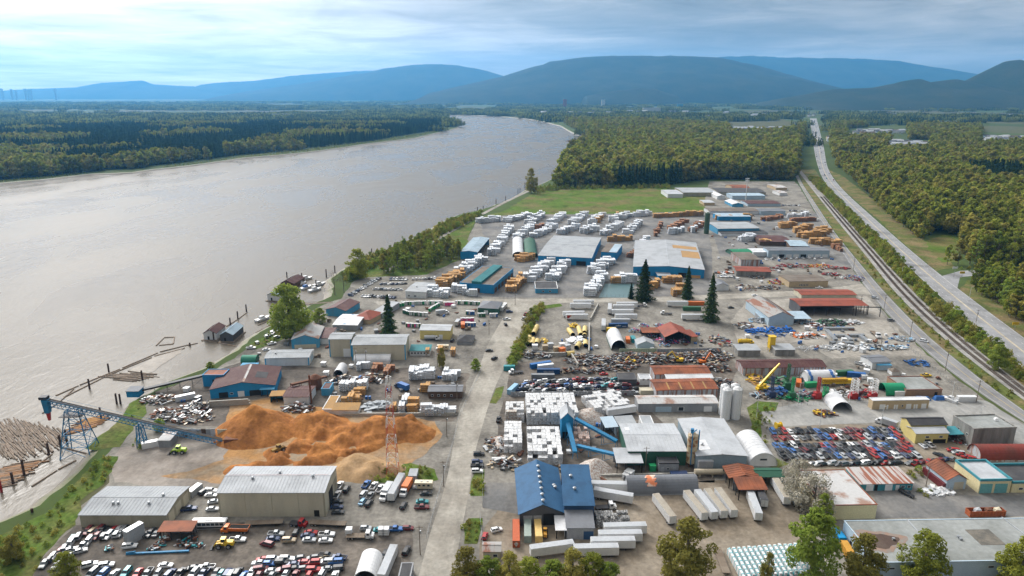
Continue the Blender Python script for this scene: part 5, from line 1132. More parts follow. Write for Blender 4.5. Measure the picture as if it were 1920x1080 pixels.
panel_wall('patched grey and rust sheet wall along the conveyor foot', (318, 822), (405, 820), 4.2, 10, [w_grey, w_rustwall, w_grey, w_brown], 'sheet_wall')
shed('hut', 'weathered grey plant shed beside the conveyor foot', (296, 826), (318, 826), (322, 812), h=3.4, roof='mono', rise=.4, wall=w_grey, rm=r_rustgrey)
def block_wall(label, p0, p1, rows=3, bl=1.5, bh=.75):
 a, b = U(*p0).to_2d(), U(*p1).to_2d(); L = (b - a).length; e = empty('block_wall', (a.x, a.y, 0), math.atan2((b - a).y, (b - a).x)); tag(e, label, 'wall'); me = MB().box(.02, bl - .02, -.38, .38, .01, bh - .01).mesh('block', [m_concblock]); n = int(L / bl)
 for r in range(rows):
  for k in range(n - (r % 2)): o = link('block', me, e, (k * bl + (bl / 2 if r % 2 else 0), ru(-.05, .05), r * bh))
block_wall('stepped wall of grey concrete blocks behind the sawdust cone', (390, 763), (470, 758), 4)
block_wall('low concrete block wall along the top of the sawdust lot', (640, 780), (858, 779), 2)
def lowconv(label, p0, p1, h0, h1, wdt=1.6, mm=None):
 a, b = U(*p0), U(*p1); L = (b - a).to_2d().length; e = empty('conveyor', (a.x, a.y, 0), math.atan2((b - a).y, (b - a).x)); tag(e, label, 'conveyor'); n = max(3, int(L / 5)); t = MB()
 t.bar((0, 0, h0), (L, 0, h1), wdt, .9)
 t.build('trough', mm or m_dksteel, e); q = MB()
 for k in range(n + 1):
  x = L * k / n; z = h0 + (h1 - h0) * k / n
  for s in (-1, 1): q.bar((x, s * wdt * .7, -.2), (x, s * wdt * .4, z - .3), .16)
  if k < n: q.bar((x, -wdt * .6, .3), (x + L / n, -wdt * .4, h0 + (h1 - h0) * (k + 1) / n - .4), .1)
 q.build('supports', mm or m_dksteel, e); return e
lowconv('dark log-haul conveyor running from the river to the mill', (266, 738), (385, 722), 2.0, 5.5, 2.4)
shed('hut', 'small bright blue hut on piles at the log haul', (236, 734), (259, 734), (263, 726), h=3.2, roof='mono', rise=.4, wall=w_blue, rm=r_dgrey)
lowconv('brown conveyor passing under the maroon mill roof', (548, 742), (612, 716), 6, 3, 1.8, m_rustsolid)
shed('sawmill', 'bright blue sawmill with wide maroon gable roof by the river', (393, 731), (515, 722), (543, 687), base=748, roof='gable', ridge='y', rise=2.8, wall=w_blue, rm=r_maroon, seams=1.5, doors=[('f', .13, .27, 3.0, m_open), ('f', .42, .52, 3.0, m_whitedoor), ('f', .6, .8, 3.0, m_open)], wins=[('f', .3, .35, 1.5, 2.6)], lights=[(.5, .535, .02, .98, r_rustgrey), (.66, .84, .3, .62, r_black)])
shed('mill_annex', 'cobalt blue box annex at the river end of the mill', (379, 704), (419, 704), (431, 693), base=725, roof='flat', rise=.2, wall=w_blue, rm=r_rust, doors=[('f', .45, .7, 4, m_open)])
shed('mill_annex', 'low sky blue lean-to in front of the cobalt annex', (398, 722), (419, 722), (423, 715), h=3, roof='mono', rise=.5, wall=w_sky, rm=w_sky)
shed('mill_annex', 'sky blue lean-to porch on the front of the mill', (488, 731), (513, 730), (514, 720), h=3.6, roof='mono', rise=.7, wall=w_blue, rm=w_sky, open_=('f',), posts=3)
shed('mill_annex', 'sky blue roof monitor behind the maroon mill', (447, 692), (476, 692), (482, 683), h=6, roof='mono', rise=.6, wall=w_sky, rm=w_sky)
shed('mill_shed', 'maroon-roofed shed beside the tall mill stack', (531, 744), (578, 744), (580, 724), h=4.2, roof='gable', rise=.8, wall=w_white, rm=r_maroon, seams=1.5)
shed('mill_shed', 'sawdust-covered roof shed beside the maroon one', (506, 743), (531, 742), (536, 734), h=3.4, roof='mono', rise=.4, wall=w_sky, rm=r_sawdust, open_=('f',), posts=3)
shed('mill_shed', 'white shed with sawdust on its long roof above the sawdust lot', (604, 768), (623, 768), (632, 742), base=778, roof='flat', rise=.1, wall=w_white, rm=r_sawdust)
shed('mill_shed', 'wide white shed with sawdust-covered roof above the sawdust lot', (623, 769), (671, 769), (672, 759), base=779, roof='mono', rise=.9, wall=w_white, rm=r_sawdust)
shed('mill_shed', 'teal and blue kiln box beside the mill stack', (602, 730), (618, 730), (622, 718), base=742, roof='flat', rise=.2, wall=w_sky, rm=r_maroon)
shed('quonset_hut', 'small white round-topped tent in the mill yard', (625, 703), (644, 703), (648, 690), h=1.8, roof='barrel', ridge='y', rise=3, wall=w_white, rm=r_white, open_=('f',))
shed('quonset_hut', 'long white quonset hut before the beige boat works', (664, 678), (730, 678), (731, 668), h=1.6, roof='barrel', ridge='x', rise=2.6, wall=w_white, rm=r_white, seams=1.4)
shed('boat_works', 'taller left wing of the beige works with blue corner trim', (616, 636), (658, 636), (661, 624), base=669, roof='gable', rise=1.0, wall=w_cream, rm=r_grey, doors=[('f', .62, .95, 5, m_whitedoor)], trim=m_trimblue)
shed('boat_works', 'long beige works hall with grey roof and blue corners', (659, 647), (760, 646), (768, 627), base=676, roof='gable', rise=1.3, wall=w_cream, rm=r_grey, seams=1.3, trim=m_trimblue, wins=[('r', .3, .4, 2, 3.2)])
shed('office', 'low grey office with blue roof and white posts by the works', (768, 658), (806, 658), (808, 648), base=667, roof='mono', rise=.5, wall=w_white, rm=r_teal, wins=[('f', .06 + .155 * k, .16 + .155 * k, 1.0, 2.2) for k in range(6)])
shed('workshop', 'white workshop with flat grey roof and blue corners', (496, 672), (579, 670), (592, 655), base=687, roof='gable', rise=.7, wall=w_white, rm=r_grey, trim=m_trimblue, seams=1.5, vents=[(.2, .4)], doors=[('r', .3, .8, 3.6, w_paleblue)])
shed('workshop', 'blue gabled workshop with rust-streaked roof and red boat in front', (546, 637), (597, 635), (615, 612), base=654, roof='gable', ridge='y', rise=2.6, wall=w_sky, rm=r_rustgrey, seams=1.4, doors=[('f', .1, .9, 2.4, w_cream)])
shed('workshop', 'maroon lean-to between the rusty workshop and the beige works', (597, 634), (618, 634), (646, 617), h=4.0, roof='mono', rise=.8, wall=w_white, rm=r_maroon, doors=[('f', .3, .9, 3.2, m_whitedoor)])
shed('quonset_hut', 'green domed tent roof behind the blue mill', (452, 680), (478, 680), (486, 672), h=.8, roof='barrel', ridge='x', rise=3, wall=w_green, rm=metal('green_tarp', (.04, .2, .13)))
stamp('truck_bluebox', make_truck(P_dark_blue, 'box', P_blue), U(757, 731), R(140), 'dark blue box truck in the lumber yard by the street', 'truck')
shed('office', 'dark brown timber office with white windows at the street', (803, 734), (866, 734), (872, 722), base=747, roof='gable', rise=.8, wall=w_brown, rm=r_dgrey, wins=[('f', .08, .15, 1, 2.2), ('f', .27, .34, 1, 2.2), ('f', .45, .52, 1, 2.2), ('f', .65, .72, 1, 2.2)])
def stackpipe(px, py, h, r, label, mm):
 p = U(px, py); e = empty('chimney_stack', (p.x, p.y, 0)); tag(e, label, 'chimney'); MB().cyl((0, 0, 0), (0, 0, h), r, r * .85, 12).build('pipe', mm, e)
 for z in (h * .35, h * .7): MB().cyl((0, 0, z), (0, 0, z + .2), r * 1.25, r * 1.25, 12).build('band', m_dksteel, e)
stackpipe(584, 757, 15, .5, 'tall thin rusty stack between the mill sheds', m_rustsolid)
def burner(px, py, r, h, label, mm):
 p = U(px, py); mb = MB(); mb.cyl((0, 0, 0), (0, 0, h), r, r, 14).cyl((0, 0, h), (0, 0, h + r * .5), r, r * .3, 14); tag(mb.build('hopper_tank', mm, None, (p.x, p.y, .05)), label, 'tank')
burner(592, 728, 3.2, 6, 'round rust-brown hopper beside the mill stack', m_rustsolid)
# ================================================================ NEAR RIGHT: recycling works, truck yard, wreck rows
w_navy = mat('navy_siding', (0.03, 0.07, 0.15), 0.7); w_teal = mat('teal_siding', (0.06, 0.27, 0.32), 0.7, c2=(0.05, 0.2, 0.25))
GB = 'wings of the blue-roofed hall'
shed('recycling_hall', 'large hall with bright blue gable roof and charcoal walls', (974.5, 963), (1060, 961), (1054, 878), base=986, roof='gable', ridge='y', rise=3.6, wall=w_dk, rm=r_blue, seams=0, doors=[('f', .52, .76, 4.6, m_open), ('f', .08, .28, 4.0, w_grey), ('f', .3, .48, 4.0, w_grey), ('f', .8, .97, 4.0, w_grey), ('l', .5, .62, 3.5, m_whitedoor)], vents=[(.84, .5), (.86, .47)] + [(.515, .05 + .13 * k) for k in range(7)], over=.6)
shed('hall_wing', 'upper blue-roofed wing on the side of the blue hall', (1056, 910), (1108, 910), (1107, 882), h=8, roof='mono', rise=2.2, wall=w_navy, rm=r_blue, vents=[(.3, .4)], group=GB)
shed('hall_wing', 'lower blue-roofed wing on the side of the blue hall', (1058, 948), (1114, 948), (1112, 921), h=7.5, roof='mono', rise=2.2, wall=w_navy, rm=r_blue, vents=[(.4, .8)], group=GB)
shed('hall_wing', 'grey-roofed front annex of the blue hall with navy door', (1063, 990), (1114, 990), (1112, 963), h=4.5, roof='mono', rise=1.2, wall=w_grey, rm=r_dgrey, doors=[('f', .62, .98, 3.2, w_navy)], group=GB)
shed('canopy', 'white sheet canopy at the front of the blue hall', (1043, 994), (1061, 994), (1060, 971), h=3.4, roof='mono', rise=.6, wall=w_white, rm=r_white, open_=('f', 'l'), posts=2)
def ends(p0, p1): a, b = U(*p0), U(*p1); return (a + b) / 2, math.atan2((b - a).y, (b - a).x)
def lay(key, maker, p0, p1, label, cat, group=None, scale=None):
 c, r = ends(p0, p1); return stamp(key, maker, (c.x, c.y, .06), r, label, cat, group, None, scale)
TG = 'semi trailers'
stamp('ct_orange', make_container(mat('paint_rustorange', (.42, .09, .03), .6)), (U(968, 1027).x, U(968, 1027).y + 6, .06), R(90), 'orange container with a white skull on its teal end', 'container')
def skull():
 o = _T['ct_orange']; MB().box(-6.14, -6.1, -1.15, 1.15, .05, 2.55).build('painted_end', mat('mural_teal', (.02, .22, .25), .6), o); m = MB(); m.cyl((-6.15, 0, 1.5), (-6.17, 0, 1.5), .62, .62, 14); m.box(-6.17, -6.15, -.3, .3, .6, 1.1); m.build('skull_mural', P_white, o); q = MB()
 for s in (-.25, .25): q.cyl((-6.18, s, 1.5), (-6.19, s, 1.5), .17, .17, 8)
 q.box(-6.19, -6.18, -.07, .07, 1.1, 1.28); q.build('skull_eyes_nose', P_black, o)  # black mural paint for the eyes and nose of the skull
skull()
stamp('ct_greygreen', make_container(mat('paint_greygreen', (.25, .3, .27), .6)), (U(990, 1018).x, U(990, 1018).y + 6, .06), R(89), 'grey-green container between the orange and yellow ones', 'container')
stamp('ct_yellow', make_container(mat('paint_buff', (.62, .43, .16), .6)), (U(1010, 1018).x, U(1010, 1018).y + 6, .06), R(91), 'buff yellow container before the blue hall door', 'container')
stamp('ld_small', make_loader(mat('forklift_orange', (.5, .25, .03), .6)), U(1022, 1004), R(88), 'orange forklift beside the buff yellow container', 'forklift', None, None, (.7, .7, .8))
stamp('tr_white', None, *[(lambda c, r: ((c.x, c.y, .06), r))(*ends((990, 1046), (1079, 1034)))][0], 'white trailer lying across the front of the coloured containers', 'trailer', TG)
for p0, p1, lb in (((1072, 1044), (1162, 1042), 'white trailer nearest the bottom hedge in the front stack of four'), ((1110, 1030), (1187, 1029), 'second of four white trailers stacked up from the hedge'), ((1124, 1017), (1200, 1016), 'third of four white trailers stacked up from the hedge'), ((1133, 1003), (1209, 1001), 'farthest of four white trailers stacked up from the hedge'), ((1113, 933), (1186, 946), 'slanting white trailer beside the blue hall wings'), ((1103, 921), (1178, 923), 'white trailer backed against the grey quonset end')): lay('tr_white', None, p0, p1, lb, 'trailer', TG)
make_tan = mat('dusty_trailer_roof', (.34, .31, .26), .9, c2=(.22, .19, .15), scale=.3)
for k, (p0, p1, lb) in enumerate((((1229, 944), (1260, 986), 'white trailer standing alone in front of the grey quonset'), ((1286, 937), (1320, 980), 'leftmost of four slanting trailers parked side by side'), ((1306, 935), (1339, 979), 'second of four slanting trailers, pale blue roof'), ((1324, 933), (1357, 977), 'third of four slanting trailers, brown dusty roof'), ((1344, 931), (1376, 976), 'rightmost of four slanting trailers parked side by side'), ((1406, 940), (1420, 977), 'white trailer under the rusty loading roof'), ((1451, 912), (1473, 948), 'white and brown trailer under the green roof'))):
 lay('tr_dusty' if k in (0, 1, 3, 4, 6) else 'tr_white', make_trailer(P_white, 14.6, make_tan), p1, p0, lb, 'trailer', TG)
lay('tr_dark', make_trailer(P_grey, 9, r_black), (1431, 953), (1422, 932), 'short dark trailer beside the trailer under the rusty roof', 'trailer')
lay('t_white', None, (1500, 962), (1482, 926), 'white truck squeezed between blossom trees and the trailers', 'truck')
stamp('t_whiteflat2', make_truck(P_white, 'flat', m_dksteel, 5), U(1128, 955), R(5), 'white truck tractor by the blue hall wings', 'truck')
q = shed('quonset_hut', 'long slate grey quonset with an orange painted patch', (1178, 928), (1308, 925), (1304, 903), h=.6, roof='barrel', ridge='x', rise=5.2, wall=w_grey, rm=r_dgrey, seams=2.4)
def qpatch(e, t0, t1, a0, a1, rise, mm):
 w, d, h = e['w'], e['d'], e['h']; mb = MB(); n = 8
 for k in range(n):
  b0, b1 = a0 + (a1 - a0) * k / n, a0 + (a1 - a0) * (k + 1) / n; f = lambda u, a, s: (u, d / 2 - math.cos(a) * (d / 2 + s), h + math.sin(a) * (rise + s)); j = .02 * math.sin(k * 2.1)
  mb.hexa([f(w * (t0 + j), b0, .13), f(w * (t1 + j), b0, .13), f(w * (t1 + j), b1, .13), f(w * (t0 + j), b1, .13)], [f(w * (t0 + j), b0, .2), f(w * (t1 + j), b0, .2), f(w * (t1 + j), b1, .2), f(w * (t0 + j), b1, .2)])
 mb.build('painted_patch', mm, e)
qpatch(q, .27, .40, .6, 1.75, 5.2, mat('orange_graffiti', (.7, .22, .10), .7, c2=(.75, .55, .45), amt=.95, scale=.5, lo=.48, hi=.54))
e = shed('plant_building', 'grey flat-pitched plant hall with dark green wall', (1178, 846), (1287, 846), (1284, 795), h=6.5, roof='gable', ridge='x', rise=1.0, wall=w_green, rm=r_lgrey, seams=1.6, lights=[(.06, .14, .7, .82, r_white)])
shed('plant_office', 'small grey block office with black roof and two doors', (1236, 870), (1273, 870), (1272, 856), base=886, roof='flat', rise=.4, wall=w_grey, rm=r_black, trim=r_black, doors=[('f', .12, .25, 2.4, m_greydoor), ('f', .72, .86, 2.4, m_greydoor)], wins=[('f', .4, .52, 1.2, 2.2)])
shed('canopy', 'pale sheet canopy at the foot of the blue conveyor', (1157, 868), (1205, 868), (1203, 844), h=5, roof='mono', rise=.8, wall=w_white, rm=r_lgrey, open_=('f', 'l', 'r'))
shed('canopy', 'tilted pale blue canopy below the long trailer in bale yard', (1136, 802), (1158, 800), (1154, 785), h=5, roof='mono', rise=1.2, wall=w_paleblue, rm=w_paleblue, open_=('f', 'l'))
shed('canopy', 'small grey roofed bay behind the plant hall', (1160, 796), (1192, 794), (1214, 780), h=4, roof='mono', rise=.6, wall=w_grey, rm=r_grey, open_=('f',)); shed('hut', 'white box hut behind the plant hall', (1204, 795), (1226, 795), (1225, 780), h=4, roof='flat', rise=.1, wall=w_white, rm=r_grey)
shed('plant_building', 'big pale-roofed plant hall with grey-blue walls', (1307, 855), (1401, 855), (1361, 786), base=884, roof='gable', ridge='y', rise=.8, wall=mat('grey_blue_siding', (.26, .33, .38), .7, c2=(.2, .26, .3), scale=.3, streak=(1, 1, .2)), rm=r_lgrey, seams=0, vents=[(.15, .6), (.2, .25)], lights=[(.05, .32, .12, .38, r_white)])
shed('plant_annex', 'grey-blue boxy annex on the corner of the pale-roofed hall', (1310, 866), (1338, 866), (1338, 856), base=888, roof='flat', rise=.1, wall=w_grey, rm=r_lgrey)
shed('quonset_hut', 'white quonset hut with small dark window beside the plant', (1404, 872), (1457, 872), (1434, 828), h=.6, roof='barrel', ridge='y', rise=5.5, wall=w_white, rm=r_white, seams=2.2, wins=[('f', .35, .65, 2.6, 3.6)])
shed('loading_roof', 'dark green roof over the loading bay by the white quonset', (1420, 894), (1470, 894), (1463, 878), h=4.2, roof='gable', rise=.9, wall=w_white, rm=r_green, open_=('f', 'l', 'r'))
shed('loading_roof', 'upper rusty loading roof behind the trailers', (1368, 896), (1424, 896), (1412, 875), h=4.6, roof='gable', ridge='y', rise=1.2, wall=w_grey, rm=r_rust, seams=1.4, open_=('f', 'l'))
shed('loading_roof', 'lower rusty loading roof over a white trailer', (1386, 918), (1438, 918), (1433, 899), h=4.6, roof='mono', rise=.9, wall=w_grey, rm=r_rust, seams=1.4, open_=('f', 'l', 'r'))
def silo(px, yb, yt, r, label, mm, cat='silo', legs=0, cone=True, group=None, pipe=None):
 g = U(px, yb); H = hpx(px, yt, yb); e = empty('silo', (g.x, g.y, 0)); tag(e, label, cat, group); z0 = legs; MB().cyl((0, 0, z0), (0, 0, H), r, r, 20).build('shell', mm, e, smooth=False)
 for z in np.linspace(z0 + .6, H - .4, 6): MB().cyl((0, 0, z), (0, 0, z + .12), r + .06, r + .06, 20).build('ring', mm, e)
 MB().cyl((0, 0, H), (0, 0, H + r * .5), r, r * .25, 20).build('cap', mm, e)
 if legs:
  MB().cyl((0, 0, z0 * .3), (0, 0, z0), r * .2, r, 16).build('cone', mm, e)
  for a in range(6): MB().box(r * .9 * math.cos(a) - .12, r * .9 * math.cos(a) + .12, r * .9 * math.sin(a) - .12, r * .9 * math.sin(a) + .12, 0, z0 + .5).build('leg', m_rustsolid, e)
 MB().bar((r + .1, 0, 0), (r + .1, 0, H), .35, .12).build('ladder', m_steel, e)
 f = MB()
 for k in range(8):
  a, b = k * math.pi / 4, (k + 1) * math.pi / 4; f.bar((r * math.cos(a), r * math.sin(a), H + 1), (r * math.cos(b), r * math.sin(b), H + 1), .07); f.bar((r * math.cos(a), r * math.sin(a), H), (r * math.cos(a), r * math.sin(a), H + 1), .07)
 f.build('top_rail', m_steel, e)
 if pipe: MB().cyl((-r * .4, -r - .3, z0), (-r * .4, -r - .3, H + 2.2), .22, .22, 8).cyl((-r * .4, -r - .3, H + 2.2), (r * .6, -r * .2, H + 2.4), .22, .22, 8).cyl((r + .5, 0, 1), (r + .5, 0, H + 2), .22, .22, 8).cyl((-.4, 0, H + .5), (-.4, 0, H + 2.6), .6, .7, 10).build('pipework', pipe, e)
 return e
m_silo = mat('white_silo_paint', (.7, .71, .72), .5, c2=(.55, .55, .54), amt=.7, scale=.3, streak=(1, 1, .1))
silo(1359, 785, 730, 2.15, 'front left of the tall white silos', m_silo, group='white silos'); silo(1378, 784, 729, 2.15, 'front right of the tall white silos', m_silo, group='white silos'); silo(1355, 776, 723, 2.0, 'rear left of the tall white silos', m_silo, group='white silos'); silo(1374, 776, 722, 2.0, 'rear right of the tall white silos', m_silo, group='white silos')
silo(1295, 873, 815, 2.0, 'rust-streaked beige silo with blue pipes', mat('rusty_beige_silo', (.52, .42, .27), .7, c2=(.28, .11, .04), amt=.95, scale=.5, lo=.5, hi=.6), legs=1.8, pipe=m_bluesteel)
p = U(1335, 893); mb = MB(); mb.cyl((-7, 0, 2), (7, 0, 2), 1.1, 1.1, 12); [mb.box(x - .2, x + .2, -.8, .8, 0, 1.2) for x in (-5, 0, 5)]; tag(mb.build('drum_tank', mat('beige_drum', (.46, .4, .3), .7, c2=(.3, .24, .16)), None, (p.x, p.y, .06)), 'beige horizontal drum below the pale-roofed plant hall', 'tank')
boxes_thing('waste_skip', 'green waste skip beside the block office', 'skip', 1223, 882, 5, [(-1.2, 1.2, -1, 1, 0, 2.4), (-1.3, 1.3, -1.1, 1.1, 2.4, 2.55)], [P_bright_green]); boxes_thing('waste_skip', 'long navy skip on the kerb wall above the grey quonset', 'skip', 1272, 893, 2, [(-3.2, 3.2, -1.1, 1.1, 0, 1.6), (-3.3, 3.3, -1.2, 1.2, 1.6, 1.75)], [P_dark_blue])
block_wall('low pale block wall between plant and grey quonset', (1120, 893), (1310, 890), 1, 2.0, .9)
shed('sorting_tower', 'blue sorting tower with white gable roof in the bale yard', (1053, 784), (1075, 784), (1078, 768), base=822, roof='gable', ridge='y', rise=2.6, wall=w_blue, rm=r_lgrey, over=.5, doors=[('f', .1, .9, 3.2, m_open)])
lowconv('covered blue conveyor sloping from the sorting tower to the plant hall', (1078, 818), (1156, 840), 8.5, 3.2, 2.0, m_bluesteel); lowconv('steep blue conveyor at the foot of the sorting tower', (1064, 825), (1078, 860), 8, 3, 1.8, m_bluesteel); lowconv('low blue conveyor leading to the pale canopy', (1080, 847), (1158, 872), 3, 4.5, 1.8, m_bluesteel)
def balemesh(name, c, c2):
 m = mat(name, c, .7, c2=c2, amt=.9, scale=2.2, lo=.45, hi=.6, rnd=.1, fine=.25, bump=.12, bscale=5); out = []
 for s in range(3):
  bm = bmesh.new(); bmesh.ops.create_cube(bm, size=1); bmesh.ops.subdivide_edges(bm, edges=bm.edges, cuts=2, use_grid_fill=True); rs = random.Random(s)
  for v in bm.verts: v.co += Vector((rs.uniform(-.05, .05), rs.uniform(-.05, .05), rs.uniform(-.03, .03)))
  me = bpy.data.meshes.new('bale'); bm.to_mesh(me); bm.free(); me.materials.append(m); out.append(me)
 return out
BALE_W = balemesh('white_film_bale', (.6, .61, .62), (.36, .36, .37)); BALE_M = balemesh('mixed_plastic_bale', (.5, .48, .44), (.3, .2, .15)); BALE_C = balemesh('coloured_plastic_bale', (.5, .34, .28), (.62, .6, .58))
BALES = []
def bales(p0, p1, depth, hh, label, group, meshes, size=(1.5, 1.9, 1.3), drop=.06, rows=None):
 a, b = U(*p0).to_2d(), U(*p1).to_2d(); L = (b - a).length; rz = math.atan2((b - a).y, (b - a).x); ux = (b - a) / L; uy = Vector((-ux.y, ux.x)); nx, ny = int(L / size[0]), int(depth / size[1])
 for i in range(nx):
  for j in range(ny):
   top = hh + rc((0, 0, 0, -1 if random.random() < .5 else 0)) if j else hh - rc((0, 0, 1) if hh > 2 else (0,))
   for k in range(top):
    if j > 0 and k < top - 1 and 0 < i < nx - 1: continue
    if random.random() < drop and k == top - 1: continue
    p = a + ux * (i + .5) * size[0] + uy * (j + .5) * size[1]
    BALES.append((math.hypot(p.x, p.y), rc(meshes), (p.x + ru(-.12, .12), p.y + ru(-.15, .15), (k + .5) * size[2] + .06), rz + ru(-.06, .06), (size[0] * .97, size[1] * .95, size[2] * .98), label, group))
bales((948, 793), (986, 793), 12, 4, 'mixed plastic bale at the street end of the big bale stack', 'mixed bales by the street', BALE_M, (1.7, 2.2, 1.4))
bales((988, 797), (1090, 796), 22, 4, 'white film bale in the biggest bale stack behind the sorting tower', 'white bales of the biggest stack', BALE_W, (1.8, 2.7, 1.5))
bales((1115, 782), (1190, 772), 20, 3, 'white film bale in the loose stack behind the long trailer', 'white bales of the loose stack', BALE_W, (1.9, 2.9, 1.5), .18)
bales((945, 850), (982, 850), 22, 3, 'white film bale in the narrow stack near the street', 'white bales of the narrow stack', BALE_W, (1.9, 2.5, 1.6), .08)
bales((990, 872), (1060, 872), 26, 3, 'white film bale in the stack behind the blue hall', 'white bales behind the blue hall', BALE_W, (2.0, 2.7, 1.6), .12)
bales((1078, 838), (1110, 838), 12, 3, 'coloured plastic bale under the blue conveyor', 'coloured bales under the conveyor', BALE_C, (1.6, 2.2, 1.3), .3)
bales((1118, 990), (1186, 988), 5, 3, 'dark crushed bale in the row behind the front trailers', 'dark bales in the truck yard', balemesh('dark_crushed_bale', (.12, .12, .12), (.5, .5, .5)), (1.3, 1.6, 1.2), .1)
BALES.sort(key=lambda q: q[0])
for dd, me, lo, rz, sc_, label, group in BALES[:300]: o = link('bale', me, None, lo, rz); o.scale = sc_; tag(o, label, 'bale', group)
def mass(name, label, items):
 bm = bmesh.new(); ms = []
 for me, lo, rz, sc_ in items:
  t = me.copy(); t.transform(Matrix.Translation(lo) @ Matrix.Rotation(rz, 4, 'Z') @ Matrix.Diagonal((*sc_, 1))); bm.from_mesh(t); bpy.data.meshes.remove(t); ms = me.materials
 me = bpy.data.meshes.new(name); bm.to_mesh(me); bm.free(); [me.materials.append(m) for m in ms]; tag(link(name, me), label, None, None, 'stuff')
mass('bale_mass', 'farther white bales massed at the back of the bale yard', [q[1:5] for q in BALES[300:]])
m_litter = mat('shredded_plastic', (.5, .48, .45), .9, c2=(.3, .22, .18), amt=.9, scale=1.5, lo=.45, hi=.55, coord='World', fine=.4, bump=.4, bscale=1.5)
heap('plastic_heap', 'grey heap of shredded plastic under the low blue conveyor', [(1115, 880, 4), (1105, 884, 2.5)], m_litter, .7, .5, .8, 'heap'); heap('plastic_heap', 'loose heap of mixed bottles between the bale stacks', [(1101, 786, 4), (1108, 780, 4)], m_litter, .7, .8, .8, 'heap')
heap('plastic_heap', 'heap of junk and plastic beside the street fence', [(938, 842, 2), (945, 862, 1.5), (935, 828, 2)], m_litter, .7, .9, .8, 'heap')
lay('tr_white', None, (1133, 783), (1195, 774), 'white trailer at the loose bale stack', 'trailer', TG)
shed('long_shed', 'long low shed with rust-stained pale roof by the silos', (1197, 757), (1346, 756), (1346, 741), base=773, roof='gable', rise=.9, wall=w_grey, rm=r_rustgrey, seams=1.4, doors=[('f', .22, .42, 2.8, w_paleblue), ('f', .83, .93, 2.8, m_whitedoor)], wins=[('f', .5, .58, .6, 2.6)])
cars([('suv', 'black', 898, 854, 5, 'first in the file at the street fence by the junk'), ('suv', 'dark blue', 895, 869, 5, 'second in the file at the street fence'), ('pickup', 'black', 895, 876, 3, 'third in the file at the street fence'), ('suv', 'white', 895, 886, 3, 'nearest in the file at the street fence'), ('pickup', 'black', 935, 789, 85, 'inside the bale yard gate'), ('hatchback', 'red', 909, 1008, 80, 'beside the small rusty-roofed hut'), ('hatchback', 'white', 931, 996, 20, 'alone on the pale apron before the containers')], 'vehicles by the street fence')
shed('hut', 'small hut with rusty roof and two green windows at the hedge', (906, 1034), (938, 1034), (939, 1017), h=3, roof='gable', rise=.7, wall=w_cream, rm=r_patch, wins=[('f', .1, .4, .9, 2), ('f', .55, .85, .9, 2)])
p = U(938, 866); mb = MB(); mb.cyl((-3.5, 0, 1.1), (3.5, 0, 1.1), .9, .9, 12).box(-2.6, -2.2, -.7, .7, 0, .5).box(2.2, 2.6, -.7, .7, 0, .5); tag(mb.build('tank', P_white, None, (p.x, p.y, .06)), 'white horizontal tank in the street-side junk strip', 'tank')
GR = 'wrecked cars in the right-hand yard'
WC = ['black', 'black', 'black', 'grey', 'grey', 'dark blue', 'maroon', 'red', 'silver', 'white', 'blue', 'maroon', 'black']
for a, b, n, ds, hd in (((1444, 811), (1690, 809), 24, 'top row of the right wreck yard', 96), ((1448, 823), (1692, 821), 20, 'second row of the right wreck yard', 97), ((1450, 838), (1705, 836), 24, 'third row of the right wreck yard', 100), ((1456, 848), (1715, 846), 23, 'fourth row of the right wreck yard', 100), ((1462, 859), (1725, 856), 23, 'fifth row of the right wreck yard', 100), ((1490, 873), (1690, 870), 16, 'bottom row of the right wreck yard', 15), ((1700, 872), (1790, 862), 8, 'end row by the red container', 20)):
 car_row(a, b, n, ds, GR, hd, True, cols=WC, jit=.35, hj=8, tilt=.04)
cars([('suv', 'white', 1671, 828, 5, 'parked at the end of the top wreck row'), ('pickup', 'black', 1699, 928, -60, 'on the apron of the striped-roof workshop'), ('pickup', 'white', 1742, 836, 100, 'on the dark dirt below the yellow house'), ('sedan', 'silver', 1730, 838, 95, 'on the dark dirt beside a white pickup'), ('sedan', 'black', 1760, 855, 120, 'on the dark dirt near the concrete block building')], 'vehicles by the right wreck yard')
car_row((1780, 845), (1830, 866), 5, 'wrecks under the concrete building', GR, 40, True, cols=['red', 'white', 'red', 'silver'])
p = U(1459, 803); mb = MB(); mb.cyl((-1.3, 0, 1.5), (-1.1, 0, 1.5), 1.5, 1.5, 16).cyl((1.1, 0, 1.5), (1.3, 0, 1.5), 1.5, 1.5, 16).cyl((-1.1, 0, 1.5), (1.1, 0, 1.5), 1.0, 1.0, 14); tag(mb.build('cable_drum', P_yellow, None, (p.x, p.y, .07), .2), 'yellow cable drum above the right wreck rows', 'drum')
shed('roadside_block', 'tan office block with white flat roof and many white doors', (1637, 752), (1743, 750), (1741, 744), base=768, roof='flat', rise=.15, wall=w_tan, rm=r_white, trim=r_white, doors=[('f', .13, .23, 2.6, m_whitedoor), ('f', .255, .285, 2.3, m_whitedoor), ('f', .385, .415, 2.3, m_whitedoor), ('f', .425, .455, 2.3, m_whitedoor), ('f', .6, .69, 2.6, m_whitedoor), ('f', .735, .765, 2.3, m_whitedoor), ('f', .775, .805, 2.3, m_whitedoor), ('f', .87, .96, 2.6, m_whitedoor)], wins=[('f', .52, .55, 1.2, 2.2)])
shed('roadside_block', 'flat grey-roofed brown building beside the green quonset', (1699, 732), (1767, 731), (1736, 706), base=744, roof='flat', rise=.3, wall=mat('brown_stucco', (.3, .19, .12), .85), rm=r_tar, trim=mat('brown_fascia', (.2, .09, .06), .8), doors=[('f', .8, .88, 2.3, m_open)])
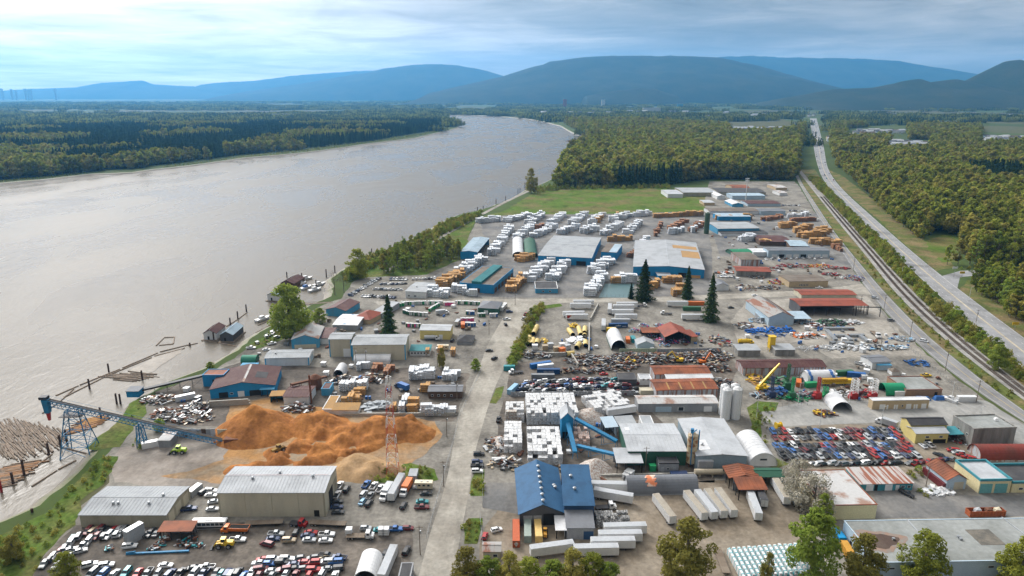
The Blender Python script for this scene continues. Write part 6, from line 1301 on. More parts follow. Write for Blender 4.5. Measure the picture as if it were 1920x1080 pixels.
shed('quonset_hut', 'bright green quonset beside the flat brown building', (1662, 741), (1698, 741), (1696, 728), h=.6, roof='barrel', ridge='x', rise=4.4, wall=w_green, rm=metal('bright_green_cover', (.02, .26, .13)), open_=('l',), posts=2)
shed('tent_garage', 'white arched tent shelter open to the parking lot', (1560, 769), (1597, 770), (1592, 752), h=.3, roof='barrel', ridge='y', rise=4.4, wall=w_white, rm=r_white, open_=('f',), posts=2)
lay('ct_white9', None, (1672, 742), (1712, 741), 'white container behind the tan office block', 'container', 'shipping containers'); lay('ct_white9', None, (1797, 752), (1826, 752), 'white container at the river road fence', 'container', 'shipping containers')
stamp('t_white', None, U(1667, 800), R(130), 'white step van on the concrete lot', 'van')
for k, (px, py, c) in enumerate(((1729, 750, 'blue'), (1764, 749, 'blue'))): p = U(px, py); tag(MB().hexa([(-4, -1.3, 0), (4, -1.3, 0), (4, 1.3, 0), (-4, 1.3, 0)], [(-3, -.6, 2), (3, -.5, 1.6), (3, .5, 1.6), (-3, .6, 2)]).build('tarped_boat', PAINT[c], None, (p.x, p.y, .07), R(5)), 'blue tarpaulin-covered boat %s' % ('behind the tan office block' if k == 0 else 'beside the lamp mast near the white container'), 'boat', 'tarped boats')
stamp('boat_w', make_boat(P_white, P_white, 7), (U(1780, 752).x, U(1780, 752).y, .4), R(120), 'white boat on land beside the blue tarped one', 'boat')
shed('yellow_house', 'black-roofed upper part of the yellow house in wreck yard', (1708, 797), (1776, 796), (1766, 782), h=6.5, roof='gable', rise=1.4, wall=w_yellow, rm=r_black, wins=[('f', .2, .3, 4, 5.2)])
shed('yellow_house', 'yellow house front with pale metal roof and two windows', (1718, 813), (1779, 812), (1777, 798), base=832, roof='gable', rise=.9, wall=w_yellow, rm=r_lgrey, wins=[('f', .3, .42, 2.6, 3.6), ('f', .72, .84, 2.6, 3.6)], doors=[('f', .3, .48, 2.0, m_open), ('f', .55, .95, 2.0, m_open)])
shed('lean_to', 'teal lean-to beside the yellow house over dark scrap', (1779, 815), (1810, 814), (1797, 803), h=3.4, roof='mono', rise=.8, wall=w_dk, rm=w_teal, open_=('f', 'r'), posts=3)
e = shed('concrete_building', 'weathered concrete panel building with white roof dish', (1826, 806), (1906, 803), (1865, 778), base=838, roof='flat', rise=.5, wall=w_concrete, rm=r_tar, panels=6, trim=w_concrete, wins=[('l', .2, .3, 4, 5), ('l', .6, .7, 4, 5)]); MB().cyl((e['w'] * .8, e['d'] * .55, e['h'] + 1), (e['w'] * .8 - .3, e['d'] * .55 - .2, e['h'] + 1.4), .9, .1, 12).build('dish', P_white, e)
shed('quonset_hut', 'rusty red quonset at the right edge behind cream workshop', (1840, 863), (1935, 863), (1930, 843), h=.6, roof='barrel', ridge='x', rise=4.4, wall=w_rustwall, rm=metal('rust_red_quonset', (.2, .045, .035), (.13, .05, .04), .8), seams=2.0)
shed('workshop', 'rust-roofed gabled workshop with pale blue front beside red container', (1776, 900), (1813, 898), (1784, 868), base=919, roof='gable', ridge='y', rise=2.2, wall=w_paleblue, rm=r_rust, seams=1.2, doors=[('f', .4, .88, 3.2, w_cream)])
lay('ct_red', make_container(P_maroon), (1768, 915), (1738, 890), 'dark red container beside the rust-roofed workshop', 'container')
shed('workshop', 'cream workshop with teal fascia and two teal roller doors', (1838, 903), (1897, 902), (1851, 865), base=925, roof='flat', rise=.9, wall=w_butter, rm=r_lgrey, trim=w_teal, doors=[('f', .03, .42, 4, m_teald), ('f', .5, .9, 4, m_teald)])
shed('workshop', 'black-roofed continuation of the cream workshop at the right edge', (1899, 907), (1985, 906), (1935, 872), base=924, roof='flat', rise=.9, wall=w_butter, rm=r_black, trim=w_teal, doors=[('f', .32, .42, 2.4, m_open)], wins=[('f', .15, .25, 1.2, 2.2)])
e = shed('rusty_roof_building', 'wide butter yellow building with rust-blotched flat roof', (1546, 949), (1645, 947), (1598, 881), base=975, roof='flat', rise=.15, wall=w_butter, rm=r_rustgrey, trim=r_rust)
e = shed('striped_roof_workshop', 'teal workshop with rust-striped metal roof and white doors', (1613, 908), (1712, 906), (1695, 878), base=921, roof='mono', rise=.6, wall=w_teal, rm=r_stripe, seams=1.4, doors=[('f', .12, .26, 3, m_whitedoor), ('f', .28, .34, 2.6, m_open), ('f', .48, .62, 3, m_whitedoor), ('f', .68, .75, 2.3, m_whitedoor)], wins=[('f', .78, .86, 1, 2), ('f', .9, .97, 1, 2)])
e = shed('flat_roof_warehouse', 'huge pale flat-roofed warehouse across the bottom right corner', (1647, 1056), (2060, 1049), (1985, 971), h=6.0, roof='flat', rise=.12, wall=w_paleblue, rm=r_tar, doors=[('l', .7, .76, 2.4, m_open)], wins=[('f', .05, .08, 3.6, 4.4), ('f', .26, .29, 3.6, 4.4), ('f', .5, .53, 3.6, 4.4), ('f', .72, .75, 3.6, 4.4)])
def roofbits(e):
 h = e['h'] + .16; a = e.location.to_2d(); ca, sa = math.cos(e.rotation_euler.z), math.sin(e.rotation_euler.z)
 def loc(px, py): q = U(px, py, h).to_2d() - a; return (q.x * ca + q.y * sa, -q.x * sa + q.y * ca)
 x, y = loc(1650, 1013); mb = MB(); P = []
 for k in range(26): an = 2 * math.pi * k / 26; r = 1 + .16 * math.sin(an * 3 + 1) + .08 * math.sin(an * 7); P.append((x + 8.2 * r * math.cos(an), y + 5.5 * r * math.sin(an), h + .02))
 mb.face(P); mb.face([(x + (p[0] - x) * .7, y + (p[1] - y) * .7, h + .04) for p in P], 1); mb.build('roof_patch', [mat('rusty_ponding_stain', (.25, .17, .13), .9, c2=(.2, .2, .19), amt=.9, scale=.5), mat('moss_dark_stain', (.075, .05, .04), .9, c2=(.12, .09, .07))], e)
 x, y = loc(1847, 1007); MB().box(x - 4, x + 4, y - 4, y + 4, h, h + .06).build('roof_patch', mat('tar_patch', (.10, .095, .085), .9, c2=(.19, .17, .14), amt=.9, scale=.3), e)
 for px0, py0, px1, py1 in ((1700, 974, 1775, 1054), (1878, 970, 1945, 1020)): a_, b_ = loc(px0, py0), loc(px1, py1); MB().bar((*a_, h + .1), (*b_, h + .1), .5, .2).build('roof_seam', r_grey, e)
 for px, py in ((1797, 1008), (1801, 1012), (1637, 1009), (1675, 1012)): x, y = loc(px, py); MB().box(x - .4, x + .4, y - .4, y + .4, h, h + .7).build('roof_vent', m_steel, e)
roofbits(e)
lay('ct_cyan', make_container(mat('paint_cyan', (.01, .26, .55), .5), 6.1), (1578, 1020), (1565, 1002), 'bright blue container beside the big flat-roofed warehouse', 'container'); lay('ct_ochre', make_container(mat('paint_ochre', (.5, .26, .04), .6), 6.1), (1594, 1048), (1580, 1026), 'ochre container beside the bright blue one', 'container')
def rack():
 c, r = ends((1813, 966), (1880, 965)); e = empty('waste_skip', (c.x, c.y, .08), r); tag(e, 'long rusty orange open skip on the asphalt lane', 'skip'); mm = mat('rusty_orange_skip', (.36, .09, .03), .8, c2=(.2, .07, .04)); mb = MB(); mb.box(-6.5, 6.5, -1.3, -1.2, 0, 2.2).box(-6.5, 6.5, 1.2, 1.3, 0, 2.2).box(-6.5, -6.4, -1.2, 1.2, 0, 2.2).box(6.4, 6.5, -1.2, 1.2, 0, 2.2).box(-6.4, 6.4, -1.2, 1.2, 0, .3); mb.build('shell', mm, e)
 for x in np.arange(-6, 6.1, 1.2): MB().box(x - .08, x + .08, -1.42, -1.3, 0, 2.2).build('rib', mm, e)
 for x, mm2 in ((-3, P_silver), (1, m_rustsolid), (4.2, P_cream)): MB().hexa([(x - 1.5, -1, .3), (x + 1.5, -1, .3), (x + 1.3, 1, .3), (x - 1.2, 1, .3)], [(x - 1, -.8, 2.5), (x + 1, -.7, 2.3), (x + 1, .8, 2.7), (x - 1, .7, 2.4)]).build('scrap_load', mm2, e)
rack()
def junk(name, label, px, py, rx, ry, n, mats, hmax=1.4, smin=.4, smax=1.6, cat='scrap heap', group=None, z=.06, thin=False):
 p = U(px, py); mb = MB()
 for q in range(n):
  r = math.sqrt(random.random()); a = ru(0, 6.283); x, y = rx * r * math.cos(a), ry * r * math.sin(a); zz = ru(.1, 1) * hmax * (1.05 - r * .8); b = ru(0, 6.283); d = Vector((math.cos(b), math.sin(b), ru(-.35, .35))) * ru(smin, smax) * .5
  w = ru(.1, .3) if thin else ru(.25, .9) * smax * .5; mb.bar(Vector((x, y, zz)) - d, Vector((x, y, zz)) + d, w, ru(.08, .5) * (1 if not thin else .5), random.randrange(len(mats)))
 return tag(mb.build(name, list(mats), None, (p.x, p.y, z)), label, cat, group)
junk('scrap_heap', 'heap of white siding and panels before the pale blue workshop', 1758, 922, 6, 2.5, 40, [P_white, P_white, P_silver], 1.4, 1, 4, thin=False)
junk('scrap_heap', 'pile of rusty parts under the teal lean-to', 1800, 826, 5, 4, 50, [m_rustsolid, m_dksteel, P_silver, P_red], 2)
def pipes():
 c2 = mat('teal_strap_wrap', (.08, .42, .48), .6); rows = 14
 for i in range(rows):
  t = i / (rows - 1); c, r = ends((1362 + 122 * t, 1033 - 12 * t), (1396 + 132 * t, 1096 - 6 * t)); e = empty('pipe_bundle', (c.x, c.y, .06), r); tag(e, 'white wrapped pipe bundle with teal straps, %s from the left at the bottom' % ORD[i], 'pipe bundle', 'wrapped pipe bundles')
  for k in range(3): MB().box(-7 + ru(-.5, .5), 7 + ru(-.5, .5), -.42, .42, k * .75, k * .75 + .7).build('pack', P_white, e)
  for x in (-6, -4, -2, 0, 2, 4, 6): MB().box(x - .12, x + .12, -.46, .46, 0, 2.3).build('strap', c2, e)
  MB().box(-7.2, 7.2, .44, .7, 0, 1.9).build('side_pack', c2, e)
pipes()
lay('flatdeck', None, (1347, 1040), (1358, 1070), 'flatbed trailer beside the wrapped pipe bundles', 'trailer', 'flatbed trailers')
# ================================================================ MIDDLE: lumber yard, toilets, trailers, scrap
m_wrap = mat('white_lumber_wrap', (.70, .72, .75), .5, c2=(.56, .6, .66), amt=.8, scale=.5, fine=.1, rnd=.06); m_board = mat('fresh_sawn_boards', (.50, .29, .11), .85, c2=(.38, .2, .075), amt=.8, scale=.9, fine=.22, rnd=.22, streak=(.3, 1, 2)); m_redwood = mat('dark_red_boards', (.27, .12, .06), .85, c2=(.36, .19, .1), amt=.8, scale=.9, fine=.2, rnd=.2)
m_strap = mat('strap_and_print', (.16, .24, .3), .6)
def stack_mesh(m, seed, nx=2, nz_=3):
 rs = random.Random(seed); mb = MB()
 for i in range(nx):
  for k in range(nz_ if i else nz_ - rs.choice((0, 0, 1))):
   x = (i - nx / 2) * 1.35; j = rs.uniform(-.35, .35); mb.box(x + .09, x + 1.22, -2.5 + j, 2.5 + j, k * 1.05 + .2, k * 1.05 + .98); [mb.box(x + .08, x + 1.23, y + j - .05, y + j + .05, k * 1.05 + .19, k * 1.05 + .99, 2) for y in (-1.5, 1.5)]; mb.box(x + .3, x + .9, -2.53 + j, -2.5 + j, k * 1.05 + .4, k * 1.05 + .75, 2); [mb.box(x + .1, x + 1.2, y - .06, y + .06, k * 1.05, k * 1.05 + .14, 1) for y in (-1.8, 0, 1.8)]
 return mb.mesh('lumber_stack', [m, m_timber, m_strap])
STK = {'white': [stack_mesh(m_wrap, s, 2, 4) for s in range(3)] + [stack_mesh(m_wrap, 7, 3, 3)], 'tan': [stack_mesh(m_board, s, 2, 4) for s in range(3)] + [stack_mesh(m_board, 8, 3, 3)], 'brown': [stack_mesh(m_redwood, s, 2, 3) for s in range(3)]}
SWORD = {'white': 'white-wrapped lumber stack', 'tan': 'stack of fresh tan boards', 'brown': 'stack of dark red boards'}
WH = []
def put_stack(me, lo, rz, sc_, lb, nm='lumber_stack'): o = link(nm, me, None, lo, rz); o.scale = sc_; tag(o, lb, 'lumber stack', lb + ' group')
def stacks(p0, p1, n, kind, where, wide=1, jit=1.0, rz=None):
 a, b = U(*p0).to_2d(), U(*p1).to_2d(); d = (b - a); ax = math.atan2(d.y, d.x); nn = Vector((-d.y, d.x)).normalized()
 for i in range(n):
  for w in range(wide):
   p = a.lerp(b, (i + .5) / n) + nn * (w - (wide - 1) / 2) * 4.2 + Vector((ru(-jit, jit), ru(-jit, jit))) * .5
   s = ru(1.2, 1.55) * (1 if p.y > 430 else .72); q = (rc(STK[kind]), (p.x, p.y, .06), ru(-.08, .08) + (R(rc((0, 90))) if rz is None else R(rz)), (s, s, s * ru(.85, 1.2)), '%s %s' % (SWORD[kind], where))
   if kind == 'white': WH.append(q)
   else: put_stack(*q)
for a in (((895, 418), (938, 414), 7, 'white', 'in the far left block by the dyke', 2), ((921, 480), (958, 430), 13, 'white', 'in the row beside the open blue shed', 2), ((948, 417), (993, 405), 9, 'white', 'in the first row along the meadow', 2), ((969, 449), (1001, 425), 8, 'white', 'in the row behind the twin quonsets', 2), ((988, 421), (1019, 404), 7, 'white', 'in the second row along the meadow', 2), ((999, 446), (1040, 427), 9, 'white', 'in the row behind the big grey roof, left part', 2), ((1031, 422), (1058, 404), 7, 'white', 'in the third row along the meadow', 2), ((1050, 440), (1080, 427), 6, 'white', 'in the row behind the big grey roof, middle', 2), ((1070, 422), (1097, 403), 7, 'white', 'in the fourth row along the meadow', 2),
 ((1092, 438), (1120, 430), 6, 'white', 'in the row behind the big grey roof, right part', 2), ((1105, 422), (1129, 404), 6, 'white', 'in the fifth row along the meadow', 2), ((1129, 442), (1163, 423), 7, 'white', 'in the block behind the small brown-roofed shed', 2), ((1146, 417), (1180, 405), 6, 'white', 'in the sixth row along the meadow', 2), ((1175, 440), (1200, 420), 6, 'white', 'in the row beside the green strip', 2), ((1190, 406), (1218, 403), 4, 'white', 'in the last white row along the meadow', 2),
 ((1256, 440), (1282, 434), 4, 'white', 'behind the second big roof', 1), ((1296, 438), (1316, 420), 4, 'white', 'by the green burner tower', 1), ((862, 515), (907, 487), 9, 'white', 'in the row above the teal-topped shed', 2), ((806, 553), (838, 556), 6, 'white', 'beside the white office with grey roof', 2), ((848, 545), (890, 556), 6, 'white', 'in front of the teal-topped shed', 1), ((988, 530), (1032, 494), 9, 'white', 'in the left file before the big grey roof', 2), ((1034, 528), (1062, 494), 8, 'white', 'in the right file before the big grey roof', 2),
 ((1110, 515), (1144, 492), 8, 'white', 'between the two big roofs', 2), ((1100, 556), (1132, 522), 9, 'white', 'in the file left of the fenced pond', 2), ((1156, 528), (1192, 528), 5, 'white', 'at the front of the second big roof', 2), ((1194, 468), (1214, 448), 5, 'white', 'against the second big roof', 1), ((1389, 452), (1412, 450), 5, 'white', 'behind the green tarp hut', 2)): stacks(*a)
for a in (((828, 541), (864, 516), 9, 'tan', 'in the row left of the teal-topped shed', 2), ((958, 548), (982, 524), 7, 'tan', 'right of the teal-topped shed', 2), ((972, 490), (996, 486), 5, 'tan', 'between the grey roof and the green quonset', 2), ((1145, 530), (1160, 530), 2, 'tan', 'left of white stacks before second big roof', 1), ((1246, 530), (1277, 530), 4, 'tan', 'before the blue lean-to', 1), ((1261, 556), (1277, 543), 4, 'tan', 'between the two street conifers', 1), ((1212, 544), (1236, 536), 3, 'tan', 'behind the big street conifer', 1), ((1140, 453), (1187, 450), 6, 'tan', 'behind the two big roofs', 1), ((1226, 408), (1318, 404), 14, 'tan', 'in the long row along the meadow', 1), ((1118, 420), (1130, 406), 3, 'tan', 'beside the fifth white row', 1), ((1150, 412), (1160, 405), 2, 'tan', 'among the sixth white row', 1), ((1006, 431), (1020, 424), 3, 'brown', 'among the white rows left', 1), ((1228, 445), (1240, 421), 5, 'brown', 'in the file beside the green strip', 1), ((1254, 432), (1286, 416), 5, 'brown', 'in the block behind the second big roof', 2), ((1294, 436), (1316, 422), 4, 'brown', 'by the green burner tower', 2), ((1178, 484), (1196, 476), 3, 'brown', 'between the big roofs', 1),
 ((1432, 414), (1465, 408), 5, 'brown', 'in the back of the right mill yard', 2), ((1476, 409), (1515, 407), 5, 'white', 'at the back right of the mill yard', 1), ((1480, 416), (1530, 414), 7, 'brown', 'in the long back row of the right mill yard', 1), ((1342, 412), (1410, 411), 9, 'tan', 'under the pale blue canopy', 1), ((1462, 428), (1490, 424), 5, 'tan', 'in the middle of the right mill yard', 2), ((1492, 438), (1515, 428), 5, 'tan', 'in the right mill yard beside the lane', 2), ((1500, 446), (1545, 442), 8, 'tan', 'in the front row of the right mill yard', 2), ((1530, 440), (1550, 434), 4, 'tan', 'at the road side of the right mill yard', 2), ((1520, 456), (1575, 460), 7, 'tan', 'in the corner by the river road', 2), ((1560, 464), (1578, 472), 4, 'brown', 'in the corner by the river road', 1), ((1425, 458), (1446, 459), 3, 'tan', 'under the brown mill roof', 1),
 ((770, 707), (808, 706), 6, 'white', 'in the street-side lumber yard, middle block', 2), ((832, 708), (857, 709), 4, 'white', 'in the street-side lumber yard, right block', 2), ((640, 731), (690, 729), 6, 'white', 'in the mill yard beside the stack', 1), ((666, 741), (678, 738), 3, 'tan', 'in the mill yard beside white packs', 1), ((648, 760), (668, 752), 3, 'tan', 'above the sawdust-roofed shed', 1), ((752, 775), (766, 752), 3, 'white', 'right of the mast at the block wall', 1), ((770, 775), (778, 760), 2, 'tan', 'right of the mast at the block wall', 1), ((794, 776), (848, 774), 7, 'white', 'along the block wall by the street', 1), ((733, 772), (742, 770), 2, 'tan', 'at the foot of the mast', 1), ((795, 737), (806, 728), 2, 'tan', 'beside the brown timber office', 1), ((700, 702), (712, 690), 2, 'brown', 'before the long white quonset', 1), ((722, 705), (736, 692), 3, 'brown', 'beside the long white quonset', 1), ((668, 694), (690, 690), 2, 'white', 'between the white tents', 1), ((790, 664), (862, 666), 3, 'tan', 'lying along the fenced lane', 1)): stacks(*a, jit=.6)
WH.sort(key=lambda q: q[1][1])
for q in WH[:300]: put_stack(*q, 'wrapped_lumber_stack')
mass('lumber_mass', 'farthest white-wrapped lumber massed along the meadow', [q[:4] for q in WH[300:]])
junk('tarp_heap', 'grey tarpaulin-covered heap left of the mast', 708, 764, 8, 4, 30, [mat('grey_tarp', (.3, .33, .36), .6)], 3, 3, 7, 'heap')
r_pb = metal('pale_blue_metal_roof', (.34, .44, .52))
def S(name, label, A, B, C, **k): return shed(name, label, A, B, C, **k)
S('lumber_shed', 'long blue open-sided shed with pale blue roof by the trees', (863, 472), (895, 473), (930, 447), base=486, roof='gable', ridge='y', rise=1, wall=w_blue, rm=r_pb, open_=('r',), posts=9, seams=2)
e = S('lumber_shed', 'blue-fronted shed with raised teal roof between brown roofs', (862, 530), (925, 535), (960, 503), base=546, roof='flat', rise=.1, wall=w_blue, rm=r_brown, doors=[('f', .45, .6, 3.5, w_brown)] + [('r', .05 + .16 * k, .17 + .16 * k, 3.6, w_brown) for k in range(6)])
w_, d_, h_ = e['w'], e['d'], e['h']; mb = MB(); mb.box(w_ * .36, w_ * .64, -.3, d_, h_ + .1, h_ + 2); [mb.box(w_ * .36 - .15, w_ * .64 + .15, y, y + .3, h_ + 2, h_ + 2.15) for y in np.arange(0, d_, 3)]; mb.build('roof_monitor', r_teal, e)
S('lumber_hall', 'biggest blue hall with plain grey roof in the lumber yard', (1009, 479), (1109, 484), (1136, 446), base=494, roof='gable', ridge='x', rise=1.2, wall=w_blue, rm=r_grey, seams=2.2, panels=6, doors=[('f', .72, .9, 4, m_open)])
S('lumber_shed', 'small blue shed half roofed in brown between the big halls', (1127, 472), (1156, 474), (1163, 460), base=486, roof='mono', rise=.8, wall=w_blue, rm=r_brown, lights=[(.5, 1, 0, 1, r_pb)])
S('lumber_hall', 'second big blue hall with sawdust drifted on its roof', (1187.5, 500), (1321, 506), (1324, 456), base=516, roof='gable', ridge='y', rise=1.8, wall=w_blue, rm=r_lgrey, seams=2.2, doors=[('f', .64, .75, 4, m_open), ('f', .8, .95, 2.4, m_board)], lights=[(.72, .99, .36, .6, r_sawdust), (.6, .98, .68, .8, r_sawdust)])
S('lean_to', 'small blue lean-to on the front of the second big hall', (1234, 517), (1259, 517), (1259, 509), base=524, roof='mono', rise=.5, wall=w_blue, rm=r_grey)
S('quonset_hut', 'white half of the twin quonset huts in the lumber yard', (961, 479), (982, 479), (1007, 450), h=1.5, roof='barrel', ridge='y', rise=3.6, wall=w_white, rm=r_white, open_=('f',), posts=2); S('quonset_hut', 'dark green half of the twin quonset huts in the lumber yard', (984, 480), (1008, 480), (1029, 452), h=1.5, roof='barrel', ridge='y', rise=3.6, wall=w_green, rm=r_green, open_=('f',), posts=2)
S('office', 'turquoise yard office with black roof and white parapet', (1004, 542), (1046, 542), (1044, 529), base=550, roof='flat', rise=.5, wall=w_sky, rm=r_black, trim=w_white, wins=[('f', .3, .4, 1, 2.2), ('f', .6, .7, 1, 2.2)]); S('office', 'white office with flat grey roof beside the car lot', (760, 546), (798, 548), (818, 531), base=558, roof='gable', rise=.6, wall=w_white, rm=r_grey, wins=[('f', .12, .22, 1, 2.2), ('f', .4, .55, 1, 2.2)], vents=[(.35, .4)])
S('house', 'dark green house with slate hip roof by the junction', (896, 577), (934, 579), (940, 566), base=588, roof='hip', rise=2.6, wall=w_green, rm=r_dgrey, doors=[('f', .3, .5, 2.6, m_whitedoor)]); S('workshop', 'pale yellow workshop with grey roof below the toilet yard', (787, 619), (844, 620), (846, 609), base=636, roof='gable', rise=.9, wall=w_yellow, rm=r_lgrey, doors=[('f', .62, .75, 3.2, m_whitedoor)]); S('house', 'small black hip-roofed house beside the yellow workshop', (856, 640), (885, 641), (891, 629), base=646, roof='hip', rise=2.2, wall=w_grey, rm=r_black)
S('house', 'blue house with long maroon roof at the boat dock', (611, 580), (648, 583), (668, 566), base=592, roof='gable', ridge='y', rise=2, wall=w_sky, rm=r_maroon); S('workshop', 'low shed with white patched roof behind the rusty workshop', (624, 609), (670, 610), (678, 590), base=619, roof='gable', rise=.8, wall=w_grey, rm=r_white, lights=[(.4, .5, .05, .95, w_blue)]); S('house', 'red hip-roofed house in the trees near the toilets', (661, 596), (693, 600), (704, 584), base=605, roof='hip', rise=3, wall=w_tan, rm=r_red); S('workshop', 'long low grey-roofed shed behind the red hip roof', (697, 586), (716, 588), (730, 566), h=3.5, roof='mono', rise=.4, wall=w_grey, rm=r_grey)
TC = {n: PAINT[n] for n in ('bright green', 'green', 'pink', 'white', 'blue', 'teal')}
def toilets(p0, p1, n, cols, where):
 a, b = U(*p0), U(*p1)
 for i in range(n):
  c = cols[i % len(cols)]; p = a.lerp(b, (i + .5) / n); stamp('wc_' + c, make_toilet(TC[c]), (p.x + ru(-.2, .2), p.y + ru(-.4, .4), .06), R(rc((0, 90, 180))), '%s portable toilet %s' % (c, where), 'portable toilet', '%s portable toilets %s' % (c, where), None, (1.25, 1.25, 1.15))
for a in (((742, 576), (758, 574), 6, ['bright green'], 'at the left end of the back row'), ((752, 572), (800, 571), 12, ['green', 'bright green', 'white'], 'in the back row'), ((802, 571), (830, 571), 8, ['white', 'bright green', 'white'], 'in the middle of the back row'), ((832, 573), (852, 573), 7, ['pink'], 'in the pink block of the back row'), ((854, 570), (900, 572), 12, ['white', 'green', 'bright green'], 'in the back row near the green house'), ((756, 587), (764, 590), 4, ['green'], 'beside the white-roofed middle row'), ((766, 591), (802, 593), 14, ['green', 'white', 'green'], 'in the middle row'), ((804, 585), (824, 574), 9, ['bright green'], 'in the slanting bright green file'), ((874, 590), (890, 590), 6, ['green', 'blue'], 'left of the green house'), ((896, 594), (910, 594), 6, ['green'], 'in front of the green house'), ((918, 595), (932, 594), 6, ['white', 'blue'], 'right in front of the green house'), ((762, 613), (788, 614), 9, ['green', 'pink', 'blue', 'white'], 'in the front row above the yellow workshop'), ((864, 603), (888, 603), 9, ['pink'], 'in the front pink row'), ((872, 612), (892, 612), 7, ['blue', 'teal'], 'beside the orange truck')): toilets(*a)
stamp('t_white', None, U(826, 590), R(20), 'white service truck among the portable toilets', 'truck'); stamp('t_orange', None, U(868, 615), R(95), 'orange service truck near the front toilets', 'truck'); stamp('t_white', None, U(858, 610), R(80), 'white service truck left of the orange one', 'truck')
GC = 'cars in the dockside lot'; LC = ['white', 'white', 'white', 'silver', 'silver', 'grey', 'black', 'dark blue']
for a, b, n, ds, hd in (((655, 556), (712, 522), 14, 'curved row under the riverside trees', 70), ((714, 534), (762, 533), 7, 'upper middle row of the dockside lot', 20), ((702, 543), (754, 545), 8, 'lower middle row of the dockside lot', 30), ((730, 525), (765, 525), 6, 'top row of the dockside lot', 85), ((676, 556), (743, 559), 11, 'bottom row of the dockside lot', 85), ((772, 525), (836, 522), 11, 'row behind the white office', 85), ((498, 634), (520, 620), 5, 'file along the bank above the white workshop', 40)): car_row(a, b, n, ds, GC, hd, False, cols=LC)
cars([('suv', 'black', 927, 674, 60, 'driving down the dusty street'), ('sedan', 'black', 917, 659, 5, 'at the lane mouth by the fenced yard'), ('pickup', 'white', 950, 600, 5, 'parked before the green house'), ('suv', 'black', 948, 610, 100, 'parked at the street corner below the green house'), ('pickup', 'red', 986, 591, 70, 'parked at the grassy street edge'), ('pickup', 'white', 982, 599, 70, 'parked behind the red pickup at the grass'), ('suv', 'dark blue', 955, 586, 10, 'beside the white coach'), ('pickup', 'white', 471, 654, 5, 'alone on the gravel above the blue mill'), ('sedan', 'white', 500, 657, 10, 'first beside the white workshop'), ('pickup', 'white', 510, 646, 40, 'in the group above the white workshop'), ('suv', 'white', 519, 634, 60, 'in the group under the big green tree'), ('suv', 'black', 848, 640, 80, 'between the yellow workshop and black-roofed house')], 'cars along the dusty street', False)
stamp('coach', None, U(944, 580), R(75), 'white coach beside the green house', 'bus'); stamp('t_tank', make_truck(P_white, 'tank', P_silver), U(806, 638), R(2), 'silver tank truck before the yellow workshop', 'truck'); stamp('rv', None, U(830, 656), R(180), 'cream motorhome in the fenced lane lot', 'motorhome')
for k, (p0, p1, lb) in enumerate((((1069, 579), (1108, 579), 'front of two white trailers at the top left of the pipe yard'), ((1075, 573), (1113, 573), 'rear of two white trailers at the top left of the pipe yard'), ((1062, 600), (1101, 600), 'white trailer with red mark in the pipe yard'), ((1055, 595), (1096, 594), 'white trailer behind the one with the red mark'), ((1150, 582), (1188, 582), 'front white trailer under the street conifer'), ((1155, 577), (1196, 577), 'rear white trailer with white cab under the conifer'), ((1142, 600), (1144, 570), 'white trailer pointing at the street beside the green strip'), ((1148, 591), (1186, 591), 'grey-white trailer above the long clean one'), ((1152, 600), (1195, 600), 'clean white trailer in the middle of the trailer yard'), ((1131, 626), (1132, 604), 'white trailer standing on end of the trailer yard lane'), ((1252, 575), (1288, 575), 'white trailer left of the green truck body'), ((1280, 600), (1316, 600), 'white trailer with cab above the red barn'))): lay('tr_white', None, p0, p1, lb, 'trailer', TG)
for o in bpy.data.objects:
 if o.get('label') == 'white trailer with red mark in the pipe yard': MB().face([(-6.6, -1.36, 3.6), (-3.6, -1.36, 3.6), (-5.4, -1.36, 1.6), (-6.6, -1.36, 1.6)]).build('painted_mark', P_red, o)
for k, (p0, p1, pm, key, lb) in enumerate((((1146, 605), (1181, 605), P_silver, 'ct_grey12', 'pale grey container above the navy one'), ((1141, 614), (1177, 613), mat('navy_container', (.015, .06, .17), .5), 'ct_navy', 'navy container with white logo in the trailer yard'), ((1008, 700), (1049, 700), None, 'ct_navy', 'navy container lettered in white beside the scrap yard'), ((995, 691), (1032, 685), mat('blue_container', (.02, .12, .34), .5), 'ct_blue', 'blue container slanting behind the lettered one'), ((1000, 710), (1036, 710), P_grey, 'ct_grey', 'dark grey container before the lettered navy one'), ((1010, 693), (1036, 690), None, 'ct_white9', 'white container behind the lettered navy one'), ((955, 740), (968, 728), P_light_blue, 'ct_lblue', 'pale blue container at the bale yard corner'), ((947, 694), (963, 694), P_teal, 'ct_teal6', 'teal container beside the street fence'), ((1276, 582), (1318, 582), P_green, 'ct_green', 'green truck body by the tall conifer'), ((1290, 572), (1318, 572), P_orange, 'ct_oran', 'orange container behind the green truck body'), ((1140, 622), (1152, 622), P_yellow, 'ct_yel6', 'small yellow container under the navy one'), ((1190, 646), (1184, 634), P_teal, 'ct_teal6b', 'teal container beside the white tent'), ((1178, 646), (1176, 636), P_orange, 'ct_or6', 'orange rack beside the teal container'), ((1497, 729), (1497, 716), P_orange, 'ct_or6', 'orange container among the drill rigs'), ((1513, 726), (1527, 725), P_bright_green, 'ct_bg', 'bright green container among the drill rigs'), ((1575, 704), (1592, 703), P_green, 'ct_grn', 'green container behind the yellow crane truck'), ((1594, 706), (1616, 708), P_blue, 'ct_bl', 'blue container behind the white lattice towers'))):
 L = 6.1 if key.endswith('6') or key.endswith('6b') or key in ('ct_bg',) else (9 if key in ('ct_lblue', 'ct_grn', 'ct_bl', 'ct_white9') else 12.2); lay(key, make_container(pm, L), p0, p1, lb, 'container', 'shipping containers')
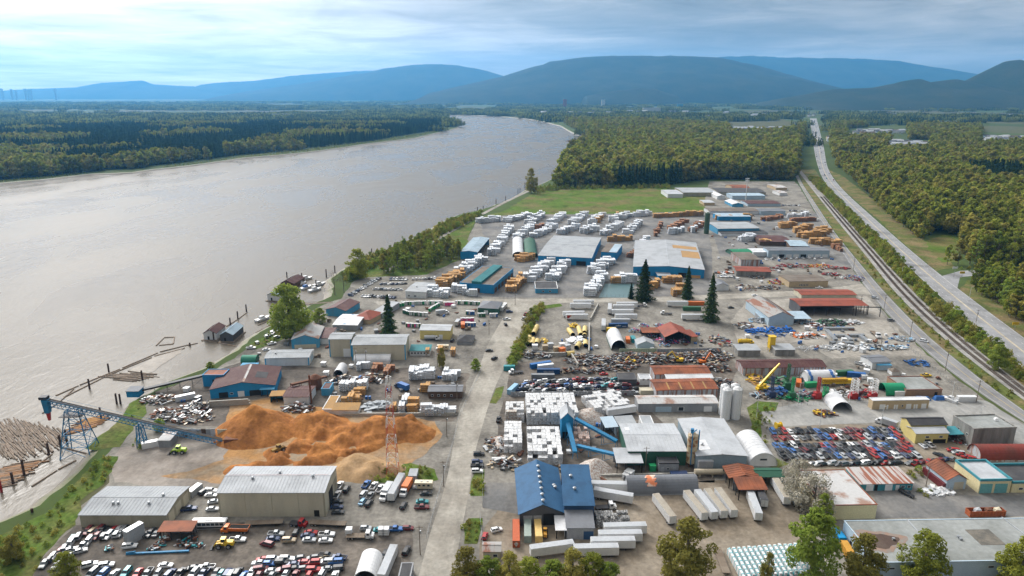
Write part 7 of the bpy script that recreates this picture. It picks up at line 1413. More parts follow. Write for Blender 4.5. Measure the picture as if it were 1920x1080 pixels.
def lettering(txt, p0, p1, h, z, label_parent=None):
 c, r = ends(p0, p1); cu = bpy.data.curves.new('lettering', 'FONT'); cu.body = txt; cu.size = h; cu.align_x = 'CENTER'; o = bpy.data.objects.new('lettering', cu); me = bpy.data.meshes.new_from_object(o); bpy.data.objects.remove(o); me.materials.append(P_white); return me
def letter_on(txt, lab_contains, h, z):
 for o in bpy.data.objects:
  if o.get('label') == lab_contains:
   me = lettering(txt, (0, 0), (1, 0), h, z); t = link('lettering', me, o, (0, -1.27, z)); t.rotation_euler = (math.pi / 2, 0, 0); return
letter_on('SEA EGO', 'navy container lettered in white beside the scrap yard', 1.35, .85)
for o in bpy.data.objects:
 if o.get('label') == 'navy container with white logo in the trailer yard': m_ = MB(); m_.face([(-2.2, -1.26, 1.1), (1.2, -1.26, 1.1), (1.6, -1.26, 1.5), (-1.8, -1.26, 1.5)]).face([(-.8, -1.26, 1.7), (.4, -1.26, 1.7), (-.2, -1.26, 2.1)]).face([(2.4, -1.26, .7), (5, -1.26, .7), (5, -1.26, 1.0), (2.4, -1.26, 1.0)]); m_.build('logo', P_white, o)
stamp('t_whiteflat2', None, U(972, 700), R(195), 'white truck tractor beside the blue containers', 'truck'); stamp('t_whiteflat2', None, U(1199, 575), R(0), 'white cab of the trailer under the street conifer', 'truck'); stamp('t_whiteflat2', None, U(1253, 590), R(170), 'white truck tractor with crane among the conifers', 'truck')
m_pipe = mat('cream_pipe_coating', (.64, .5, .2), .6, c2=(.5, .38, .15), scale=.4)
def pipeseg(p0, p1, r, label, mm=None, cat='pipe', grp='cream pipe sections'):
 a, b = U(*p0, r), U(*p1, r); mb = MB(); mb.cyl(a, b, r, r, 14, 0, False).cyl(a, b, r * .88, r * .88, 14, 1, False); d = (b - a).normalized(); mb.cyl(a - d * .02, a + d * .25, r * 1.08, r * 1.08, 14, 0, False).cyl(b - d * .25, b + d * .02, r * 1.08, r * 1.08, 14, 0, False)
 tag(mb.build('pipe_section', [mm or m_pipe, m_open]), label, cat, grp)
for k, (p0, p1, lb) in enumerate((((1066, 618), (1074, 628), 'slanting cream pipe left of the white tarp'), ((1085, 614), (1089, 628), 'cream pipe above the white tarp'), ((1097, 614), (1096, 624), 'short cream pipe at the block wall'), ((1096, 628), (1096, 630), 'cream pipe ring at the block wall'), ((1007, 612), (1000, 626), 'longest cream pipe along the fence'), ((993, 632), (990, 645), 'left of the three short cream pipes'), ((1000, 636), (997, 646), 'middle of the three short cream pipes'), ((1008, 638), (1006, 645), 'right of the three short cream pipes'), ((1098, 640), (1098, 648), 'tan pipe beside the tarp at the wall'), ((1081, 652), (1086, 644), 'cream pipe poking out under the white tarp'), ((1062, 664), (1076, 662), 'cream pipe lying across the yard bottom'))): pipeseg(p0, p1, 1.5, lb)
junk('tarp_heap', 'white tarpaulin draped over pipes in the pipe yard', 1082, 641, 5.5, 6, 26, [P_white], 3, 3, 6, 'heap'); junk('machine', 'yellow pipe-yard machine by the trailers', 1074, 612, 3, 3.5, 24, [P_yellow], 3.4, 1, 3, 'machine'); junk('machine', 'yellow hexagonal rig beside short pipes', 1018, 641, 2.6, 3, 20, [P_yellow], 3, 1, 3, 'machine')
for k, (px, py, c) in enumerate(((1003, 655, 'white'), (1022, 656, 'tan'), (1032, 652, 'silver'), (1043, 659, 'tan'), (1054, 652, 'white'), (1064, 655, 'silver'), (1054, 661, 'orange'))): boxes_thing('tool_crib', '%s storage box, %s from the left below the pipe yard' % (c, ORD[k]), 'storage box', px, py, 5 * k, [(-1.6, 1.6, -1.3, 1.3, .2, 2.8), (-1.75, 1.75, -1.45, 1.45, 2.8, 2.95)], [PAINT[c]], group='storage boxes below the pipe yard')
block_wall('long block wall beside the pipe yard', (1104, 664), (1105, 608), 2, 1.8, 1.0); block_wall('slanting block wall between two trailer rows', (1107, 602), (1122, 572), 2, 1.8, 1.0)
S('tent_garage', 'white peaked tent with green edging beside the trailer yard', (1146, 654), (1174, 654), (1164, 630), h=1, roof='barrel', ridge='y', rise=5.4, wall=w_green, rm=r_white, open_=('f',), posts=2); S('barn', 'red-roofed barn open at the front over pallets', (1247, 632), (1296, 631), (1287, 613), base=645, roof='gable', ridge='y', rise=3.4, wall=w_dk, rm=r_red, open_=('f',), posts=4); S('lean_to', 'red lean-to at the right of the red barn', (1296, 632), (1308, 631), (1302, 620), h=3, roof='mono', rise=.8, wall=w_tan, rm=r_red); S('open_shed', 'low rust-roofed shelter over blue drums', (1205, 624), (1242, 624), (1241, 616), h=3.4, roof='mono', rise=.5, wall=w_dk, rm=r_rust, open_=('f', 'l')); S('hut', 'pale grey gabled hut before the drum yard', (1195, 646), (1227, 646), (1226, 637), base=655, roof='gable', ridge='y', rise=2, wall=w_paleblue, rm=r_grey)
DR = [PAINT[c] for c in ('blue', 'dark blue', 'white', 'light blue', 'maroon', 'pink')]
for k, (px, py, lb) in enumerate(((1207, 612, 'left of the rust-roofed shelter'), (1235, 612, 'behind the rust-roofed shelter'), (1190, 622, 'beside the white tent'), (1225, 630, 'under the rust-roofed shelter'), (1237, 640, 'between the hut and the red barn'), (1262, 642, 'inside the left of the red barn'), (1280, 642, 'inside the right of the red barn'), (1245, 648, 'at the near corner of the red barn'))): junk('drum_pallets', 'stacked coloured drums and totes ' + lb, px, py, 4, 3, 34, DR, 2.6, .8, 1.6, 'pallet load', 'stacked drums')
panel_wall('pale green sheet fence at the top of the scrap yard', (1161, 663), (1231, 662), 3, 16, mat('pale_green_sheet', (.36, .42, .3), .8)); panel_wall('grey sheet fence right of the pale green one', (1232, 662), (1352, 660), 2.6, 22, w_grey); panel_wall('grey sheet fence at the top of the bale yard', (957, 744), (1188, 741), 2.6, 40, w_grey)
SM = [m_rustsolid, m_dksteel, P_silver, P_grey, m_rustsolid, P_grey, P_tan, m_dksteel]
for k, (px, py, rx, ry, n, lb) in enumerate(((1098, 676, 12, 8, 150, 'right of the concrete bay'), (1150, 684, 14, 10, 240, 'in the middle of the scrap yard'), (1185, 672, 13, 7, 200, 'below the pale green fence'), (1228, 674, 13, 8, 200, 'left of the yellow excavator'), (1262, 672, 12, 7, 180, 'around the yellow excavator'), (1308, 672, 14, 8, 220, 'right of the yellow excavator'), (1340, 668, 10, 8, 150, 'at the right end of the scrap yard'), (1110, 697, 6, 4, 60, 'beside the blue skip'), (1070, 697, 6, 3, 50, 'behind the teal skip'), (1005, 668, 10, 5, 90, 'under the hedge by the street'), (1355, 725, 7, 10, 120, 'between the rust barns and the silos'), (1345, 690, 8, 6, 80, 'at the end of the rust barns'), (930, 838, 5, 8, 70, 'in the street-side junk strip'), (948, 872, 7, 4, 60, 'beside the white tank at the street'), (318, 778, 9, 7, 110, 'in the dark yard above the sheet wall'), (362, 784, 10, 6, 110, 'left of the sawdust cone'), (300, 752, 9, 5, 80, 'near the log haul'), (372, 764, 8, 4, 70, 'beside the stepped block wall'), (560, 768, 8, 4, 70, 'below the maroon mill shed'), (645, 716, 9, 4, 80, 'right of the kiln box'), (700, 712, 8, 5, 80, 'in the middle of the mill yard'))): junk('scrap_heap', 'tangled heap of scrap metal ' + lb, px, py, rx, ry, n, SM, 4.0, .8, 3.2, 'scrap heap', 'scrap heaps')
stamp('ex_yellow', make_excavator(P_yellow, .9), U(1272, 679), R(170), 'yellow excavator with raised boom on the scrap heap', 'excavator', 'excavators'); stamp('ex_yellow', None, U(1186, 681), R(200), 'yellow excavator half buried in the scrap yard', 'excavator', 'excavators', None, (.7, .7, .7)); stamp('ex_orange', make_excavator(P_orange), U(1318, 682), R(20), 'orange grapple machine behind the rust barns', 'excavator')
block_wall('pale block bay wall at the top of the scrap yard', (1020, 668), (1070, 667), 3); block_wall('pale block bay wall running towards the skips', (1071, 668), (1085, 690), 3)
GJ = 'stacked wrecks in the middle yard'
for a, b, n, ds in (((985, 718), (1180, 714), 20, 'back row of the middle wreck yard'), ((965, 726), (1195, 722), 24, 'second row of the middle wreck yard'), ((972, 733), (1195, 730), 24, 'third row of the middle wreck yard'), ((975, 741), (1190, 738), 22, 'front row of the middle wreck yard'), ((1245, 741), (1318, 738), 16, 'tight row under the rust barn')): car_row(a, b, n, ds, GJ, 15, False, cols=WC + ['white', 'white', 'silver'], hj=25, jit=.9, end='left')
car_row((1060, 719), (1185, 716), 9, 'upper layer of the middle wreck yard', GJ, 10, False, z=1.5, hj=20); car_row((1060, 732), (1180, 729), 9, 'upper layer of the third middle row', GJ, 10, False, z=1.5, hj=20)
cars([('sedan', 'red', 1132, 703, 5, 'crushed on the scrap yard floor')], GJ, False)
S('barn', 'far rust-roofed barn of the scrap yard', (1228, 702), (1332, 701), (1330, 685), h=5, roof='gable', rise=1.2, wall=w_rustwall, rm=r_rust, seams=2.2); S('barn', 'narrow white-roofed barn between the rust barns', (1250, 710), (1337, 709), (1336, 700), h=4.2, roof='gable', rise=.8, wall=w_white, rm=r_white); S('barn', 'near rust-roofed barn over a row of wrecks', (1231, 732), (1346, 729), (1342, 709), h=5, roof='gable', rise=1.2, wall=w_rustwall, rm=r_rust, seams=2.2, lights=[(.2 + .2 * k, .225 + .2 * k, .02, .48, r_sawdust) for k in range(4)]); S('hut', 'black-roofed hut among the wrecks', (1160, 712), (1194, 712), (1192, 700), h=3.6, roof='flat', rise=.1, wall=w_dk, rm=r_black); S('hut', 'white two-level office cabin beside the black-roofed hut', (1200, 712), (1222, 712), (1220, 702), base=722, roof='flat', rise=.2, wall=w_white, rm=r_lgrey, wins=[('f', .2, .4, 2.6, 3.6), ('f', .6, .8, 2.6, 3.6)]); S('hut', 'cream shed at the wreck yard fence', (1201, 733), (1226, 733), (1226, 727), base=741, roof='flat', rise=.1, wall=w_cream, rm=w_cream)
S('workshop', 'steep gabled workshop with patchwork rust and grey roof', (1442, 595), (1489, 594), (1472, 562), base=611, roof='gable', ridge='y', rise=3.4, wall=w_paleblue, rm=r_patch, seams=1.5); S('lean_to', 'pale blue lean-to right of the patchwork-roof workshop', (1490, 598), (1521, 598), (1508, 586), h=3.6, roof='mono', rise=.8, wall=w_grey, rm=r_pb, open_=('f', 'r')); S('lean_to', 'grey lean-to left of the patchwork-roof workshop', (1427, 596), (1442, 596), (1439, 586), h=3.2, roof='mono', rise=.5, wall=w_grey, rm=r_pb)
S('steel_shed', 'big open steel shed with red-brown roof', (1501, 574), (1627, 573), (1611, 559), h=7, roof='gable', rise=.8, wall=w_dk, rm=r_red, open_=('f', 'r'), posts=6); S('steel_shed', 'second red-brown roof with cream wall behind the open shed', (1503, 553), (1606, 553), (1597, 543), base=561, roof='gable', rise=.8, wall=w_cream, rm=r_red)
def gantry():
 e = empty('gantry', U(1604, 592)); tag(e, 'black steel gantry beside the big red-roofed shed', 'gantry'); a = U(1604, 592)
 for px, py in ((1604, 592), (1626, 590), (1649, 594)): p = U(px, py) - a; MB().box(p.x - .2, p.x + .2, p.y - .2, p.y + .2, 0, 6.5).build('leg', m_dksteel, e)
 p, q = U(1560, 592) - a, U(1650, 593) - a; MB().bar((p.x, p.y, 6.4), (q.x, q.y, 6.4), .4, .6).build('beam', m_dksteel, e)
gantry()
BL = [P_blue, mat('cobalt_steel', (.015, .14, .5), .5)]; GR_ = [P_silver, m_steel, P_light_blue, m_steel]
for px, py, rx, ry, n, mm, hm, lb, th in ((1413, 622, 5, 4, 40, BL, 2.5, 'cobalt blue steel parts at the left of the steel yard', 0), (1442, 620, 9, 5, 70, BL, 3, 'biggest jumble of cobalt blue steel parts', 0), (1474, 620, 5, 4, 40, BL, 2.5, 'cobalt blue steel parts right of the big jumble', 0), (1440, 629, 12, 3, 40, BL, 1.6, 'cobalt blue beams behind the yellow hopper', 1), (1578, 617, 4, 2, 16, BL, 2, 'cobalt blue tanks in the steel yard', 0), (1556, 607, 12, 7, 130, [P_green, m_dksteel], 3, 'dark green netted heap under the red-roofed shed', 0), (1480, 606, 22, 4, 120, GR_, 2.4, 'row of grey steel crates before the patchwork workshop', 0), (1425, 602, 8, 5, 60, GR_, 2, 'grey steel crates left of the workshop', 0), (1515, 630, 10, 6, 90, [P_silver, m_rustsolid, P_white, P_orange], 2.4, 'mixed steel offcuts in the steel yard', 0), (1530, 612, 6, 4, 40, [r_rust, P_white], 3, 'rusty hopper and white sheets in the steel yard', 0), (1530, 654, 14, 4, 70, [P_white, P_silver], 1.6, 'white sections stacked below the steel yard', 1), (1585, 652, 16, 5, 90, [P_white, P_silver, P_white], 2, 'white boxes and sections in the lower steel yard', 0), (1650, 652, 16, 5, 90, GR_ + [P_white, m_dksteel], 2, 'grey sections near the river road fence', 0), (1690, 636, 8, 5, 50, GR_, 2, 'grey pallet racks at the river road fence', 0), (1590, 605, 10, 5, 60, [P_white, P_silver], 2, 'white bags under the gantry', 0),
 (1720, 682, 6, 5, 50, [P_blue, P_blue, m_dksteel], 2.6, 'blue machine and black tyres by the river road', 0), (1395, 612, 6, 8, 60, SM, 2, 'assorted gear beside the tall conifer', 0), (1350, 640, 6, 10, 70, SM + [P_blue, P_red], 2.2, 'assorted containers and gear right of the red barn', 0), (1490, 748, 8, 3, 30, [P_green, P_bright_green, m_dksteel], 2, 'green pump parts at the drill yard fence', 0), (1455, 738, 6, 5, 50, [P_dark_blue, P_blue], 4.5, 'tall navy drill parts in the drill yard', 0), (1430, 742, 6, 4, 50, GR_ + [m_dksteel], 2, 'grey pump parts beside the navy drill parts', 0), (1470, 715, 16, 4, 90, [P_green, P_green, m_dksteel], 3, 'dark green tanks along the rusty barn wall', 0), (1415, 712, 5, 8, 50, [m_board, P_yellow], 2.4, 'timber cribbing beside the drill yard', 0), (1510, 742, 10, 4, 60, [P_maroon, P_silver, P_teal, m_dksteel], 2, 'mixed drill gear in the middle of the drill yard', 0), (1575, 738, 10, 4, 50, [P_white, P_silver, m_dksteel], 1.8, 'white generators right of the red rig', 0), (1618, 740, 6, 4, 50, [P_red, m_dksteel, P_maroon], 2.4, 'red engine parts between the lattice towers', 0), (1545, 776, 5, 4, 50, [m_dksteel, m_rustsolid, P_yellow], 1.8, 'small machines left of the white tent shelter', 0)): junk('steel_heap', lb, px, py, rx, ry, n, mm, hm, 1, 3.4 if not th else 6, 'steel heap', None, .07, bool(th))
for k, (p0, p1, lb) in enumerate((((1548, 618), (1600, 618), 'longest, at the back'), ((1550, 622), (1567, 640), 'slanting at the left'), ((1566, 632), (1584, 632), 'short, in the middle'), ((1586, 633), (1596, 641), 'slanting in the middle'), ((1592, 631), (1620, 631), 'level at the right'), ((1612, 632), (1628, 643), 'slanting at the right'), ((1570, 645), (1600, 646), 'front, below the others'))):
 c, r = ends(p0, p1); L = (U(*p0) - U(*p1)).length; mb = MB(); [mb.box(-L / 2, L / 2, y, y + .5, z, z + .45) for y in (-1.2, -.6, 0, .6) for z in (.1, .6, 1.1)]; tag(mb.build('steel_bundle', m_steel, None, (c.x, c.y, .07), r), 'bundle of galvanised steel beams, ' + lb, 'steel bundle', 'galvanised steel bundles')
boxes_thing('hopper', 'tall bright yellow hopper at the foot of the steel yard', 'hopper', 1445, 658, 3, [(-1.6, 1.6, -1.6, 1.6, 2, 9), (-2, 2, -2, 2, 9, 9.3), (-1.4, -1.1, -1.4, -1.1, 0, 2), (1.1, 1.4, -1.4, -1.1, 0, 2), (-1.4, -1.1, 1.1, 1.4, 0, 2), (1.1, 1.4, 1.1, 1.4, 0, 2)], [P_yellow])
stamp('t_ytank', make_truck(P_yellow, 'tank', P_yellow), U(1418, 583), R(0), 'yellow tank truck before the patchwork workshop', 'truck', 'yellow tank trucks'); stamp('t_ytank', None, U(1394, 645), R(3), 'yellow tank truck beside the grey lean roofs', 'truck', 'yellow tank trucks'); lay('t_flatwhite', None, (1628, 618), (1651, 638), 'white flatbed truck loaded with steel by the road', 'truck', None, (1.3, 1.1, 1.1))
S('hut', 'low grey-roofed block shed left of the yellow hopper', (1384, 657), (1426, 657), (1424, 647), base=668, roof='mono', rise=.4, wall=w_concrete, rm=r_grey); S('hut', 'low grey-roofed block shed right of the yellow hopper', (1454, 656), (1491, 656), (1489, 646), base=667, roof='mono', rise=.4, wall=w_concrete, rm=r_grey); S('barn', 'long rusty barn with streaked wall and maroon roof', (1394, 690), (1549, 688), (1542, 673), base=704, roof='gable', rise=1.4, wall=w_rustwall, rm=r_maroon, seams=2)
S('workshop', 'dark-roofed shop near the river road with white truck', (1636, 680), (1671, 678), (1656, 665), h=4, roof='gable', rise=.8, wall=w_white, rm=r_dgrey); S('hut', 'sky blue roofed hut before the dark-roofed shop', (1646, 685), (1671, 685), (1670, 678), base=694, roof='mono', rise=.4, wall=w_paleblue, rm=w_sky); S('hut', 'small white hut with brown hip roof', (1673, 697), (1688, 697), (1687, 691), base=704, roof='hip', rise=1.4, wall=w_white, rm=r_brown); q = S('quonset_hut', 'white quonset with blue end bands in the drill yard', (1516, 719), (1567, 718), (1566, 704), h=1, roof='barrel', ridge='x', rise=5, wall=w_white, rm=r_white)
qpatch(q, .06, .16, .05, 3.09, 5, P_blue); qpatch(q, .86, .97, .05, 3.09, 5, P_blue)
def crane():
 p = U(1430, 733); e = empty('mobile_crane', (p.x, p.y, .07), R(12)); tag(e, 'yellow mobile crane with raised boom in the drill yard', 'crane'); MB().box(-3.5, 3.5, -1.3, 1.3, .8, 2).box(-3, -.5, -1.2, 1.2, 2, 3.2).box(.5, 2, .2, 1.2, 2, 3.4).build('carrier', P_yellow, e); MB().bar((-2, 0, 3), (6, 0, 12), .9, 1.0).bar((5.6, 0, 11.6), (8, 0, 14.2), .6, .7).build('boom', P_yellow, e)
 for x in (-2.3, 2.3):
  for s in (-1.2, 1.2): link('wheel', LOADWHEEL, e, (x, s, .85))
crane()
def longcrane():
 c, r = ends((1543, 722), (1594, 721)); e = empty('crane_truck', (c.x, c.y, .07), r); tag(e, 'long yellow crane truck behind the red drill rig', 'truck'); MB().box(-8, 7, -1.3, 1.3, 1, 1.8).box(5, 8, -1.2, 1.2, 1, 3).build('carrier', P_yellow, e); mm = mat('ochre_lattice', (.45, .25, .03), .7); MB().box(-8, 5, -1.1, 1.1, 2, 3.6).build('boom', mm, e); k = MB(); [k.bar((x, -1.2, 2), (x + 1, -1.2, 3.6), .15) for x in np.arange(-8, 5, 1)]; k.build('boom_braces', P_yellow, e)
 for x in (-6, -4.5, 3, 4.5):
  for s in (-1, 1): link('wheel', BIGWHEEL, e, (x, s, .5))
longcrane()
def rig(px, yb, yt, w, mm, bm, label, lattice=True):
 g = U(px, yb); H = hpx(px, yt, yb); e = empty('drill_rig', (g.x, g.y, .07)); tag(e, label, 'drill rig'); MB().box(-1.6, 1.6, -1.4, 1.4, 0, H * .3).box(-2.4, -.4, -.9, .9, 0, H * .17).build('base_unit', bm, e); t = MB(); n = 5
 for k in range(n):
  z0, z1 = H * (.3 + .7 * k / n), H * (.3 + .7 * (k + 1) / n)
  for a, b in (((-1, -1), (1, -1)), ((1, -1), (1, 1)), ((1, 1), (-1, 1)), ((-1, 1), (-1, -1))): t.bar((a[0] * w, a[1] * w, z0), (a[0] * w, a[1] * w, z1), .22); t.bar((a[0] * w, a[1] * w, z0), (b[0] * w, b[1] * w, z1), .14); t.bar((a[0] * w, a[1] * w, z1), (b[0] * w, b[1] * w, z1), .16)
 t.build('tower', mm, e)
for a in ((1600, 747, 711, 1.3, P_white, P_red, 'left white lattice tower on a red base'), (1636, 746, 712, 1.3, P_white, P_red, 'right white lattice tower on a red base'), (1532, 747, 708, .5, P_red, P_red, 'red drill rig in front of the yellow crane truck'), (1475, 731, 683, .5, P_green, P_green, 'tallest green drill rig by the rusty barn'), (1484, 747, 708, .5, P_bright_green, P_green, 'green drill rig near the drill yard fence'), (1547, 743, 726, .9, P_bright_green, P_bright_green, 'squat bright green pump right of the red rig'), (1446, 745, 706, .5, P_dark_blue, P_dark_blue, 'navy drill rig right of the mobile crane')): rig(*a)
for lb, A_, B_, C_, hb, wl, rf, rs_, rg in (('grey multi-bay garage with black roof facing the tractor lot', (1441, 470), (1556, 470), (1545, 464), -483, w_paleblue, r_dgrey, .5, 'x'), ('ribbed grey-walled store beside the green tarp hut', (1390, 487), (1426, 487), (1422, 473), -499, w_rustwall, r_brown, .6, 'x'), ('brown mill roof over tan boards', (1425, 453), (1484, 454), (1475, 442), 4, w_brown, r_maroon, 1, 'x'), ('pale blue gable end beside the brown mill roof', (1482, 461), (1516, 462), (1505, 451), 4, w_brown, r_pb, 1.5, 'x'), ('large slate mill roof beside the green burner tower', (1346, 429), (1424, 428), (1416, 416), 6, w_sky, r_grey, 1, 'x'), ('black-roofed mill front with white and blue wall', (1353, 438), (1440, 437), (1438, 430), -443, w_white, r_black, .4, 'x'), ('pale blue canopy over board stacks', (1347, 406), (1408, 406), (1406, 400), 5, w_blue, r_pb, .6, 'x'), ('long white building with brown roof by the meadow', (1330, 396), (1424, 396), (1422, 390), -402, w_white, r_brown, .8, 'x'), ('grey-roofed continuation of the long white building', (1426, 396), (1473, 396), (1472, 391), -403, w_paleblue, r_dgrey, .8, 'x'), ('brown-roofed blue and white store', (1402, 382), (1464, 382), (1462, 376), -387, w_paleblue, r_maroon, .7, 'x'), ('small pale-roofed shop at the meadow corner', (1320, 380), (1340, 380), (1340, 375), -385, w_tan, r_lgrey, .5, 'x'), ('sky blue gabled shop with white roof', (1373, 383), (1394, 383), (1393, 376), -388, w_sky, r_white, 2, 'y'), ('small white gabled shop behind the blue one', (1345, 368), (1360, 368), (1364, 361), -374, w_white, r_white, 1.6, 'y'), ('long pale blue store behind the white mast', (1373, 367), (1435, 367), (1433, 362), -374, w_paleblue, r_pb, .5, 'x'), ('grey-roofed long beige factory at the wood edge', (1281, 361), (1345, 361), (1343, 352), -368, w_beige, r_grey, .8, 'x'), ('white end of the factory at the wood edge', (1252, 364), (1281, 364), (1281, 356), -371, w_white, r_lgrey, .6, 'x'), ('dark-roofed factory wing at the wood edge', (1346, 360), (1436, 361), (1428, 353), -366, w_beige, r_black, .6, 'x'), ('maroon-roofed barn in the tractor yard', (1381, 508), (1446, 510), (1441, 501), 4.5, w_concrete, r_red, .8, 'x'), ('brown flat-roofed tractor showroom with dark windows', (1480, 528), (1553, 527), (1545, 515), -539, w_tan, r_brown, .3, 'x'), ('grey cottage with porch between two conifers', (1341, 536), (1367, 536), (1364, 527), -545, w_white, r_dgrey, 2, 'y'), ('white-roofed canopy beside the grey garage', (1413, 473), (1440, 473), (1434, 466), 4, w_white, r_white, .3, 'x'), ('pale shop roof at the end of the rail side lane', (1462, 362), (1476, 362), (1476, 357), -367, w_white, r_rustgrey, .8, 'x'), ('low tan-roofed shop behind the rail side lane', (1455, 352), (1476, 352), (1476, 346), 4, w_tan, r_rustgrey, .8, 'x')):
 kw = dict(base=-hb) if hb < 0 else dict(h=hb)
 S('workshop', lb, A_, B_, C_, roof='gable', ridge=rg, rise=rs_, wall=wl, rm=rf, doors=[('f', .06 + .118 * k, .15 + .118 * k, 3, m_open if k in (1, 4) else m_whitedoor) for k in range(8)] if 'multi-bay' in lb else [], wins=[('f', .27 + .04 * k, .295 + .04 * k, 1, 2.6) for k in range(6)] if 'showroom' in lb else [], **kw)
S('quonset_hut', 'green tarp hut beside the ribbed grey store', (1377, 480), (1412, 479), (1409, 470), h=.6, roof='barrel', ridge='x', rise=3.6, wall=w_green, rm=metal('green_tarp2', (.02, .2, .1))); S('quonset_hut', 'red round-topped hall at the wood edge', (1374, 355), (1406, 355), (1404, 349), h=3, roof='barrel', ridge='x', rise=4, wall=w_tan, rm=r_rust)
silo(1324, 438, 400, 2.6, 'dark green burner tower at the edge of the mill', mat('mossy_green_steel', (.06, .1, .06), .8), 'tower'); g = U(1398, 376); H = hpx(1398, 334, 376); e = empty('antenna_mast', (g.x, g.y, 0)); tag(e, 'white antenna mast at the wood edge', 'antenna mast'); MB().cyl((0, 0, 0), (0, 0, H), .6, .4, 8).build('shaft', P_white, e); [MB().box(-2.6, 2.6, -.3, .3, H - 4.5 + k * 3, H - 3 + k * 3).build('antenna_ring', P_white, e) for k in range(2)]
RM = [P_red, P_maroon, P_red, m_dksteel, P_silver]
for k, (px, py, rx, ry, lb, mm) in enumerate(((1475, 499, 9, 6, 'left end of the tractor row', RM), (1500, 500, 12, 6, 'middle of the tractor row', RM + [P_green]), (1535, 499, 12, 6, 'yellow and red part of the tractor row', [P_yellow, P_red, P_orange]), (1570, 504, 12, 4, 'right end of the tractor row', RM), (1450, 505, 9, 5, 'by the maroon barn', RM), (1558, 515, 8, 5, 'beside the showroom', RM), (1602, 522, 8, 10, 'at the river road corner', RM + [P_blue]), (1440, 540, 10, 6, 'below the maroon barn, left', SM), (1458, 530, 8, 8, 'below the maroon barn, right', RM + [P_yellow]), (1400, 540, 10, 8, 'by the cross street', SM), (1420, 520, 7, 6, 'under the maroon barn front', SM))): junk('farm_machinery', 'cluster of farm machinery ' + lb, px, py, rx, ry, 70, mm, 2.2, .8, 2.6, 'farm machinery', 'farm machinery clusters')
car_row((1345, 512), (1378, 512), 7, 'top row by the grey cottage', 'cars by the tractor yard', 88, False, cols=['white', 'silver', 'white', 'orange']); car_row((1345, 519), (1378, 520), 7, 'second row by the grey cottage', 'cars by the tractor yard', 88, False, cols=['white', 'silver', 'white']); car_row((1430, 487), (1545, 484), 10, 'row before the multi-bay garage', 'cars by the tractor yard', 80, False, cols=LC); car_row((1478, 396), (1518, 397), 9, 'lot beside the long white building', 'cars by the tractor yard', 85, False, cols=LC); car_row((1478, 402), (1520, 403), 9, 'second row beside the long white building', 'cars by the tractor yard', 85, False, cols=LC); car_row((1466, 386), (1500, 386), 7, 'row before the brown-roofed store', 'cars by the tractor yard', 85, False, cols=LC)
cars([('pickup', 'white', 1536, 541, 5, 'before the tractor showroom'), ('sedan', 'white', 1578, 522, 90, 'alone in the tractor lot'), ('sedan', 'white', 1630, 690, -40, 'by the dark-roofed shop'), ('pickup', 'white', 1612, 684, -40, 'left of the dark-roofed shop'), ('pickup', 'yellow', 1736, 706, 5, 'beside the flat brown building'), ('sedan', 'black', 1370, 578, 0, 'on the cross street bend'), ('suv', 'grey', 1670, 602, 10, 'inside the steel yard fence'), ('sedan', 'white', 1415, 555, 5, 'on the cross street by the tractor yard')], 'cars in the right middle yards', False)
# ================================================================ WATERFRONT
def wz(px, py, z=WATER_Z): return U(px, py, z)
sheet('mud_bar', [wz(x, y, WATER_Z + .12).to_2d() for x, y in ((232, 703), (250, 690), (285, 672), (320, 658), (346, 650), (340, 662), (310, 680), (285, 698), (250, 706))], WATER_Z + .12, m_mudflat, jit=1.0, step=3)
for k, (px, yb, yt, mr) in enumerate(((168, 729, 711, 0), (204, 697, 682, 0), (267, 712, 695, 0), (219, 757, 738, 0), (226, 757, 739, 0), (92, 854, 831, 0), (114, 838, 816, 0), (126, 833, 806, 0), (46, 892, 862, 0), (25, 908, 886, 0), (3, 923, 896, 1), (63, 974, 954, 0), (190, 786, 764, 0), (356, 649, 643, 0), (462, 584, 571, 0), (446, 598, 584, 0), (432, 610, 596, 0), (417, 622, 608, 0), (401, 638, 623, 0), (432, 640, 628, 0), (538, 520, 510, 0), (566, 522, 512, 0), (593, 538, 525, 0), (612, 520, 505, 0), (628, 511, 498, 0), (895, 397, 388, 0), (906, 394, 386, 0), (930, 384, 373, 0), (948, 378, 368, 0), (971, 364, 354, 0), (975, 362, 352, 0), (984, 352, 342, 0), (986, 356, 350, 0), (1035, 328, 321, 0), (1076, 262, 257, 0), (1083, 264, 259, 0), (697, 474, 466, 0), (560, 536, 526, 0))):
 g = wz(px, yb); H = V(px, yt, g.y).z; tag(MB().cyl((0, 0, -2), (.1, 0, H - WATER_Z), .5, .45, 9).cyl((.1, 0, H - WATER_Z), (.1, 0, H - WATER_Z + .12), .5, .3, 9).build('piling', P_red if mr else m_pile, None, g), ('red painted timber piling at the picture edge' if mr else 'dark timber piling standing in the river, %s of the row' % (ORD[k] if k < 34 else 'one')), 'piling', 'river pilings')
m_log = mat('floating_log', (.26, .2, .15), .85, c2=(.15, .115, .09), amt=.9, scale=.5, rnd=.2); m_log2 = mat('barked_log', (.36, .2, .1), .85, c2=(.24, .13, .07), amt=.9, scale=.5)
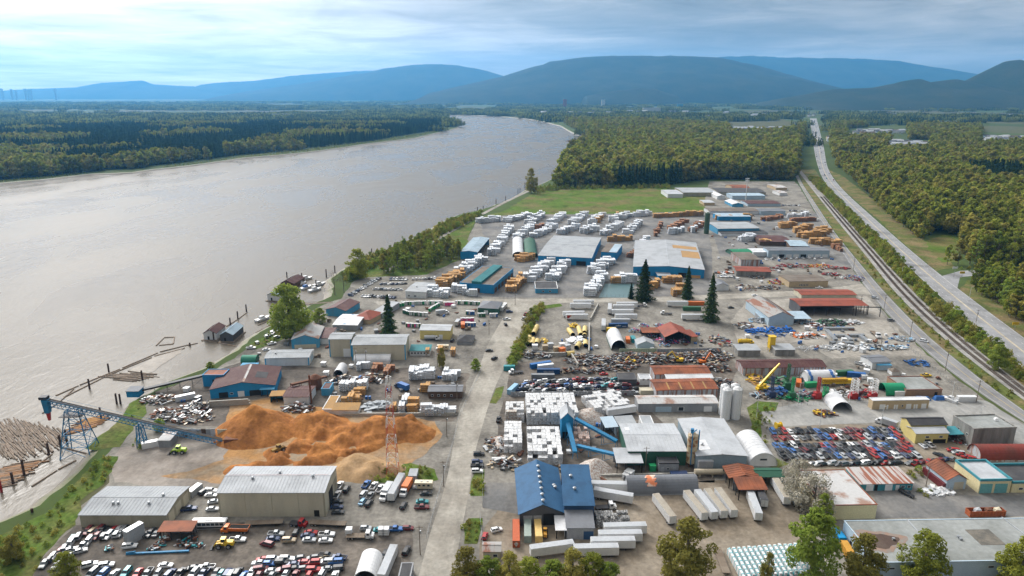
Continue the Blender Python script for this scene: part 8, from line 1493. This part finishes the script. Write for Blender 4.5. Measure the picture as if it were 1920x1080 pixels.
def raft(label, poly, ang, n, mm, L=12, z=WATER_Z + .15):
 P = [wz(x, y).to_2d() for x, y in poly]; c = sum(P, Vector((0, 0))) / len(P); e = empty('log_raft', (c.x, c.y, z)); tag(e, label, 'log raft'); mb = MB(); q = grid_pts(P, math.sqrt(abs(sum(P[i].x * P[i - 1].y - P[i - 1].x * P[i].y for i in range(len(P)))) / 2 / n))
 for x, y in q:
  a = R(ang + random.gauss(0, 2.5)); d = Vector((math.cos(a), math.sin(a), 0)) * L / 2 * ru(.6, 1.2); p = Vector((x - c.x, y - c.y, ru(-.1, .15))); mb.cyl(p - d, p + d, ru(.2, .42), None, 6, random.randrange(2))
 o = mb.build('logs', mm, e); o['kind'] = 'stuff'
raft('grey raft of old logs beside the conveyor tower', [(0, 795), (35, 789), (125, 812), (110, 835), (60, 850), (20, 862), (0, 850)], 138, 190, [m_log, m_timber]); raft('reddish log raft at the left picture edge', [(-20, 890), (55, 862), (60, 872), (0, 915), (-20, 918)], 20, 70, [m_log2, m_log]); raft('small bundle of fresh logs behind the conveyor tower', [(138, 808), (180, 780), (190, 784), (150, 812)], 40, 36, [m_log2, m_board]); raft('driftwood along the log haul', [(195, 708), (265, 698), (285, 705), (240, 716)], -10, 30, [m_log, m_timber], 14); raft('red-brown log boom off the far point', [(846, 231), (858, 233), (858, 238), (845, 244)], 30, 60, [m_log2, m_rustsolid], 20); raft('red-brown log boom off the wooded point', [(1062, 264), (1082, 260), (1092, 266), (1080, 271)], 5, 60, [m_log2, m_rustsolid], 20)
def boom(label, pts, r=.45):
 P = [wz(x, y, WATER_Z + .1) for x, y in pts]; e = empty('boom_stick', P[0]); tag(e, label, 'boom log')
 for a, b in zip(P, P[1:]):
  n = max(1, int((b - a).length / 16))
  for k in range(n): MB().cyl(a.lerp(b, k / n) - P[0], a.lerp(b, (k + .93) / n) - P[0], r, r * .8, 7).build('log', m_log, e)
for lb, pts in (('outer line of boom logs upstream of the conveyor', [(105, 742), (150, 722), (230, 690), (300, 660), (360, 645)]), ('inner line of boom logs around the mud bar', [(120, 745), (200, 705), (290, 668), (350, 652)]), ('boom logs running to the conveyor head', [(80, 775), (110, 755), (140, 728)]), ('boom logs joining the red-roofed boathouse', [(352, 648), (372, 643)]), ('boom logs along the red and blue boathouses', [(425, 612), (447, 598), (464, 585)]), ('double boom below the boathouses', [(378, 638), (410, 643), (445, 650)]), ('floating dock logs left of the big green tree', [(480, 624), (518, 603)]), ('short dock logs by the moored boat', [(484, 610), (512, 598)]), ('boom line by the lower pilings', [(20, 905), (60, 880), (100, 850)]), ('lowest boom line at the bank', [(60, 912), (110, 880), (145, 862)]), ('boom logs below the conveyor tower', [(115, 838), (180, 855)]), ('square raft of boom logs off the boathouses', [(293, 648), (308, 633), (327, 632), (325, 645), (296, 648)])): boom(lb, pts)
def boathouse(label, A, B, C, wall, rm, h=4.2, rise=2.2):
 e = shed('boathouse', label, A, B, C, h=h, zb=WATER_Z + .4, roof='gable', ridge='y', rise=rise, wall=wall, rm=rm, seams=1.2, doors=[('f', .3, .45, 2.2, m_open)])
 MB().box(-1, e['w'] + 1, -1.5, e['d'] + 1, -.8, .05).build('float', m_timber, e); return e
boathouse('white floating boathouse with dark red roof', (381, 625), (405, 625), (418, 611), w_white, r_maroon); boathouse('grey floating boathouse with pale blue roof', (412, 628), (436, 628), (451, 611), w_dk, r_pb); boathouse('maroon floating boathouse farthest out at the dock', (526, 531), (551, 532), (567, 520), w_brown, r_maroon); boathouse('white floating boathouse with pale blue roof by the big tree', (501, 553), (521, 554), (532, 542), w_white, r_pb)
for px, py, rz, lb, c in ((493, 600, 60, 'alone left of the big green tree', 'white'), (574, 524, 40, 'behind the maroon boathouse', 'white'), (591, 545, 50, 'at the near end of the dock', 'white'), (599, 535, 50, 'at the far end of the dock', 'white'), (574, 541, 60, 'with blue cover beside the dock', 'blue'), (564, 534, 60, 'between boathouse and dock', 'white')): p = wz(px, py); stamp('boat_' + c, make_boat(P_white, PAINT[c], 9), (p.x, p.y, WATER_Z + .25), R(rz), 'white motor boat ' + lb, 'boat', 'moored boats', None, (1.3, 1.3, 1.2))
c, r = ends((572, 570), (622, 567)); e = empty('pier', (c.x, c.y, 0), r); tag(e, 'timber trestle pier leading to the dock', 'pier'); MB().box(-10, 10, -1.2, 1.2, -.2, .1).build('deck', m_timber, e); [MB().box(x - .15, x + .15, y - .15, y + .15, -5, -.2).build('pile', m_pile, e) for x in np.arange(-9, 10, 3) for y in (-1, 1)]; [MB().box(-10, 10, y - .05, y + .05, 1.0, 1.1).build('handrail', m_timber, e) for y in (-1.1, 1.1)]
# ================================================================ SINGLE TREES, HEDGES, SCRUB
NEAR_D = [deciduous(101 + i, 20, 7.0, 8500, .31, [lf_olive, lf_green, lf_cotton][i], 80, .05, .4, .3) for i in range(3)]; BIGTREE = deciduous(120, 28, 10.5, 11000, .46, lf_green, 90, .06, .6, .3); BLOS = deciduous(121, 9, 5.5, 4200, .2, lf_blossom, 40, .06, .25, .34); BARE = deciduous(122, 14, 4.5, 900, .10, lf_twig, 30, .15, .2, .4); BIGFIR = [conifer(131 + i, 26, r_, 6500, .36, lf_fir, .05) for i, r_ in enumerate((7.5, 5.0, 6.5))]
def lone(name, M, Hm, px, yb, yt, label, sx=1.0, group=None):
 g = U(px, yb); s = V(px, yt, g.y).z / Hm; return tree_thing(name, M, (g.x, g.y, 0), s * sx, label, group, sz=s)
lone('deciduous_tree', BIGTREE, 28, 545, 634, 532, 'big round green tree at the boathouses', 1.0); lone('conifer', BIGFIR[1], 26, 730, 632, 553, 'lone dark conifer beside the toilet yard', 1.3); lone('conifer', BIGFIR[0], 26, 1207, 563, 487, 'broad dark conifer at the cross street, left of three', 1.15); lone('conifer', BIGFIR[1], 26, 1288, 560, 499, 'slim dark conifer at the cross street, middle of three', 1.15); lone('conifer', BIGFIR[2], 26, 1331, 602, 513, 'dense columnar conifer, right of three at the cross street', .9); lone('conifer', BIGFIR[1], 26, 1183, 560, 530, 'small conifer left of the broad dark one', 1.2)
lone('deciduous_tree', NEAR_D[0], 20, 996, 362, 315, 'solitary olive tree on the bank by the meadow', .75); lone('deciduous_tree', BARE, 14, 628, 553, 505, 'bare tree left at the dock bank', 1.1); lone('deciduous_tree', BARE, 14, 645, 548, 505, 'bare tree right at the dock bank', 1.1); lone('deciduous_tree', NEAR_D[2], 20, 672, 522, 466, 'tall tree at the riverside end of the car lot', 1.1); lone('deciduous_tree', NEAR_D[1], 20, 600, 606, 577, 'bush beside the maroon-roofed blue house', 1.4); lone('deciduous_tree', NEAR_D[1], 20, 892, 695, 672, 'hedge bush at the dusty street corner', 1.2); lone('deciduous_tree', NEAR_D[0], 20, 829, 690, 652, 'thin young tree in the fenced lane lot', .6)
for k, (px, yb, yt, m_, sx, lb) in enumerate(((1285, 1092, 975, 0, 1.15, 'big olive tree at the bottom edge before the trailers'), (1518, 1085, 955, 1, .95, 'big green tree over the pipe bundles'), (1612, 1100, 1004, 0, 1.05, 'olive tree before the flat-roofed warehouse, left of three'), (1725, 1098, 998, 2, 1.1, 'tree before the flat-roofed warehouse, middle of three'), (1905, 1112, 1013, 2, 1.1, 'tree at the bottom right corner'), (1437, 1098, 1036, 0, .6, 'thin sapling before the pipe bundles'), (1540, 985, 925, 1, .8, 'yellow-green bush beside the blossom trees'), (128, 1090, 1037, 2, 1.2, 'bush at the bottom of the wreck yard'), (28, 1050, 1005, 0, 1.3, 'bush on the lower river bank'), (875, 1105, 1028, 0, 1.1, 'first hedge tree from the left at the bottom'), (915, 1108, 1045, 1, 1.2, 'second hedge tree from the left at the bottom'), (955, 1110, 1035, 0, .9, 'third hedge tree from the left at the bottom'), (990, 1112, 1048, 2, 1.2, 'fourth hedge tree from the left at the bottom'), (1035, 1112, 1052, 1, 1.3, 'fifth hedge tree from the left at the bottom'), (1072, 1108, 1030, 0, 1.0, 'sixth hedge tree from the left at the bottom'), (1110, 1110, 1040, 2, 1.2, 'seventh hedge tree from the left at the bottom'), (1142, 1112, 1055, 1, 1.2, 'last hedge tree before the pale gap at the bottom'), (300, 808, 785, 1, 1.3, 'bush beside the conveyor at the mill'), (395, 692, 678, 1, 1.6, 'bush on the bank before the cobalt annex'), (1870, 694, 645, 1, 1.0, 'tall bush between railway and highway'))): lone('deciduous_tree', NEAR_D[m_], 20, px, yb, yt, lb, sx)
lone('blossom_tree', BLOS, 9, 1492, 930, 864, 'pale blossom tree beside the green loading roof', .8); lone('blossom_tree', BLOS, 9, 1524, 965, 893, 'pale blossom tree beside the rust-blotched roof', .9)
q = grid_pts(pxpoly([(700, 512), (745, 482), (800, 455), (850, 432), (893, 414), (882, 448), (874, 480), (810, 508), (740, 516)]), 7.5)
for k, (x, y) in enumerate(q[:90]): tree_thing('deciduous_tree', rc(COTTON), (x, y, 0), ru(.36, .55), 'young cottonwood in the riverside belt beside the lumber yard', 'young cottonwoods of the riverside belt')
q = np.concatenate([grid_pts(pxpoly(p), s_) for p, s_ in (([(1512, 332), (1553, 374), (1600, 426), (1650, 481), (1694, 529), (1750, 585), (1816, 643), (1888, 701), (2100, 850), (2100, 840), (1905, 690), (1846, 634), (1758, 564), (1720, 527), (1688, 490), (1640, 441), (1578, 383), (1536, 338)], 4.2), ([(946, 690), (962, 665), (985, 610), (1006, 577), (1020, 580), (1000, 612), (978, 668), (958, 690)], 4), ([(640, 515), (700, 480), (760, 460), (840, 417), (905, 400), (900, 408), (780, 465), (700, 505), (650, 530)], 4.5), ([(1000, 356), (1050, 346), (1250, 349), (1260, 354), (1060, 356), (1004, 362)], 7))])
scatter('scrub', 'leafy scrub along the railway, street fence and river dyke', q, SHRUB, smin=.55, smax=1.25); q = np.concatenate([grid_pts(pxpoly(p), s_) for p, s_ in (([(-60, 1120), (-20, 1012), (40, 988), (95, 960), (125, 928), (155, 892), (190, 860), (220, 858), (195, 905), (145, 945), (110, 1008), (60, 1080)], 4), ([(160, 842), (210, 800), (250, 752), (270, 748), (245, 800), (180, 843)], 4.5), ([(690, 880), (770, 870), (815, 882), (800, 903), (690, 903)], 3), ([(883, 912), (906, 884), (906, 928), (884, 928)], 2.4), ([(870, 985), (903, 974), (895, 1018), (872, 1018)], 2.4), ([(470, 648), (520, 618), (600, 590), (560, 622), (500, 645)], 4), ([(1400, 768), (1455, 757), (1430, 850), (1450, 875), (1425, 850)], 3.5), ([(1600, 470), (1640, 520), (1700, 590), (1800, 680), (1910, 765), (1905, 745), (1800, 662), (1700, 575), (1620, 480)], 5), ([(1800, 500), (1905, 505), (1905, 520), (1800, 510)], 6), ([(1720, 925), (1735, 905), (1760, 918), (1740, 935)], 3), ([(220, 840), (300, 815), (320, 826), (240, 850)], 5), ([(1700, 880), (1735, 878), (1730, 905), (1705, 903)], 3), ([(300, 322), (420, 306), (560, 289), (700, 270), (826, 247), (826, 244), (690, 266), (450, 295), (300, 314)], 7), ([(0, 344), (160, 327), (160, 322), (0, 339)], 7))])
scatter('weeds', 'weeds and low bushes on banks, verges and yard edges', dry(q), SHRUB, smin=.16, smax=.5)
# ================================================================ POLES, FENCES, TRAFFIC, TOWN
for k, (px, py, H, lb) in enumerate(((788, 1040, 11, 'at the hut by the street'), (832, 912, 11, 'left of the dusty street below the sawdust'), (838, 820, 11, 'at the sawdust lot fence'), (857, 752, 11, 'beside the brown timber office'), (917, 628, 10, 'on the dusty street by the lane'), (966, 572, 10, 'at the cross street junction'), (687, 690, 12, 'before the long white quonset'), (668, 690, 12, 'left of the long white quonset'), (820, 688, 10, 'behind the brown timber office'), (1068, 745, 11, 'among the middle wrecks'), (1210, 884, 11, 'before the green-walled plant hall'), (1612, 585, 12, 'on river road by the gantry'), (1657, 583, 12, 'on river road by the steel shed'), (1706, 632, 12, 'on river road by the steel yard'), (1772, 696, 12, 'on river road by the brown building'), (1830, 755, 12, 'on river road by the white container'), (1574, 470, 11, 'on river road by the corner stacks'), (1600, 505, 11, 'on river road by the tractors'), (1552, 425, 11, 'on river road by the mill yard'), (1736, 912, 9, 'beside the red container'), (1650, 660, 9, 'behind the sky blue hut'), (1830, 605, 9, 'beside the railway scrub'))): pole(px, py, H, 'wooden utility pole ' + lb)
for px, yb, yt, lb in ((1418, 784, 741, 'left of the drill yard sign'), (1496, 760, 718, 'at the drill yard fence'), (1536, 806, 767, 'left above the right wreck rows'), (1651, 803, 762, 'right above the right wreck rows'), (1592, 754, 716, 'beside the left lattice tower'), (1783, 754, 716, 'beside the tarped boats'), (1838, 778, 762, 'behind the concrete building'), (1817, 562, 538, 'at the highway side road'), (1690, 520, 500, 'on the highway median')): lightmast(px, yb, hpx(px, yt, yb), 'slim white lamp mast ' + lb, 1.2)
for p0, p1, lb, h in (((800, 1010), (858, 800), 'wire fence along the left of the dusty street', 2), ((905, 950), (905, 870), 'wire fence before the blue hall', 2), ((905, 1030), (900, 970), 'wire fence at the container apron', 2), ((945, 690), (1000, 590), 'wire fence along the grassy street edge', 2.2), ((858, 790), (905, 690), 'wire fence of the street-side lumber yard', 2.2), ((1420, 765), (1640, 754), 'wire fence before the drill yard', 2), ((1640, 570), (1690, 640), 'wire fence of the steel yard along river road', 2.2), ((1700, 650), (1800, 735), 'wire fence along river road by the brown building', 2.2), ((770, 560), (960, 560), 'wire fence on the lumber yard street front', 2), ((1130, 557), (1200, 557), 'wire fence of the pond', 2), ((750, 668), (905, 672), 'wire fence of the lane lot', 2), ((1420, 770), (1470, 880), 'wire fence between plant and wreck yard', 2)): fence(p0, p1, lb, h)
zone('pond', [(1122, 558), (1135, 532), (1190, 532), (1185, 558)], mat('algae_pond', (.09, .16, .17), .3, fine=.1), .075, .4)
def traffic():
 lanes = ((.12, 1), (.33, 1), (.66, -1), (.86, -1)); i = 0; n = len(HWA)
 for k in range(105):
  f = ru(6, n - 14) if k < 66 else ru(8, 24); t, s = rc(lanes); j = int(f); a = HWA[j].lerp(HWB[j], t); b = HWA[j + 1].lerp(HWB[j + 1], t); p = a.lerp(b, f - j); d = (b - a).normalized() * s; kd, cl = rc(CKIND), rc(CCOL); px, py = PXY((p.x, p.y, 0))
  if py > 690: continue
  car(kd, cl, p, math.atan2(d.y, d.x), '%s %s in highway traffic %s' % (cl, CARWORD[kd], 'near the traffic lights' if 480 < py < 560 else 'far up the hill' if py < 340 else 'along the wooded stretch' if py < 480 else 'passing the tall bush'), '%s %s highway traffic' % (cl, kd), False, .12)
 for px, py, k_, c_ in ((1732, 641, 'minivan', 'white'), (1640, 560, 'suv', 'silver')): car(k_, c_, U(px, py), R(-50), '%s %s driving on river road %s' % (c_, CARWORD[k_], 'beside the rail verge' if px > 1700 else 'at the cross street'), 'river road traffic', False, .12)
traffic()
KITS = [('pallet_stack', 'pallet stack', 'small stack of wooden pallets on %s', MB().box(-.6, .6, -.5, .5, 0, 1.5).box(.8, 2, -.5, .5, 0, .9).mesh('pallet_stack', [m_timber])), ('crate', 'crate', 'small grey steel crate on %s', MB().box(-1.1, 1.1, -.8, .8, .1, 1.3).box(-1.2, 1.2, -.9, .9, 1.3, 1.42).mesh('crate', [P_grey])), ('crate', 'crate', 'small white crate on %s', MB().box(-1, 1, -1, 1, .1, 1.6).box(-1.1, 1.1, -1.1, 1.1, 1.6, 1.7).mesh('crate', [P_white])), ('oil_drum', 'drum', 'pair of blue drums on %s', MB().cyl((0, 0, 0), (0, 0, 1.1), .5, .5, 8).cyl((1.2, .3, 0), (1.2, .3, 1.1), .5, .5, 8).mesh('oil_drum', [P_blue])), ('steel_coil', 'coil', 'dark rusty steel scrap piece on %s', MB().bar((-1.5, 0, .3), (1.5, .4, .7), .9, .5).bar((-1, .8, .3), (.6, 1.4, .4), .5, .4).mesh('steel_coil', [m_rustsolid]))]
for poly, st, where in (([(300, 745), (390, 712), (395, 752), (330, 795), (300, 800)], 7, 'the dark yard left of the mill'), ([(590, 690), (760, 684), (870, 700), (850, 745), (690, 752), (600, 740)], 8, 'the mill and lumber yard'), ([(1390, 605), (1500, 600), (1640, 600), (1720, 660), (1500, 665), (1400, 635)], 8, 'the pale steel yard'), ([(1410, 705), (1640, 700), (1650, 750), (1425, 755)], 5, 'the drill yard'), ([(1340, 480), (1560, 485), (1600, 530), (1400, 548), (1340, 545)], 12, 'the tractor yards'), ([(990, 640), (1150, 625), (1340, 625), (1350, 655), (1000, 662)], 7, 'the pipe and drum yards'), ([(700, 560), (930, 585), (900, 645), (740, 640), (620, 640)], 11, 'the toilet yard'), ([(1560, 665), (1760, 690), (1790, 735), (1600, 705)], 10, 'the lots by river road'), ([(925, 790), (1130, 800), (1240, 880), (935, 880)], 9, 'the bale yard'), ([(1100, 895), (1440, 880), (1440, 935), (1120, 950)], 8, 'the loading yard'), ([(1325, 400), (1530, 402), (1580, 475), (1340, 470)], 15, 'the right mill yard'), ([(480, 640), (620, 600), (620, 690), (490, 690)], 10, 'the boat works yard')):
 for x, y in grid_pts(pxpoly(poly), st, .48):
  if random.random() < .45 or any(-1.5 < (x - fx) * math.cos(fr) + (y - fy) * math.sin(fr) < fw + 1.5 and -1.5 < (y - fy) * math.cos(fr) - (x - fx) * math.sin(fr) < fd + 1.5 for fx, fy, fr, fw, fd in FOOT): continue
  nm, ct, lb, me = rc(KITS); o = link(nm, me, None, (x, y, .08), ru(0, 6.28)); s = ru(.7, 1.5); o.scale = (s, s, s); tag(o, lb % where, ct, lb % where + ' group')
for px, py, h, c, lb in ((1902, 618, 5, 'yellow', 'yellow sign beside the highway bend'), (1788, 520, 9, 'white', 'tall white sign at the highway side road'), (1803, 520, 5, 'yellow', 'yellow roadside sign near the side road')): p = U(px, py); e = empty('road_sign', (p.x, p.y, 0)); tag(e, lb, 'sign'); MB().cyl((0, 0, 0), (0, 0, h), .12, .1, 6).build('post', m_steel, e); MB().box(-2, 2, -.1, .1, h - 1.8, h).build('sign_panel', PAINT[c], e)
def house_mesh(w, d, h, rise, wall, rf):
 mb = MB(); mb.box(-w / 2, w / 2, -d / 2, d / 2, 0, h).prism([(-d / 2 - .5, h), (d / 2 + .5, h), (0, h + rise)], -w / 2 - .5, w / 2 + .5, 1, 'x'); [mb.box(x - .6, x + .6, -d / 2 - .05, -d / 2, 1, 2.4, 2) for x in (-w / 4, w / 4)]; return mb.mesh('house', [wall, rf, m_glass])
HM = [house_mesh(14, 10, 6, 3.5, w_white, r_dgrey), house_mesh(12, 11, 6, 3, w_paleblue, r_black), house_mesh(16, 10, 5, 3, w_tan, r_brown), house_mesh(20, 12, 7, 3, w_white, r_lgrey)]
for poly, st, lb in (([(1372, 246), (1478, 244), (1492, 232), (1385, 234)], 30, 'in the white estate left of the highway'), ([(1600, 252), (1696, 250), (1692, 238), (1605, 242)], 28, 'in the white estate right of the highway'), ([(1845, 266), (1960, 266), (1960, 244), (1850, 248)], 30, 'in the estate at the right edge'), ([(1660, 282), (1740, 280), (1735, 264), (1675, 266)], 26, 'in the wooded hollow right of the highway'), ([(1555, 268), (1590, 268), (1595, 255), (1555, 258)], 26, 'beside the highway hill'), ([(1000, 226), (1120, 218), (1300, 215), (1300, 200), (1040, 200)], 130, 'in the riverside town'), ([(1300, 226), (1520, 220), (1900, 222), (1900, 204), (1300, 204)], 150, 'scattered among the far trees')):
 for x, y in dry(grid_pts(pxpoly(poly), st, .3))[:43]: o = link('house', rc(HM), None, (x, y, 0), ru(-.5, .5)); s = 1.25 if st < 100 else ru(1.3, 2.2); o.scale = (s, s, s * 1.4 if st > 100 else s); tag(o, 'house ' + lb, 'house', 'houses ' + lb)
for px, yb, yt, w, wl, lb in ((1059, 203, 186, 36, mat('red_brick_tower', (.3, .1, .08), .85), 'red brick apartment tower in the riverside town'), (1131, 201, 187, 40, w_white, 'white apartment tower in the riverside town'), (1222, 211, 202, 140, w_white, 'wide white store in the riverside town'), (1275, 203, 195, 60, w_sky, 'blue-green hall in the far town'), (530, 222, 214, 130, w_cream, 'long cream barn on the far plain'), (200, 312, 300, 24, w_white, 'white riverside house on the far bank')):
 p = U(px, yb); H = V(px, yt, p.y).z; e = empty('building', (p.x, p.y, 0)); tag(e, lb, 'building'); MB().box(-w / 2, w / 2, 0, 24, 0, H).build('wall', wl, e); MB().box(-w / 2 - 1, w / 2 + 1, -1, 25, H, H + 1).build('roof', r_grey, e)
 for z in np.arange(3, H - 3, 6):
  for x in np.arange(-w / 2 + 4, w / 2 - 3, 8): MB().box(x, x + 4, -.2, 0, z, z + 2.6).build('window', m_glass, e)
for k, px in enumerate((4, 22, 30, 48, 54, 58, 104)): p = V(px, 176, 17000); tag(MB().box(-20, 20, -20, 20, 0, 145 + 17000 * (176 - (167 + k % 3)) / 1280).box(-10, 10, -10, 10, 1, 30).build('tower_block', w_grey, None, (p.x, 17000, 0)), 'hazy tower block on the far left skyline', 'tower block', 'far skyline towers')
# ================================================================ HAZE
hz = bpy.data.materials.new('valley_haze'); hz.use_nodes = True
def _hz():
 t = hz.node_tree; t.nodes.clear(); N = NT(t)
 pv = N.n('ShaderNodeVolumePrincipled'); pv.inputs['Color'].default_value = (0.15, 0.52, 1.0, 1); pv.inputs['Density'].default_value = 4.2e-5; pv.inputs['Anisotropy'].default_value = 0.42
 N.n('ShaderNodeOutputMaterial', ins={'Volume': pv.outputs[0]})
_hz()
tag(MB().box(-26000, 26000, -900, 26000, -7, 1420).build('haze', hz), 'thin blue valley haze over the whole plain', None, None, 'stuff')
